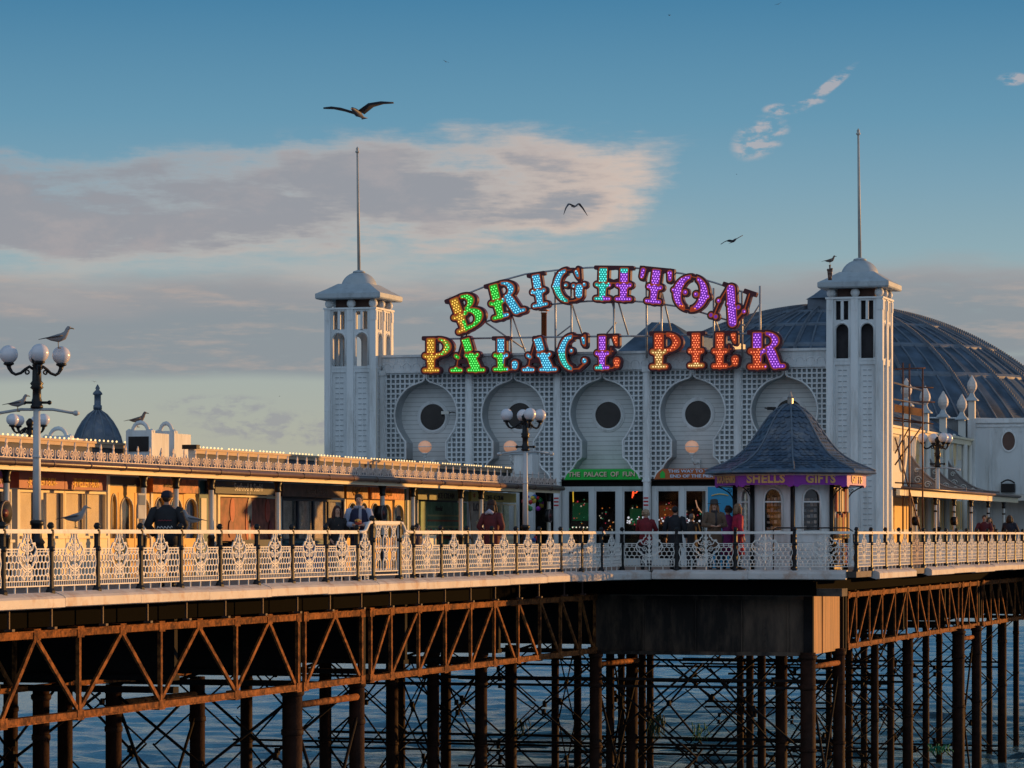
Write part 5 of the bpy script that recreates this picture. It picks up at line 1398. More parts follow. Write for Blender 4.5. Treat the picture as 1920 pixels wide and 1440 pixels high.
for k in range(8):        # rows of fish-scale slates standing a little proud
    a0, a1 = A0+k*PI/4, A0+(k+1)*PI/4
    for i in range(3, 13):
        for q in range(2):
            t_ = q*.5
            r = prof[i][0]*(1-t_)+prof[i+1][0]*t_; z = prof[i][1]*(1-t_)+prof[i+1][1]*t_
            n = max(2, int(r*.765/.16)); off_ = .5 if q else 0
            p0 = Vector((KX+r*math.cos(a0), KY+r*math.sin(a0), z)); p1 = Vector((KX+r*math.cos(a1), KY+r*math.sin(a1), z))
            dn = Vector(((prof[i-1][0]-prof[i+1][0])*math.cos((a0+a1)/2), (prof[i-1][0]-prof[i+1][0])*math.sin((a0+a1)/2), prof[i-1][1]-prof[i+1][1])).normalized()
            nrm = (p1-p0).cross(dn).normalized()
            if nrm.z < 0: nrm = -nrm
            for j in range(n):
                if random.random() < .12: continue
                s0, s1 = (j+.03+off_*.5)/n, (j+.97+off_*.5)/n
                if s1 > 1: continue
                A_, B_ = p0.lerp(p1, s0)+nrm*.012, p0.lerp(p1, s1)+nrm*.012; M_ = (A_+B_)/2
                wd = (B_-A_).length
                b.add([A_, B_, B_+dn*wd*.45+nrm*.004, M_+dn*wd*.78+nrm*.006, A_+dn*wd*.45+nrm*.004], [(0, 1, 2, 3, 4)])
b.build('slates', SLATE, ki)
b = MB(); b.lathe((KX, KY, 3.64), [(.10, 0), (.085, .05), (.085, .20), (.10, .22), (.07, .25), (.015, .40)], 8, sm=False); b.build('spire', mat('spire_metal', (.30, .28, .26), .35, .7), ki)
def face_m(k):
    m = A0+(k+.5)*PI/4; n = Vector((math.cos(m), math.sin(m), 0)); r = Vector((0, 0, 1)).cross(n)
    return m, n, r
def fpt(k, rad, s, z, d=0.0):
    m, n, r = face_m(k); ap = rad*math.cos(PI/8)+d
    return Vector((KX, KY, 0))+n*ap+r*s+Vector((0, 0, z))
words = {-2: 'SOUVENIRS', -1: 'SHELLS', 0: 'GIFTS', 1: 'GIFTS', 2: 'SHELLS', 3: 'SOUVENIRS', 4: 'GIFTS', 5: 'SHELLS'}
for k in range(-2, 6):
    hw = 2.12*math.sin(PI/8)
    pl = [(-hw, 1.69), (hw, 1.69), (hw, 1.38), (hw-.04, 1.34), (hw-.13, 1.32), (hw-.18, 1.36), (hw-.25, 1.385), (-hw+.25, 1.385), (-hw+.18, 1.36), (-hw+.13, 1.32), (-hw+.04, 1.34), (-hw, 1.38)]
    b = MB(); b.prism(pl, lambda p, d, k=k: fpt(k, 2.12, p[0], p[1], d), -.04, 0)
    o = b.build('fascia_board', PURP, ki)
    m, n, r = face_m(k)
    text(words[k], .33 if len(words[k]) < 8 else .29, GOLDL, o, fpt(k, 2.12, 0, 1.545, .014), face=Matrix((r, Vector((0, 0, 1)), n)).transposed(), bold=.014, sx=1.02 if len(words[k]) < 8 else .78, tracking=1.08)
    # walls
    RW = 1.50; hw = RW*math.sin(PI/8)
    b = MB(); w2, zs, za = .27, .10, .92
    def W(p, d, k=k): return fpt(k, RW, p[0], p[1], d)
    b.prism([(-hw, DECK), (hw, DECK), (hw, zs), (-hw, zs)], W, -.08, 0)
    b.prism([(-hw, zs), (-w2, zs), (-w2, 1.5), (-hw, 1.5)], W, -.08, 0); b.prism([(w2, zs), (hw, zs), (hw, 1.5), (w2, 1.5)], W, -.08, 0)
    n_ = 8
    arc = [(w2*math.cos(PI*i/n_), za+.38*math.sin(PI*i/n_)**.8 if 0 < i < n_ else za) for i in range(n_+1)]
    for p_, q_ in zip(arc, arc[1:]): b.prism([(p_[0], p_[1]), (p_[0], 1.5), (q_[0], 1.5), (q_[0], q_[1])], W, -.08, 0)
    b.build('wall', WALLW if k != 1 else mat('sun_tinted_wall', (.55, .40, .18), .5), ki)  # right-hand face has its orange sunlight put into the wall colour
    b = MB()
    fr = [(w2, zs)]+arc+[(-w2, zs), (w2, zs)]
    b.tube([fpt(k, RW, p[0], p[1], .01) for p in fr], .035, 5); b.prism([(-w2, za-.02), (w2, za-.02), (w2, za+.02), (-w2, za+.02)], W, -.05, .02)
    b.prism([(-w2-.08, zs-.06), (w2+.08, zs-.06), (w2+.08, zs), (-w2-.08, zs)], W, -.02, .07)
    wf_ = b.build('window', WHITE, ki)
    b = MB(); b.prism([(-w2, zs), (w2, zs)]+arc[1:-1]+[(-w2, za)] if False else [(-w2, zs), (w2, zs)]+arc, W, -.045, -.04); b.build('pane', GLASS, wf_)
    # goods behind the glass
    b = MB()
    for row in range(6):
        for c in range(5):
            s = -w2+.06+c*.105; z = zs+.06+row*.16
            p = fpt(k, RW, s, z, -.2); b.box(p.x-.035, p.x+.035, p.y-.035, p.y+.035, z, z+random.uniform(.05, .11), random.randint(0, 3))
        p0_, p1_ = fpt(k, RW, -w2, zs+.05+row*.16, -.2), fpt(k, RW, w2, zs+.05+row*.16, -.2); b.bar(p0_, p1_, .02, .015, 4)
    b.prism([(-w2-.1, zs-.1), (w2+.1, zs-.1), (w2+.1, 1.4), (-w2-.1, 1.4)], W, -.34, -.32, 4)
    b.build('goods', [mat('gd_a', (.35, .22, .15), .5), mat('gd_b', (.2, .2, .22), .4), mat('gd_c', (.45, .35, .3), .4), mat('gd_d', (.1, .07, .06), .4), DARKIN], ki)
    b = MB()
    for i in range(4): b.prism([(-hw+.1, DECK+.12+i*.22), (hw-.1, DECK+.12+i*.22), (hw-.1, DECK+.14+i*.22), (-hw+.1, DECK+.14+i*.22)], W, 0, .012)
    b.build('weatherboard', WALLW, ki)
    # black post at the vertex and bracket
    a = A0+k*PI/4; vx, vy = KX+1.56*math.cos(a), KY+1.56*math.sin(a)
    b = MB(); b.tube([(vx, vy, DECK), (vx, vy, 1.5)], .065, 8); b.build('post', BLACK, ki)
    b = MB()
    c_ = [(1.58, .95), (1.64, 1.08), (1.74, 1.20), (1.9, 1.30), (2.05, 1.36)]
    R3 = lambda r, z: (KX+r*math.cos(a), KY+r*math.sin(a), z)
    b.tube([R3(*p) for p in c_], .018, 5); b.tube([R3(1.58, 1.34), R3(2.05, 1.36)], .016, 5); b.tube([R3(1.58, .95), R3(1.58, 1.36)], .016, 5)
    b.tube([R3(1.70+.07*(1-.7*i/10)*math.cos(i*.8), 1.24+.07*(1-.7*i/10)*math.sin(i*.8)) for i in range(11)], .011, 4)
    b.tube([R3(1.62, 1.05), R3(1.70, 1.14), R3(1.66, 1.22), R3(1.76, 1.30)], .011, 4)
    b.build('bracket', BLACK, ki)
# soffit
b = MB(); b.lathe((KX, KY, 0), [(2.3, 1.68), (1.4, 1.5)], 8, sm=False, a0=A0, caps=False); b.build('soffit', PALE, ki)
# lit gutter end over the right side and outdoor racks of goods
b = MB()
for i in range(9):
    s = -.46+i*.115
    for j in range(3):
        z = DECK+.15+j*.74; p = fpt(1, 1.62+random.uniform(0, .06), s, z)
        b.box(p.x-.02, p.x+.03, p.y-.045, p.y+.045, z, z+random.uniform(.55, .73), random.choice((0, 0, 3, 3, 4, 1) if j else (0, 4, 1, 2, 3)))
b.build('goods_rack', [mat('rk_a', (.62, .40, .12), .5), mat('rk_b', (.45, .08, .04), .5), mat('rk_c', (.1, .2, .4), .5), mat('rk_d', (.6, .5, .35), .5), mat('rk_e', (.25, .12, .05), .5)], ki)
gg = thing('wire_display', 'low curved black rail standing in front of the kiosk windows', 'rail', (-19.3, 88.3, DECK))
b = MB(); u0, u1 = U(1450, 88.2), U(1600, 88.2); zt_ = H(994, u0, 88.2)+.06
b.tube([(u0, 88.2, zt_-.05), (u0+.1, 88.2, zt_), (u1-.15, 88.2, zt_), (u1, 88.2, zt_-.1), (u1+.03, 88.2, DECK)], .02, 6); b.tube([(u0, 88.2, zt_-.05), (u0, 88.2, DECK)], .02, 6); b.build('rail', BLACK, gg)

# ================================================================= SHOP ROW ON THE LEFT
UE, UW_ = -29.0, -30.8
V0, V1 = 44.0, V(1050, UE)
ar = thing('shop_arcade', 'long low shop row with a veranda, brown gutter and white scroll cresting on its roof', 'building', (UW_, 75, DECK))
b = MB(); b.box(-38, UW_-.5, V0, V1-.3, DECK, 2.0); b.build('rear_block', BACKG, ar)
b = MB(); b.add([(UE+.12, V0, 1.53), (UE+.12, V1, 1.53), (-30.5, V1, 1.80), (-30.5, V0, 1.80), (UE+.12, V0, 1.49), (UE+.12, V1, 1.49), (-30.5, V1, 1.76), (-30.5, V0, 1.76)], [(0, 1, 2, 3), (7, 6, 5, 4), (0, 1, 5, 4), (1, 2, 6, 5), (2, 3, 7, 6), (3, 0, 4, 7)]); b.build('veranda_roof', ROOF, ar)
b = MB(); b.box(UE-.02, UE+.03, V0, V1-.1, 1.31, 1.42); b.box(UE+.03, UE+.06, V0, V1-.1, 1.38, 1.42); b.build('fascia', CREAM, ar)
b = MB(); b.box(UW_, UE-.02, V0, V1-.1, 1.36, 1.39); b.build('soffit', mat('soffit_paint', (.45, .40, .32), .6), ar)
b = MB(); v = V0; 
b.tube([(UE+.11, V0, 1.46), (UE+.11, V1, 1.46)], .065, 8)
while v < V1: b.tube([(UE+.11, v, 1.46), (UE+.11, v+.06, 1.46)], .078, 8); v += 1.83
b.build('gutter', GUT, ar)
b = MB(); b.box(-30.6, -30.45, V0, V1-.4, 1.96, 2.04); b.box(-30.62, -30.42, V0, V1-.4, 2.04, 2.09); b.build('upper_fascia', mat('upper_fascia_paint', (.50, .36, .24), .6, dirt=(.25, .12, .06)), ar)
b = MB(); b.box(-30.6, -30.5, V0, V1-.42, 1.80, 1.96); b.build('roof_upstand', ROOF, ar)
b = MB(); v = V0+.2; k = 0
while v < V1-.5:
    if k % 9 not in (8,): b.ball((-30.44, v, 2.115), .026, 6)
    v += .235; k += 1
o = b.build('bulb_row', BULB, ar); o['kind'] = 'stuff'
# scroll cresting
b = MB(); v = V0; uc = UE-.05; z0 = 1.56
CR = .020
def T_(pts, r=CR): b.tube([(uc, y, z) for y, z in pts], r, 4, sm=False)
T_([(V0, z0), (V1, z0)], .022)
while v < V1-.4:
    for q in (-1, 1):
        cy, R_ = v+.33+q*.155, .105
        T_([(cy+q*R_*(1-.8*i/14)*math.sin(i*.72), z0+.12-R_*(1-.8*i/14)*math.cos(i*.72)) for i in range(15)], .017)
        T_([(v+.33+q*.32, z0+.02), (v+.33+q*.27, z0+.15), (v+.33+q*.30, z0+.24)], .015)
    T_([(v+.33, z0), (v+.33, z0+.20)], .013)
    T_([(v, z0), (v, z0+.36)], .020); T_([(v-.07, z0+.17), (v-.02, z0+.23), (v, z0+.29)], .017); T_([(v+.07, z0+.17), (v+.02, z0+.23), (v, z0+.29)], .017); T_([(v-.04, z0+.29), (v, z0+.38), (v+.04, z0+.29)], .015)
    v += .66
b.build('cresting', mat('cresting_paint', (.62, .50, .44), .5, var=.15), ar)
# shop wall base
def V8(px): return V(px, UW_)
b = MB(); b.box(UW_-.5, UW_-.35, V0, V1-.3, DECK, 1.36); b.build('shop_backwall', mat('shop_dark_wall', (.10, .09, .09), .7), ar)
b = MB(); b.box(UW_-.5, UW_, V1-.34, V1-.3, DECK, 1.36); b.build('end_wall', WALLW, ar)
def panelR(name, px0, px1, z0, z1, m, par, d0=-.03, d1=.0, u=UW_):
    b = MB(); b.box(u+d0, u+d1, V(px0, u), V(px1, u), z0, z1); return b.build(name, m, par)
CB = mat('drawn_blind', (.88, .74, .54), .6, var=.1, scale=2); TEAL = mat('teal_paint', (.05, .13, .15), .5); OCH = mat('ochre_paint', (.78, .46, .12), .5, var=.08, dirt=(.4, .22, .06), damt=.4)
NAVY = mat('navy_sign', (.018, .028, .05), .45); SILV = mat('silver_letters', (.75, .75, .74), .4)
# white structural piers between units
for px in (34, 203, 284, 402, 526, 646, 764, 782, 880, 972):
    v = V8(px); b = MB(); b.box(UW_-.36, UW_+.03, v-.09, v+.03, DECK, 1.36); b.build('pier', PALE if px < 760 else WALLW, ar)
def glazed(px0, px1, z0, z1, n, frame, back, par, base=None, bm=None):
    """a row of n windows with frames; each window is a part with its own pane"""
    va_, vb_ = V8(px0), V8(px1)
    for i in range(n):
        a, c = va_+(vb_-va_)*i/n, va_+(vb_-va_)*(i+1)/n; fw = .055
        b = MB(); b.box(UW_-.06, UW_, a, a+fw, z0, z1); b.box(UW_-.06, UW_, c-fw, c, z0, z1); b.box(UW_-.06, UW_, a+fw, c-fw, z1-fw, z1); b.box(UW_-.06, UW_, a+fw, c-fw, z0, z0+fw)
        w_ = b.build('window', frame, par)
        b = MB(); b.box(UW_-.045, UW_-.04, a+fw, c-fw, z0+fw, z1-fw); b.build('pane', GLASS, w_)
        bk = back[i % len(back)]
        if bk: b = MB(); q = random.choice((0, 0, 0, .1, .22)); b.box(UW_-.14, UW_-.12, a+fw, c-fw-q*(c-a), z0+fw, z1-fw); b.build('blind', bk, w_)
    if base:
        b = MB(); b.box(UW_-.08, UW_+.02, va_, vb_, DECK, z0); b.box(UW_-.08, UW_+.08, va_, vb_, z0-.06, z0)
        for z in (DECK+.3, DECK+.55): b.box(UW_+.02, UW_+.03, va_, vb_, z, z+.02)
        b.build('stall_riser', base, par)
def arched_door(px0, px1, par, m, top=1.0, glass=GLASS, back=None):
    va_, vb_ = V8(px0), V8(px1); c = (va_+vb_)/2; w2 = (vb_-va_)/2-.09; za = top-.28-w2*.35; zs = DECK+.9
    b = MB(); X = lambda p, d: (UW_+d, p[0], p[1])
    b.prism([(va_, DECK), (vb_, DECK), (vb_, zs), (va_, zs)], X, -.07, 0)
    b.prism([(va_, zs), (c-w2, zs), (c-w2, top), (va_, top)], X, -.07, 0); b.prism([(c+w2, zs), (vb_, zs), (vb_, top), (c+w2, top)], X, -.07, 0)
    arc = [(c+w2*math.cos(PI*i/8), za+.30*math.sin(PI*i/8)) for i in range(9)]
    for p_, q_ in zip(arc, arc[1:]): b.prism([p_, (p_[0], top), (q_[0], top), q_], X, -.07, 0)
    b.prism([(va_+.1, DECK+.12), (vb_-.1, DECK+.12), (vb_-.1, zs-.15), (va_+.1, zs-.15)], X, 0, .012)
    d = b.build('door', m, par)
    b = MB(); b.prism([(c-w2, zs), (c+w2, zs)]+arc, X, -.05, -.045); b.build('pane', glass, d)
    b = MB(); b.tube([(UW_+.01, y, z) for y, z in [(c+w2, zs)]+arc+[(c-w2, zs)]], .018, 4); b.build('arch_trim', PALE, d)
    if back: b = MB(); b.box(UW_-.2, UW_-.18, c-w2, c+w2, zs, top-.1); b.build('curtain', back, d)
def squiggle(par, u, v, z, w, h, m, n=26, seed=1):
    rg = random.Random(seed); b = MB()
    pts = [(u, v-w/2+w*i/n, z+h*.5*math.sin(i*1.9+rg.uniform(-.5, .5))*rg.uniform(.4, 1)) for i in range(n+1)]
    b.tube(pts, .014, 4); return b.build('faded_script', m, par)
def sign_r(px0, px1, z0, z1, m, label, txts, name='sign_board'):
    va_, vb_ = V(px0, UW_+.3), V(px1, UW_+.3)
    t = thing(name, label, 'sign', (UW_, (va_+vb_)/2, z0))
    b = MB(); b.box(UW_+.04, UW_+.30, va_, vb_, z0, z1); b.build('board', m, t)
    for s, pos, size, mm, sxx in txts:
        text(s, size, mm, t, (UW_+.306, va_+(vb_-va_)*pos[0], z0+(z1-z0)*(pos[1]-.09)), face='right', bold=.0015, sx=sxx)
    return t
REDS = mat('dark_red_sign', (.36, .09, .075), .45, var=.12); YG = mat('yellow_letters', (1.0, .62, .10), .4)
# far left unit
sign_r(-60, 8, 1.0, 1.34, PURP, 'dark purple shop sign cut by the left edge of the picture', [('BOX', (.85, .5), .24, GOLDL, .8)])
glazed(-60, 22, -.1, .98, 2, PALE, [CB, None], ar, PALE)
sign_r(36, 121, 1.0, 1.35, REDS, 'dark red shop sign reading JEWELLERY BOX in yellow, behind the lamp post', [('-JEWELLERY-BOX-', (.5, .5), .235, YG, .78)])
sign_r(122, 200, 1.0, 1.35, REDS, 'dark red shop sign reading JEWELLERY BOX in yellow, right of the lamp post', [('-JEWELLERY-BOX-', (.5, .5), .27, YG, .68)])
glazed(36, 121, -.02, .98, 2, CREAM, [CB, CB], ar, CREAM)
glazed(122, 200, -.02, .98, 2, CREAM, [CB, CB], ar, CREAM)
# ochre doors
panelR('transom', 206, 284, 1.12, 1.34, NAVY, ar); panelR('door_head', 206, 284, .98, 1.12, OCH, ar)
for a, c, bk in ((205, 221, None), (222, 252, CB), (253, 283, CB)): arched_door(a, c, ar, OCH, .98, back=bk)
sign_r(287, 372, 1.0, 1.33, mat('painted_sunset', (.42, .13, .05), .5, var=.6, scale=6), 'orange painted shop sign with faint swirls, behind the man in the dark jacket', [])
squiggle(ar, UW_+.31, V(318, UW_+.3), 1.16, .7, .14, mat('faint_cream', (.5, .38, .24)))
for a, c in ((287, 314), (315, 343), (344, 372)): arched_door(a, c, ar, OCH, 1.0, back=mat('white_curtain', (.55, .52, .5)) if a != 315 else None)
panelR('teal_panel', 374, 401, DECK, 1.34, TEAL, ar); panelR('white_notice', 376, 386, .1, .9, PALE, ar, 0, .02)
sign_r(404, 524, 1.02, 1.33, NAVY, 'navy shop sign reading Seafood & Sushi Bar in silver script', [('Seafood & Sushi', (.5, .62), .27, SILV, 1.1), ('B  A  R', (.5, .16), .09, SILV, 1)])
t = thing('food_picture', 'painted board of red shellfish shapes and cream plates in the seafood shop front', 'board', (UW_, V8(466), 0))
b = MB()
for px, z, ry, rz_, m_ in ((434, .62, .30, .16, 0), (500, .62, .30, .16, 0), (466, .30, .62, .26, 0), (466, .62, .34, .15, 1), (430, .15, .22, .12, 2), (505, .12, .24, .12, 2), (466, .0, .5, .09, 1)):
    v = V8(px); b.tube([(UW_+.0, v, z), (UW_+.03+.006*m_, v, z)], [(rz_, ry), (rz_, ry)], 20, m=m_, sm=False, up=(0, 0, 1))
b.box(UW_-.02, UW_+.012, V8(413), V8(519), -.15, .93, 3)
b.build('painted_panel', [mat('shell_red', (.42, .07, .04), .5, var=.3), mat('plate_cream', (.5, .42, .33), .5, var=.3, scale=6), mat('shell_dark', (.20, .03, .03), .5), mat('mural_ground', (.24, .075, .05), .6, var=.5, scale=4)], t)
panelR('shutter_frame', 407, 411, -.25, 1.0, CREAM, ar, -.03, .03)
for px0, px1, z in ((411, 520, .95),): panelR('shutter_frame', px0, px1, z, 1.0, CREAM, ar, -.02, .03)
t = thing('chalk_board', 'blue black chalkboard saying OPEN FRESH SEAFOOD below the seafood counter', 'board', (UW_+.5, V8(475), DECK))
b = MB(); b.box(UW_+.45, UW_+.5, V(438, UW_+.5), V(512, UW_+.5), DECK, -.12); b.build('board', mat('chalk_blue', (.03, .045, .06), .6), t)
text('OPEN', .26, SILV, t, (UW_+.51, V(468, UW_+.5), -.32), face='right', bold=.006); text('FRESH SEAFOOD', .14, SILV, t, (UW_+.51, V(474, UW_+.5), -.6), face='right')
sign_r(530, 645, 1.0, 1.33, mat('brown_sign', (.16, .09, .07), .5, var=.35), 'dull brown shop sign reading Seafood Sushi Bar, left of the orange doors', [('Seafood Sushi BAR', (.55, .5), .19, mat('dull_letters', (.34, .25, .2)), 1.1)])  # low-contrast brown board and lettering
glazed(530, 645, -.15, .95, 4, NAVY, [mat('menu_poster', (.42, .33, .27), .5, var=.35, scale=5), mat('menu_poster_b', (.32, .28, .26), .5, var=.4, scale=7)], ar, TEAL)
t = thing('counter_front', 'bright blue counter front with pale script lettering behind the railing', 'counter', (UW_+.4, V8(590), DECK))
b = MB(); b.box(UW_+.1, UW_+.5, V(566, UW_+.5), V(628, UW_+.5), DECK, -.25); b.build('board', mat('royal_blue', (.02, .07, .24), .45), t)
squiggle(t, UW_+.51, V(598, UW_+.5), -.5, .6, .2, SILV, 14, 5)
for a, c, lb in ((650, 690, 'left'), (694, 758, 'right')):
    sign_r(a, c, 1.0, 1.33, mat('painted_orange_'+lb, (.55 if lb == 'right' else .36, .17, .03), .5, var=.6, scale=7), 'orange painted shop sign above the arched doors behind the tall panel, %s of two' % lb, [])
    squiggle(ar, UW_+.31, V((a+c)/2, UW_+.3), 1.16, .8, .2, mat('sw_'+lb, (.6, .33, .1)), seed=3)
BLUEG = mat('blue_curtain', (.10, .22, .28), .4)
for a, c in ((650, 671), (672, 691), (693, 712), (713, 735), (736, 758)): arched_door(a, c, ar, OCH, 1.0, back=BLUEG)
GRN = mat('dark_green_paint', (.05, .11, .07), .5); LGRN = mat('pale_green_board', (.12, .24, .14), .5, var=.4, scale=3)
panelR('green_panel', 760, 782, DECK, 1.34, GRN, ar)
sign_r(784, 878, 1.03, 1.33, mat('olive_sign', (.16, .17, .08), .5), 'olive green shop sign reading ICE CREAM in black', [('ICE CREAM', (.55, .5), .24, LETK, 1.3)])
t = thing('menu_board', 'pale green menu board headed Fresh! in the ice cream shop front', 'board', (UW_, V8(830), 0))
b = MB(); b.box(UW_-.03, UW_+.02, V8(788), V8(874), -.02, .98); b.build('board', LGRN, t)
text('Fresh!', .2, LETK, t, (UW_+.026, V8(822), .78), face='right', bold=.004, sx=1.3)
b = MB()
for z, m_ in ((.55, 0), (.40, 1), (.22, 0)): b.box(UW_+.02, UW_+.028, V8(800), V8(860), z, z+.05, m_)
b.build('menu_lines', [mat('menu_yel', (.45, .42, .2)), mat('menu_red', (.4, .12, .06))], t)
b = MB()
for i in range(9):
    y = V8(796)+i*(V8(868)-V8(796))/9+.1; b.lathe((UW_+.03, y, .02), [(.03, 0), (.07, .1), (.06, .12), (.02, .17)], 8, m=i % 3)
b.build('sundae_pictures', [mat('sun_a', (.5, .3, .25)), mat('sun_b', (.4, .12, .1)), mat('sun_c', (.5, .46, .35))], t)
panelR('red_sill', 784, 878, -.12, -.04, mat('red_sill', (.22, .03, .02)), ar, -.03, .08); panelR('stall_riser', 784, 878, DECK, -.12, LGRN, ar)
sign_r(884, 968, 1.02, 1.32, mat('yellow_sign', (.62, .50, .14), .5, var=.15), 'yellow shop sign reading COFFEE ICE CREAM at the end of the shop row', [('COFFEE - ICE CREAM', (.50, .52), .2, LETK, 1.0), ('*', (.06, .5), .3, mat('sign_red', (.5, .1, .02)), 2.0)])
glazed(884, 968, -.1, 1.0, 3, CREAM, [mat('menu_c', (.4, .42, .2), .5, var=.4, scale=6), mat('menu_d', (.3, .4, .2), .5, var=.4, scale=6)], ar, CREAM)
t = thing('love_board', 'grey notice board with the dark word LOVE beside the woman in the maroon coat', 'board', (UW_+1.0, V(899, UW_+1), DECK))
ub = UW_+1.0; va_, vb_ = V(882, ub), V(914, ub)
b = MB(); b.prism([(va_+.5, DECK), (vb_-.3, DECK), (vb_, .75), (vb_+.1, 1.02), (va_-.1, 1.0), (va_+.05, .5)], lambda p, d: (ub+d, p[0], p[1]), -.03, 0); b.build('board', mat('love_grey', (.22, .19, .16), .6, var=.4, scale=5), t)
text('LOVE', .30, LETK, t, (ub+.006, (va_+vb_)/2, .82), face='right', bold=.015, sx=1.6)
squiggle(t, ub+.01, (va_+vb_)/2, .35, .7, .25, LETW, 14, 6)
# dark end doorway with coloured toys
b = MB(); cm = ['toy_red', 'toy_purple', 'toy_blue', 'toy_green', 'toy_yellow']; cc = [(.5, .02, .03), (.3, .03, .4), (.04, .1, .4), (.05, .3, .1), (.6, .4, .05)]
for i in range(46):
    px = random.uniform(978, 1016); z = random.choice([random.uniform(.85, 1.25), random.uniform(DECK+.1, .15)])
    b.ball((UW_+.02, V8(px), z), random.uniform(.05, .1), 6, random.randint(0, 4))
o = b.build('toy', [mat(n_, c_, .4) for n_, c_ in zip(cm, cc)], None); prop(o, 'cluster of bright hanging toys in the dark doorway at the end of the shop row', 'toys', None, 'stuff')
# veranda columns
cols_ = (12, 269, 330, 396, 521, 717, 774, 864, 902, 1029)
for px in cols_:
    v = V(px, -29.25); b = MB(); b.tube([(-29.25, v, DECK), (-29.25, v, 1.36)], .065, 10); c_ = b.build('column', PALE, ar)
    b = MB(); b.lathe((-29.25, v, 1.05), [(.07, 0), (.09, .04), (.075, .08), (.08, .16), (.13, .30)], 10); b.build('iron_collar', BLACK, c_)
    b = MB(); b.lathe((-29.25, v, DECK), [(.11, 0), (.11, .5), (.08, .55), (.08, .88), (.1, .92), (.07, .98)], 10); b.build('iron_base', BLACK, c_)
t = thing('notice_plate', 'blue and white notice on a veranda column left of the dark jacketed person', 'notice', (-29.1, V(269, -29.1), .6))
v = V(269, -29.1); b = MB(); b.box(-29.17, -29.14, v-.19, v+.19, .36, .92); b.build('plate', mat('pale_plate', (.35, .38, .42)), t)
b = MB(); b.box(-29.139, -29.13, v-.17, v+.17, .66, .88); b.build('blue_field', mat('blue_field', (.03, .09, .2)), t)
def disc(px, py, u, lab, r=.17):
    v = V(px, u); z = H(py, u, v); t = thing('drum_fitting', lab, 'round fitting', (u, v, z), 'round dark fittings on the columns')  # round dark disc fixed to a column, holds no lamp
    b = MB(); b.tube([(u-.08, v, z), (u+.08, v-.03, z)], r, 18); b.build('drum', BLACK, t)
    b = MB(); b.tube([(u+.085+.0, v+r*1.0*math.cos(2*PI*i/18), z+r*math.sin(2*PI*i/18)) for i in range(19)], .025, 5); b.build('rim', mat('rim_grey', (.12, .09, .09), .4), t)
    b = MB(); b.tube([(u+.08, v-.03, z), (u+.1, v-.035, z)], r*.35, 10); b.build('hub', mat('hub_red', (.12, .02, .02), .4), t)
disc(4, 962, -28.9, 'round black drum fitting with a grey rim at the far left edge', .24)
disc(714, 962, -28.9, 'round black drum fitting on the column behind the tall railing panel', .2)
disc(1027, 967, -28.9, 'round black drum fitting on the last shop column beside the glass doors', .2)
disc(1717, 977, -18.9, 'round black drum fitting on the first veranda column at the right', .15)
disc(1789, 977, -18.9, 'round black drum fitting on the second veranda column at the right', .15)
# low cream windbreak behind the tall panel
t = thing('windbreak', 'cream boarded seat back standing behind the tall railing panel', 'bench', (-24.6, V(770, -24.6), DECK))
for a, c in ((670, 690), (752, 768), (779, 818)): b = MB(); b.box(-24.65, -24.6, V(a, -24.6), V(c, -24.6), DECK+.45, DECK+.98); b.build('board', CREAM, t)
for a in (670, 690, 768, 779, 818): b = MB(); b.box(-24.68, -24.62, V(a, -24.6)-.03, V(a, -24.6)+.03, DECK, DECK+.98); b.build('leg', PALE, t)
# roof furniture beyond the shops
du = -40.0; dv = V(183, du); s_ = DZ(du, dv)/F
t = thing('small_dome', 'small pointed blue grey dome with a spike rising behind the shop roof at the left', 'dome', (du, dv, 1.5))
rD = 47*s_; zb_ = H(832, du, dv); hD = 64*s_
pr = [(rD*1.02, -.5), (rD*1.0, 0), (rD*.93, hD*.2), (rD*.80, hD*.42), (rD*.62, hD*.64), (rD*.38, hD*.85), (rD*.12, hD*.98), (rD*.1, hD*1.03)]
b = MB(); b.lathe((du, dv, zb_), pr, 12, sm=False, a0=.2); b.build('dome_shell', SLATE, t)
for k in range(12):
    a = .2+k*PI/6; b = MB(); b.tube([(du+r*math.cos(a), dv+r*math.sin(a), zb_+z) for r, z in pr[1:]], .03, 5); b.build('rib', LEADR, t)
b = MB(); b.lathe((du, dv, zb_+hD), [(.13, 0), (.13, .12), (.10, .14), (.10, .42), (.15, .45), (.13, .5), (.05, .58), (.07, .63), (.01, .74)], 10); b.build('spike', SLATE, t)
b = MB(); b.lathe((du, dv, DECK), [(rD*.9, 0), (rD*.9, zb_-DECK)], 12, sm=False); b.build('drum', BACKG, t)
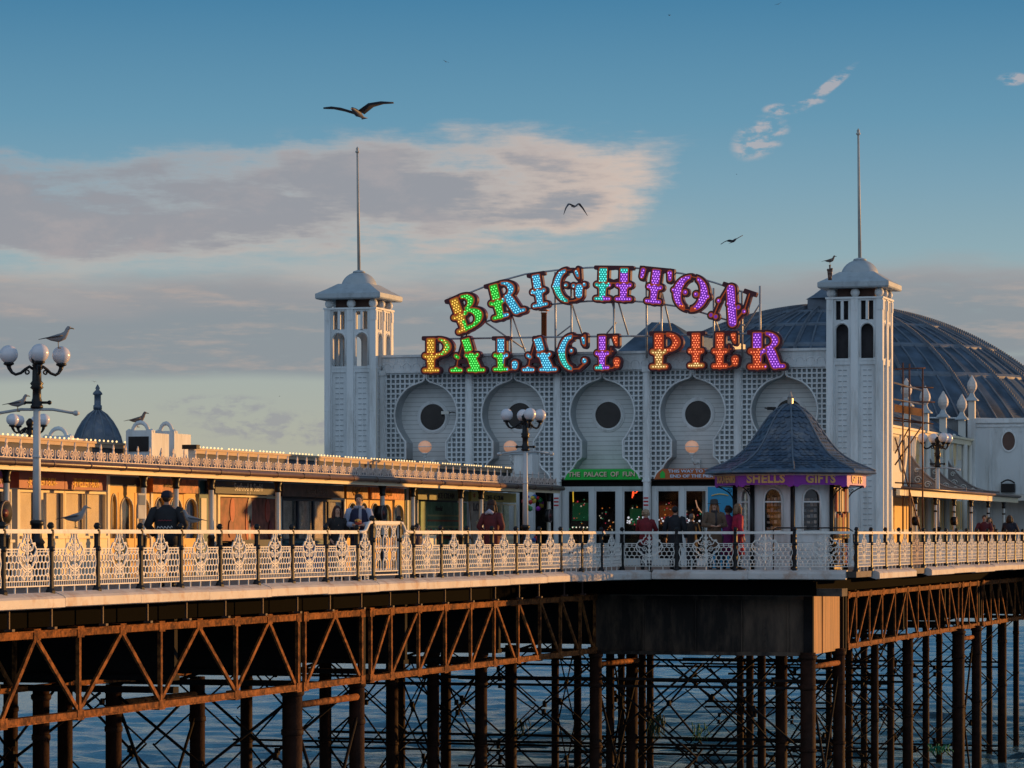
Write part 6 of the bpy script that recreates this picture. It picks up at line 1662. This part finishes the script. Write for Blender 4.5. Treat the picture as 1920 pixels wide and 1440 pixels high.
def roofbox(px0, px1, py0, py1, u, lab, screen=True):
    v0_, v1_ = V(px0, u), V(px1, u); z0_, z1_ = 1.72, H(py0, u, v0_)
    t = thing('roof_sign_case', lab, 'roof box', (u, (v0_+v1_)/2, z0_))
    ur = u; b = MB()
    # faces roughly towards the near end of the pier
    ua = U(px0, v0_); ub_ = ua+(px1-px0)*DZ(ua, v0_)/F/cs
    b.box(ua, ub_, v0_, v0_+1.0, z0_, z1_); b.build('case', WALLW, t)
    if screen:
        b = MB(); b.box(ua+.07, ub_-.07, v0_-.02, v0_, z0_+.16, z1_-.08); b.build('dark_panel', BLACK, t)
    b = MB(); n = 8; c = (ua+ub_)/2; w_ = (ub_-ua)/2
    b.tube([(c+w_*.6*math.cos(PI*i/n), v0_+.1, z1_+.02+.22*math.sin(PI*i/n)) for i in range(n+1)], .05, 6); b.ball((ua+.04, v0_+.1, z1_+.04), .06, 8); b.ball((ub_-.04, v0_+.1, z1_+.04), .06, 8)
    b.box(ua, ub_, v0_, v0_+.2, z1_, z1_+.06); b.build('crest', WALLW, t)
    return t
roofbox(236, 286, 812, 845, -30.1, 'white roof box with a dark square panel and arched crest where a gull sits')
roofbox(290, 328, 813, 845, -30.3, 'smaller slatted white roof box just right of the one with the dark panel', False)
roofbox(80, 134, 822, 845, -33.5, 'low white arched roof crest left of the small dome', False)
o_ = MB(); x = at(330, 829, 80); o_.ball(x, .2, 12); prop(o_.build('roof_ball', LEADR, None), 'small blue grey ball beside the slatted roof box', 'ball')
t = thing('floodlight', 'small dark floodlight with a pale bracket on the shop roof right of the roof boxes', 'floodlight', at(358, 848, 76))
p = at(358, 838, 76); b = MB(); b.box(p.x-.18, p.x+.18, p.y-.1, p.y+.1, p.z-.05, p.z+.05); b.build('lamp_head', BLACK, t); b = MB(); b.box(p.x-.06, p.x+.1, p.y-.02, p.y+.02, p.z-.35, p.z-.05); b.build('bracket', PALE, t)
t = thing('service_box', 'pale box with a grey lid at the end of the shop roof by the lamp', 'box', (-30.5, 99, 2.0))
u0, u1 = U(963, 99), U(998, 99); b = MB(); b.box(u0, u1, 99, 99.8, 1.9, H(852, u0, 99)); b.build('case', WHITE, t); b = MB(); b.box(u0-.25, u1-.1, 98.95, 99.9, H(852, u0, 99), H(847, u0, 99)); b.build('lid', CAPL, t)

# ================================================================= LAMP POSTS
def lamp(u, v, label, rz, scale=1.0, top=3.25):
    t = thing('lamp_post', label, 'street lamp', (u, v, DECK), 'four-globe lamp posts along the pier')
    Z = lambda z: z-DECK
    b = MB(); b.tube([(0, 0, .9), (0, 0, Z(1.4)), (0, 0, Z(2.40))], [.085, .075, .065], 12); b.lathe((0, 0, Z(1.45)), [(.085, 0), (.085, .05)], 12); b.build('pole', mat('pole_paint', (.50, .52, .54), .4), t, world=False)
    b = MB(); b.lathe((0, 0, 0), [(.24, 0), (.24, .12), (.2, .16), (.2, .5), (.24, .54), (.24, .60), (.16, .68), (.13, .8), (.16, .84), (.10, .92), (.10, 1.15), (.13, 1.18), (.13, 1.24), (.095, 1.26)], 12); b.build('base', BLACK, t, world=False)
    b = MB(); b.lathe((0, 0, Z(2.38)), [(.07, 0), (.12, .02), (.12, .06), (.10, .08), (.10, .16), (.085, .2), (.08, .36), (.13, .40), (.10, .44), (.13, .48), (.09, .53), (.085, .7), (.07, .85), (.10, .89), (.11, .98), (.07, 1.03), (.03, 1.08)], 12)
    for a in (0, PI): b.tube([(.08*math.cos(a), 0, Z(2.5)), (.24*math.cos(a), 0, Z(2.5))], .025, 6); b.ball((.24*math.cos(a), 0, Z(2.5)), .045, 8)
    b.build('iron_shaft', BLACK, t, world=False)
    b = MB(); 
    b.tube([(-.72, 0, Z(2.30)), (-.3, 0, Z(2.37)), (.3, 0, Z(2.37)), (.72, 0, Z(2.30))], .028, 6)
    for s in (-1, 1): b.lathe((s*.74, 0, Z(2.25)), [(.02, 0), (.07, .03), (.07, .07), (.02, .1)], 8)
    b.build('ladder_bar', mat('bar_paint', (.45, .48, .5), .4), t, world=False)
    for k in range(4):
        a = math.radians((180, 38, -76, 97)[k]); ca, sa = math.cos(a), math.sin(a); r = .53
        P = lambda q, z: (q*ca, q*sa, Z(z))
        b = MB()
        b.tube([P(.06, 3.13), P(.14, 3.18), P(.22, 3.13), P(.30, 3.06), P(.40, 3.03), P(.47, 3.07), P(r-.01, 3.15), P(r, 3.20)], [.03, .03, .028, .028, .028, .03, .04, .05], 7)
        b.tube([P(.19+.065*(1-.7*i/10)*math.cos(i*.75), 3.07+.055*(1-.7*i/10)*math.sin(i*.75)) for i in range(11)], .017, 5)
        b.lathe(P(r, 3.19), [(.04, 0), (.10, .03), (.10, .06), (.085, .07)], 10)
        b.build('arm', BLACK, t, world=False)
        b = MB(); b.ball(P(r, 3.41), .175, 20); b.build('globe', GLOBE, t, world=False)
    t.rotation_euler = (0, 0, rz); t.scale = (scale, scale, scale)
    return t
def lampat(px, u, label, rz=math.radians(25), **k): return lamp(u, V(px, u), label, rz, **k)
lampat(69, -26.8, 'tall four globe lamp post nearest the camera, with a gull on its right globe', math.radians(17))
lampat(985, -27.0, 'four globe lamp post standing at the centre in front of the latticed wall', math.radians(17))
lampat(1758, -19.6, 'four globe lamp post at the right in front of the scroll brackets', math.radians(18))
l4 = lampat(56, -38.5, 'four globe lamp post behind the shop roof, half hidden by the near lamp post', math.radians(55))
l4.scale = (1.0, 1.0, .93)
# ================================================================= PEOPLE
SKIN = mat('skin', (.48, .27, .19), .55, var=.05); 
def skinmesh(name, verts, edges, rad, m, parent, sub=1, root=0):
    me = bpy.data.meshes.new(name); bm = bmesh.new(); lay = bm.verts.layers.skin.verify(); vs = []
    for i, (p, r) in enumerate(zip(verts, rad)):
        v = bm.verts.new(p); v[lay].radius = r if isinstance(r, tuple) else (r, r); v[lay].use_root = (i == root); vs.append(v)
    for a, c in edges: bm.edges.new((vs[a], vs[c]))
    bm.to_mesh(me); bm.free(); me.materials.append(m)
    tmp = bpy.data.objects.new(name, me); COL.objects.link(tmp)
    s = tmp.modifiers.new('skin', 'SKIN'); s.use_smooth_shade = True
    u = tmp.modifiers.new('sub', 'SUBSURF'); u.levels = sub; u.render_levels = sub
    dg = bpy.context.evaluated_depsgraph_get(); dg.update()
    me2 = bpy.data.meshes.new_from_object(tmp.evaluated_get(dg)); bpy.data.objects.remove(tmp)
    me2.materials.clear(); me2.materials.append(m)
    o = bpy.data.objects.new(name, me2); COL.objects.link(o); o.parent = parent; return o
def person(loc, face, label, h=1.72, coat=(.02, .02, .03), legs=(.02, .02, .03), hair=(.04, .02, .01), hairlen='short', hat=None, hem=.46, arms='down', lean=0.0, sleeve=None, scarf=None, bulk=1.0, hood=None, fem=False, skirt=False):
    """face: heading in degrees, direction in which the person looks (0 = +x, 90 = +y)"""
    t = thing('person', label, 'person', (loc[0], loc[1], DECK))
    k = h/1.72
    P = lambda x, y, z: (x*k, y*k, z*k)
    hs_ = .175*bulk*(.9 if fem else 1)
    # x forward, y left, z up
    sh = {'L': (0, hs_, 1.40), 'R': (0, -hs_, 1.40)}
    el, wr = {}, {}
    for s, q in (('L', 1), ('R', -1)):
        if arms == 'down': el[s] = (-.03, q*(hs_+.08), 1.13); wr[s] = (.05, q*(hs_+.09), .88)
        elif arms == 'front': el[s] = (.02, q*(hs_+.09), 1.14); wr[s] = (.26, q*.10, 1.12)
        elif arms == 'rail': el[s] = (.12, q*(hs_+.10), 1.16); wr[s] = (.34, q*(hs_+.0), 1.09)
        elif arms == 'pocket': el[s] = (-.06, q*(hs_+.12), 1.14); wr[s] = (.06, q*(hs_+.02), .95)
    V_, E_, R_ = [], [], []
    def add(p, r, par=None):
        V_.append(P(*p)); R_.append(r*k if not isinstance(r, tuple) else (r[0]*k, r[1]*k)); i = len(V_)-1
        if par is not None: E_.append((par, i))
        return i
    pel = add((0, 0, .95), (.14, .10)); wa = add((0, 0, 1.10), (.125, .09), pel); chs = add((0, 0, 1.28), (.15, .10), wa); nb_ = add((0, 0, 1.43), .065, chs); nk = add((.01, 0, 1.50), .052, nb_)
    hd0 = add((.02, 0, 1.56), (.062, .07), nk); hd1 = add((.022, 0, 1.63), (.075, .088), hd0); hd2 = add((.01, 0, 1.69), (.055, .065), hd1)
    for s, q in (('L', 1), ('R', -1)):
        a = add(sh[s], .055, nb_); e_ = add(el[s], .042, a); w_ = add(wr[s], .028, e_)
        d = (Vector(wr[s])-Vector(el[s])).normalized()
        pm = Vector(wr[s])+d*.06; pi = add(tuple(pm), (.036, .02), w_)
        for f in range(4):
            o_ = Vector((0, 0, 1)).cross(d); o_ = o_.normalized() if o_.length > .1 else Vector((1, 0, 0))
            if abs(d.z) > .8: o_ = Vector((1, 0, 0))
            b0 = pm+d*.02+o_*(.027-.018*f); L_ = (.065, .078, .072, .056)[f]
            f1 = add(tuple(b0+d*L_*.5), .009, pi); add(tuple(b0+d*L_*.85+Vector((-.01, -q*.012, -.012))), .008, f1)
        th = add(tuple(Vector(wr[s])+d*.045+Vector((.03, -q*.02, 0))), .011, pi); add(tuple(Vector(wr[s])+d*.08+Vector((.04, -q*.03, 0))), .009, th)
        hp = add((0, q*.085, .90), .085, pel); kn = add((.02, q*.09, .50), .055, hp); an = add((-.01, q*.095, .09), .04, kn); add((.12, q*.105, .04), .035, an)
    body = skinmesh('body', V_, E_, R_, SKIN, t)
    # face
    b = MB(); b.tube([P(.095, 0, 1.645), P(.118, 0, 1.605), P(.10, 0, 1.595)], [.008*k, .014*k, .012*k], 6)
    for q in (-1, 1): b.ball(P(.005, q*.078, 1.62), .02*k, 8, sx=.6, sy=.4)
    b.build('nose_and_ears', SKIN, body, world=False)
    b = MB()
    for q in (-1, 1): b.ball(P(.088, q*.030, 1.637), .010*k, 6)
    b.box(*[x*k for x in (.092, .098)], *[x*k for x in (-.022, .022)], *[x*k for x in (1.567, 1.573)])
    b.build('eyes_and_mouth', mat('features', (.05, .02, .02)), body, world=False)
    HM = mat('hair', hair, .6, var=.3, scale=30, bump=.5, bscale=80)
    b = MB(); b.ball(P(-.012, 0, 1.655), .098*k, 14, sz=1.02, sx=1.02, sy=.92) 
    # cut the face side free by pushing the hair cap back
    b.v = [((x if x < .045*k else .045*k+(x-.045*k)*.35), y, max(z, 1.59*k) if x > -.02*k else z) for x, y, z in b.v]
    if hairlen in ('long', 'bob'):
        zb = 1.34 if hairlen == 'long' else 1.47
        b.tube([P(-.03, 0, 1.68), P(-.055, 0, 1.58), P(-.065, 0, 1.48), P(-.06, 0, zb)], [(.085*k, .06*k), (.11*k, .07*k), (.12*k, .065*k), (.085*k, .035*k)], 12, up=(1, 0, 0))
        for q in (-1, 1): b.tube([P(.02, q*.07, 1.68), P(.03, q*.095, 1.58), P(.03, q*.10, 1.48), P(.03, q*.085, zb)], [.025*k, .033*k, .035*k, .015*k], 8)
    if hairlen == 'curly':
        for i in range(40):
            a, e_ = random.uniform(.7, 2*PI-.7), random.uniform(-.6, 1.4); b.ball(P(-.01+.095*math.cos(a)*math.cos(e_), .095*math.sin(a)*math.cos(e_), 1.63+.10*math.sin(e_)), random.uniform(.025, .042)*k, 6)
    b.build('hair', HM, t, world=False)
    CM = mat('coat', coat, .75, var=.25, scale=9, bump=.5, bscale=14); SM_ = mat('sleeve', sleeve, .7, var=.2, bump=.4, bscale=14) if sleeve else CM
    # coat torso: stacked ellipses following the body
    b = MB(); n = 20; lv = []
    tor = [(hem if hem < .9 else .88, .165 if hem > .7 else .20, .125 if hem > .7 else .17), (.80, .17, .125), (.95, .168, .125), (1.08, .150 if fem else .165, .115), (1.22, .18, .125), (1.34, .195, .12), (1.41, .175, .10), (1.46, .10, .075), (1.50, .065, .065), (1.51, .055, .055)]
    tor = [x for i, x in enumerate(tor) if i == 0 or x[0] > tor[0][0]+.03]
    vs = []; fs = []
    for z, ry, rx in tor:
        for i in range(n):
            a = 2*PI*i/n; wv_ = 1+.03*math.sin(5*a+z*17)+.02*math.sin(9*a-z*11)
            vs.append(P(rx*bulk*wv_*math.cos(a)+(.0), ry*bulk*wv_*math.sin(a), z))
    for j in range(len(tor)-1):
        for i in range(n): fs.append((j*n+i, j*n+(i+1) % n, (j+1)*n+(i+1) % n, (j+1)*n+i))
    fs.append(tuple(range(n))[::-1]); b.add(vs, fs, 0, True)
    co = b.build('coat', CM, t, world=False)
    for s, q in (('L', 1), ('R', -1)):
        a_, e_, w_ = Vector(sh[s]), Vector(el[s]), Vector(wr[s]); b = MB()
        b.tube([P(*(a_+Vector((0, -q*.05, .02)))), P(*a_), P(*(a_.lerp(e_, .5))), P(*e_), P(*(e_.lerp(w_, .5))), P(*(e_.lerp(w_, .95)))], [.055*bulk*k, .078*bulk*k, .068*bulk*k, .06*bulk*k, .054*bulk*k, .046*bulk*k], 10)
        b.build('sleeve', SM_, co, world=False)
    LM = mat('trousers', legs, .8, var=.2, bump=.3)
    for q in (-1, 1):
        b = MB(); b.tube([P(0, q*.07, .92), P(.005, q*.09, .72), P(.02, q*.09, .50), P(.0, q*.095, .28), P(-.01, q*.095, .08)], [.105*k, .095*k, .075*k, .062*k, .065*k], 10); b.build('trouser_leg', LM, t, world=False)
        b = MB(); b.tube([P(-.06, q*.10, .05), P(.02, q*.10, .055), P(.12, q*.105, .04), P(.17, q*.108, .03)], [.045*k, .055*k, .045*k, .025*k], 8, flat=.8); b.build('shoe', BLACK, t, world=False)
    if hat:
        b = MB(); kd, hc = hat
        if kd == 'beanie': b.lathe(P(-.0, 0, 1.64), [(.108*k, 0), (.112*k, .03*k), (.105*k, .07*k), (.08*k, .115*k), (.03*k, .135*k)], 14)
        if kd == 'brim': b.lathe(P(0, 0, 1.68), [(.17*k, -.01), (.17*k, 0), (.10*k, .01), (.10*k, .06*k), (.085*k, .10*k), (.03*k, .115*k)], 16)
        b.build('hat', mat('hat', hc, .8), t, world=False)
    if hood:
        b = MB(); b.tube([P(-.10, -.09, 1.45), P(-.13, 0, 1.50), P(-.10, .09, 1.45), P(.0, .10, 1.47)], [.04*k, .06*k, .04*k, .03*k], 8); b.build('hood', mat('hood', hood, .8), co, world=False)
    if scarf:
        b = MB(); b.tube([P(.075*math.cos(a), .08*math.sin(a), 1.48) for a in [2*PI*i/12 for i in range(13)]], .035*k, 8); b.tube([P(.09, .03, 1.46), P(.13, .03, 1.30), P(.135, .03, 1.12)], [.03*k, .035*k, .03*k], 8, flat=.5); b.build('scarf', mat('scarf', scarf, .8), t, world=False)
    t.rotation_euler = (0, 0, math.radians(face))
    return t
def pz(px, py_top, Z):
    p = at(px, py_top, Z); return (p.x, p.y), p.z-DECK
CAMH = -90+16.95+5    # heading that faces the camera
def pers(px, py, Z, face, label, **k):
    l, h = pz(px, py, Z); return person(l, face, label, h=h*1.0, **k)
pm_ = pers(313, 925, 61.8, CAMH+168, 'person from behind in a black jacket with pale back print, by the left railing', coat=(.012, .013, .017), hat=('beanie', (.012, .014, .03)), hem=.78, bulk=1.28, arms='pocket', legs=(.015, .015, .02))
a = pm_.rotation_euler.z
t3 = bpy.data.objects
for sd, sz, z, mm in ((2, .30, 1.12, SILV), (4, .26, 1.25, mat('print_red', (.3, .03, .04)))):
    rg = random.Random(sd); b = MB()
    b.tube([(-.182, -sz/2+sz*i/14, z+(.035 if sd == 2 else .012)*math.sin(i*2.1)*rg.uniform(.5, 1)) for i in range(15)], .007, 4)
    tx = b.build('back_print', mm, None, world=False); tx.parent = pm_
pers(632, 950, 71.8, CAMH+15, 'person with long dark hair in a black coat beside the one in the navy vest', coat=(.012, .011, .013), hair=(.05, .012, .008), hairlen='long', fem=True, hem=.5, arms='pocket')
pv = pers(673, 929, 72.0, CAMH-5, 'person in a navy vest with pale sleeves holding food, left of the tall panel', coat=(.012, .014, .045), sleeve=(.30, .34, .46), hair=(.05, .02, .012), hem=.8, arms='front', bulk=1.08, scarf=(.3, .3, .36))
fo = thing('food_bag', 'red and yellow bag of food held by the person in the navy vest', 'food', pv.location)
b = MB(); b.lathe((.32, 0, 1.10), [(.03, 0), (.075, .13), (.08, .15)], 10)
for i in range(14): b.ball((.32+random.gauss(0, .03), random.gauss(0, .03), 1.26+random.uniform(0, .05)), .024, 6, 1)
b.build('bag', [mat('bag_red', (.4, .06, .03)), mat('chips', (.65, .36, .08))], fo, world=False); fo.rotation_euler = pv.rotation_euler
pers(783, 983, 75.5, CAMH+60, 'child whose black haired head just shows above the railing right of the tall panel', coat=(.05, .03, .05), hair=(.012, .01, .012))
pers(922, 941, 80.3, CAMH+150, 'person in a long maroon coat with a pale hood, facing the ice cream counter', coat=(.10, .012, .015), hat=('beanie', (.035, .015, .012)), hood=(.45, .43, .5), fem=True, hem=.35, arms='pocket', bulk=1.15, hairlen='bob', hair=(.03, .012, .01))
pers(1211, 957, 92, CAMH+160, 'person with fair curly hair in a dark red jacket, seen from behind', coat=(.16, .010, .018), hair=(.36, .25, .16), hairlen='curly', fem=True, hem=.72, arms='rail', bulk=1.12)
pers(1266, 951, 93, CAMH+150, 'person in a very dark coat, back to the camera, right of the fair haired person', coat=(.010, .012, .018), hair=(.01, .01, .012), hem=.6, arms='down', bulk=1.22)
pers(1297, 965, 94.2, CAMH+185, 'person with greying hair in a dark jacket half hidden behind the dark coated one', coat=(.03, .022, .02), hair=(.16, .13, .12), hem=.7, fem=True, arms='front')
pers(1339, 941, 90.6, CAMH, 'person in a brimmed grey hat, scarf and brown fur coat facing the camera', coat=(.11, .07, .045), hair=(.26, .12, .05), hairlen='long', hat=('brim', (.045, .04, .04)), scarf=(.04, .035, .04), fem=True, hem=.5, arms='front', bulk=1.15)
pers(1365, 950, 93.5, CAMH+170, 'person with big dark round hair and magenta skirt in front of the blue poster board', coat=(.16, .01, .10), hair=(.05, .025, .02), hairlen='curly', fem=True, hem=.4)
pers(1384, 946, 90.0, CAMH+100, 'person in a long bright crimson coat with light brown hair, left of the kiosk', coat=(.33, .008, .04), hair=(.20, .11, .06), hairlen='bob', fem=True, hem=.42, arms='down', bulk=1.05)
pers(1846, 967, 117, CAMH-20, 'person in a maroon top looking down at the right railing', coat=(.09, .01, .02), hair=(.03, .018, .015), hem=.75, arms='rail', bulk=1.12)
pers(1855, 971, 118.5, CAMH+10, 'person mostly hidden behind the one in the maroon top', coat=(.03, .02, .03), hair=(.04, .03, .02), hairlen='bob', fem=True)
pers(1893, 967, 117.5, CAMH+150, 'person with tied back dark hair in a navy jacket at the far right railing', coat=(.012, .015, .03), hair=(.03, .018, .012), hairlen='bob', fem=True, hem=.7, arms='rail', bulk=1.15)
pers(1757, 1003, 121, CAMH, 'small child in blue beside the base of the right lamp post', coat=(.02, .05, .12), h2=None) if False else None

# ================================================================= GULLS
GRY = mat('gull_grey_dimmed', (.085, .085, .10), .6, var=.15); GW = mat('gull_white_dimmed', (.26, .25, .26), .6, var=.06); GDK = mat('gull_dark_wing', (.035, .035, .045), .6, var=.2); GBR = mat('gull_brown', (.17, .13, .11), .7, var=.35, scale=12)  # white and grey darkened to stand in for gulls seen against the light
BEAK = mat('beak', (.35, .22, .08), .4)
def perched(loc, head, label, young=False, size=1.0, up=0.0):
    t = thing('gull', label, 'gull', loc)
    bm_, wm = (GBR, GBR) if young else (GW, GRY)
    b = MB(); 
    b.tube([(-.20, 0, .17), (-.12, 0, .165), (0, 0, .17), (.09, 0, .205), (.135, 0, .265), (.155, 0, .32), (.175, 0, .345), (.20, 0, .345), (.215, 0, .34)], [(.012, .010), (.04, .04), (.068, .072), (.06, .066), (.038, .042), (.033, .036), (.036, .038), (.026, .026), (.008, .008)], 12); b.build('body', bm_, t, world=False)
    for q in (-1, 1):
        b = MB(); b.tube([(.07, q*.055, .215), (0, q*.072, .20), (-.12, q*.045, .185), (-.24, q*.012, .165), (-.29, q*.004, .155)], [(.01, .03), (.014, .05), (.012, .038), (.008, .016), (.003, .004)], 8, up=(0, 1, 0)); b.build('wing', wm, t, world=False)
    b = MB(); b.tube([(-.26, 0, .16), (-.33, 0, .145)], [(.012, .008), (.016, .004)], 8); b.build('tail', GDK if not young else GBR, t, world=False)
    b = MB(); b.tube([(.21, 0, .340), (.25, 0, .335), (.272, 0, .322)], [.013, .010, .004], 6); b.build('beak', BLACK if young else BEAK, t, world=False)
    for q in (-1, 1):
        b = MB(); b.tube([(.0, q*.028, .12), (.005, q*.028, .0)], .007, 5); b.tube([(-.01, q*.028, .004), (.05, q*.034, .004)], .008, 5); b.build('leg', BEAK, t, world=False)
        b = MB(); b.ball((.19, q*.031, .352), .006, 6); b.build('eye', BLACK, t, world=False)
    t.rotation_euler = (0, 0, math.radians(head)); t.scale = (size,)*3
    return t
R17 = 16.95
def gat(px, py, Z): return at(px, py, Z)
zl = DZ(-26.8, V(69, -26.8))
perched(gat(109, 653, zl), R17+8, 'grey backed gull standing on the right globe of the near lamp post', size=1.12)
perched(gat(33, 772, zl-.2), R17+4, 'smaller gull standing on the left end of the near lamp post cross bar', size=.88)
perched(gat(141, 990, DZ(UL, V(141, UL))), R17-3, 'dark gull standing on the near handrail right of the lamp post base', size=1.02)
perched(gat(361, 990, DZ(UL, V(361, UL))), R17+165, 'pale gull standing on the handrail right of the man in the dark jacket', size=.9)
perched(gat(258, 801, DZ(-30.1, V(250, -30.1))), R17+10, 'young gull crouching on the arched crest of the roof box', True, .95)
perched(gat(1556, 497, 103.4), R17-10, 'gull standing on top of the small figure at the edge of the right tower roof', True, .8)
# little cluster the gull stands on at the tower cap
t = thing('cap_ornament', 'small dark iron ornament at the left edge of the right tower cap', 'ornament', gat(1556, 518, 103.4))
p = gat(1556, 518, 103.4); b = MB(); 
for dx, z0, z1, r in ((0, -.12, .1, .05), (-.06, -.05, .2, .03), (.06, -.02, .22, .03), (0, .1, .33, .025)): b.tube([(p.x+dx*.4, p.y, p.z+z0), (p.x+dx, p.y, p.z+z1)], [r*1.3, r], 7); b.ball((p.x+dx, p.y, p.z+z1), r*1.4, 8)
b.build('figure', GUT, t)
def flying(px, py, span, Z, label, heading, roll, up=(.25, .25), bend=(.0, .0), dark=True, pitch=0):
    t = thing('gull', label, 'gull', at(px, py, Z)); s = span*Z/F/1.35
    b = MB(); b.tube([(-.24, 0, -.01), (-.12, 0, 0), (0, 0, 0), (.12, 0, .01), (.2, 0, .02), (.26, 0, .02), (.29, 0, .01)], [(.03, .008), (.045, .035), (.065, .06), (.055, .052), (.036, .036), (.028, .028), (.008, .008)], 10)
    b.build('body', GW if not dark else GRY, t, world=False)
    for q, u_, bd in ((1, up[0], bend[0]), (-1, up[1], bend[1])):
        b = MB(); p1 = (.04, q*.06, .02); p2 = (.10, q*.28, .02+u_*.24); p3 = (.05, q*.48, .02+u_*.30+bd*.18); p4 = (-.06, q*.68, .02+u_*.26+bd*.42)
        # flat wing sections: chord along x
        secs = [(p1, .11), (p2, .10), (p3, .065), (p4, .012)]
        vs = []; fs = []
        for (x, y, z), c in secs: vs += [(x+c*.7, y, z), (x, y, z+.022), (x-c*1.9, y, z), (x, y, z-.010)]
        for i in range(3):
            for j in range(4): fs.append((4*i+j, 4*i+(j+1) % 4, 4*i+4+(j+1) % 4, 4*i+4+j))
        fs += [(0, 1, 2, 3), (12, 13, 14, 15)]
        b.add(vs, fs, 0, True); b.build('wing', GDK if dark else GRY, t, world=False)
    b = MB(); b.add([(-.2, -.02, 0), (-.2, .02, 0), (-.33, .06, 0), (-.33, -.06, 0), (-.2, -.02, -.012), (-.2, .02, -.012), (-.33, .06, -.008), (-.33, -.06, -.008)], [(0, 1, 2, 3), (7, 6, 5, 4), (0, 1, 5, 4), (1, 2, 6, 5), (2, 3, 7, 6), (3, 0, 4, 7)]); b.build('tail', GW, t, world=False)
    b = MB(); b.tube([(.28, 0, .01), (.33, 0, .0)], [.01, .003], 6); b.build('beak', BEAK, t, world=False)
    t.rotation_euler = Euler((math.radians(roll), math.radians(pitch), math.radians(heading)), 'XYZ'); t.scale = (s, s, s)
    return t
flying(671, 213, 140, 62, 'large dark gull gliding with spread wings above the left flagpole', R17+250, 9, (.30, .42), (-.05, .30), pitch=-9)
flying(1077, 387, 52, 75, 'sunlit gull with drooping wings in front of the main cloud', R17+120, -4, (.5, .5), (-1.3, -1.5), False)
flying(1375, 452, 56, 75, 'dark gull banking above the letter N of the sign', R17-60, 20, (.1, .35), (.1, -.1), pitch=-14)
flying(836, 116, 15, 300, 'tiny gull high in the blue sky left of centre', R17+60, 25)
flying(1255, 29, 10, 300, 'tiny gull near the top edge right of centre', R17+30, 10, (.6, .6))
flying(1459, 8, 14, 300, 'tiny gull cut close to the top edge at the upper right', R17+80, -20)
flying(177, 716, 11, 300, 'tiny gull above the small dome at the left', R17+70, 8, (.4, .4))
flying(1381, 327, 6, 500, 'speck of a gull right of the main cloud', R17, 0)
flying(524, 743, 6, 500, 'speck of a gull between the small dome and the left tower', R17, 0)
flying(1303, 595, 10, 150, 'tiny gull seen between the sign letters above PIER', R17+70, 14)
flying(843, 557, 10, 200, 'tiny gull just left of the letter B of the sign', R17+70, -14)
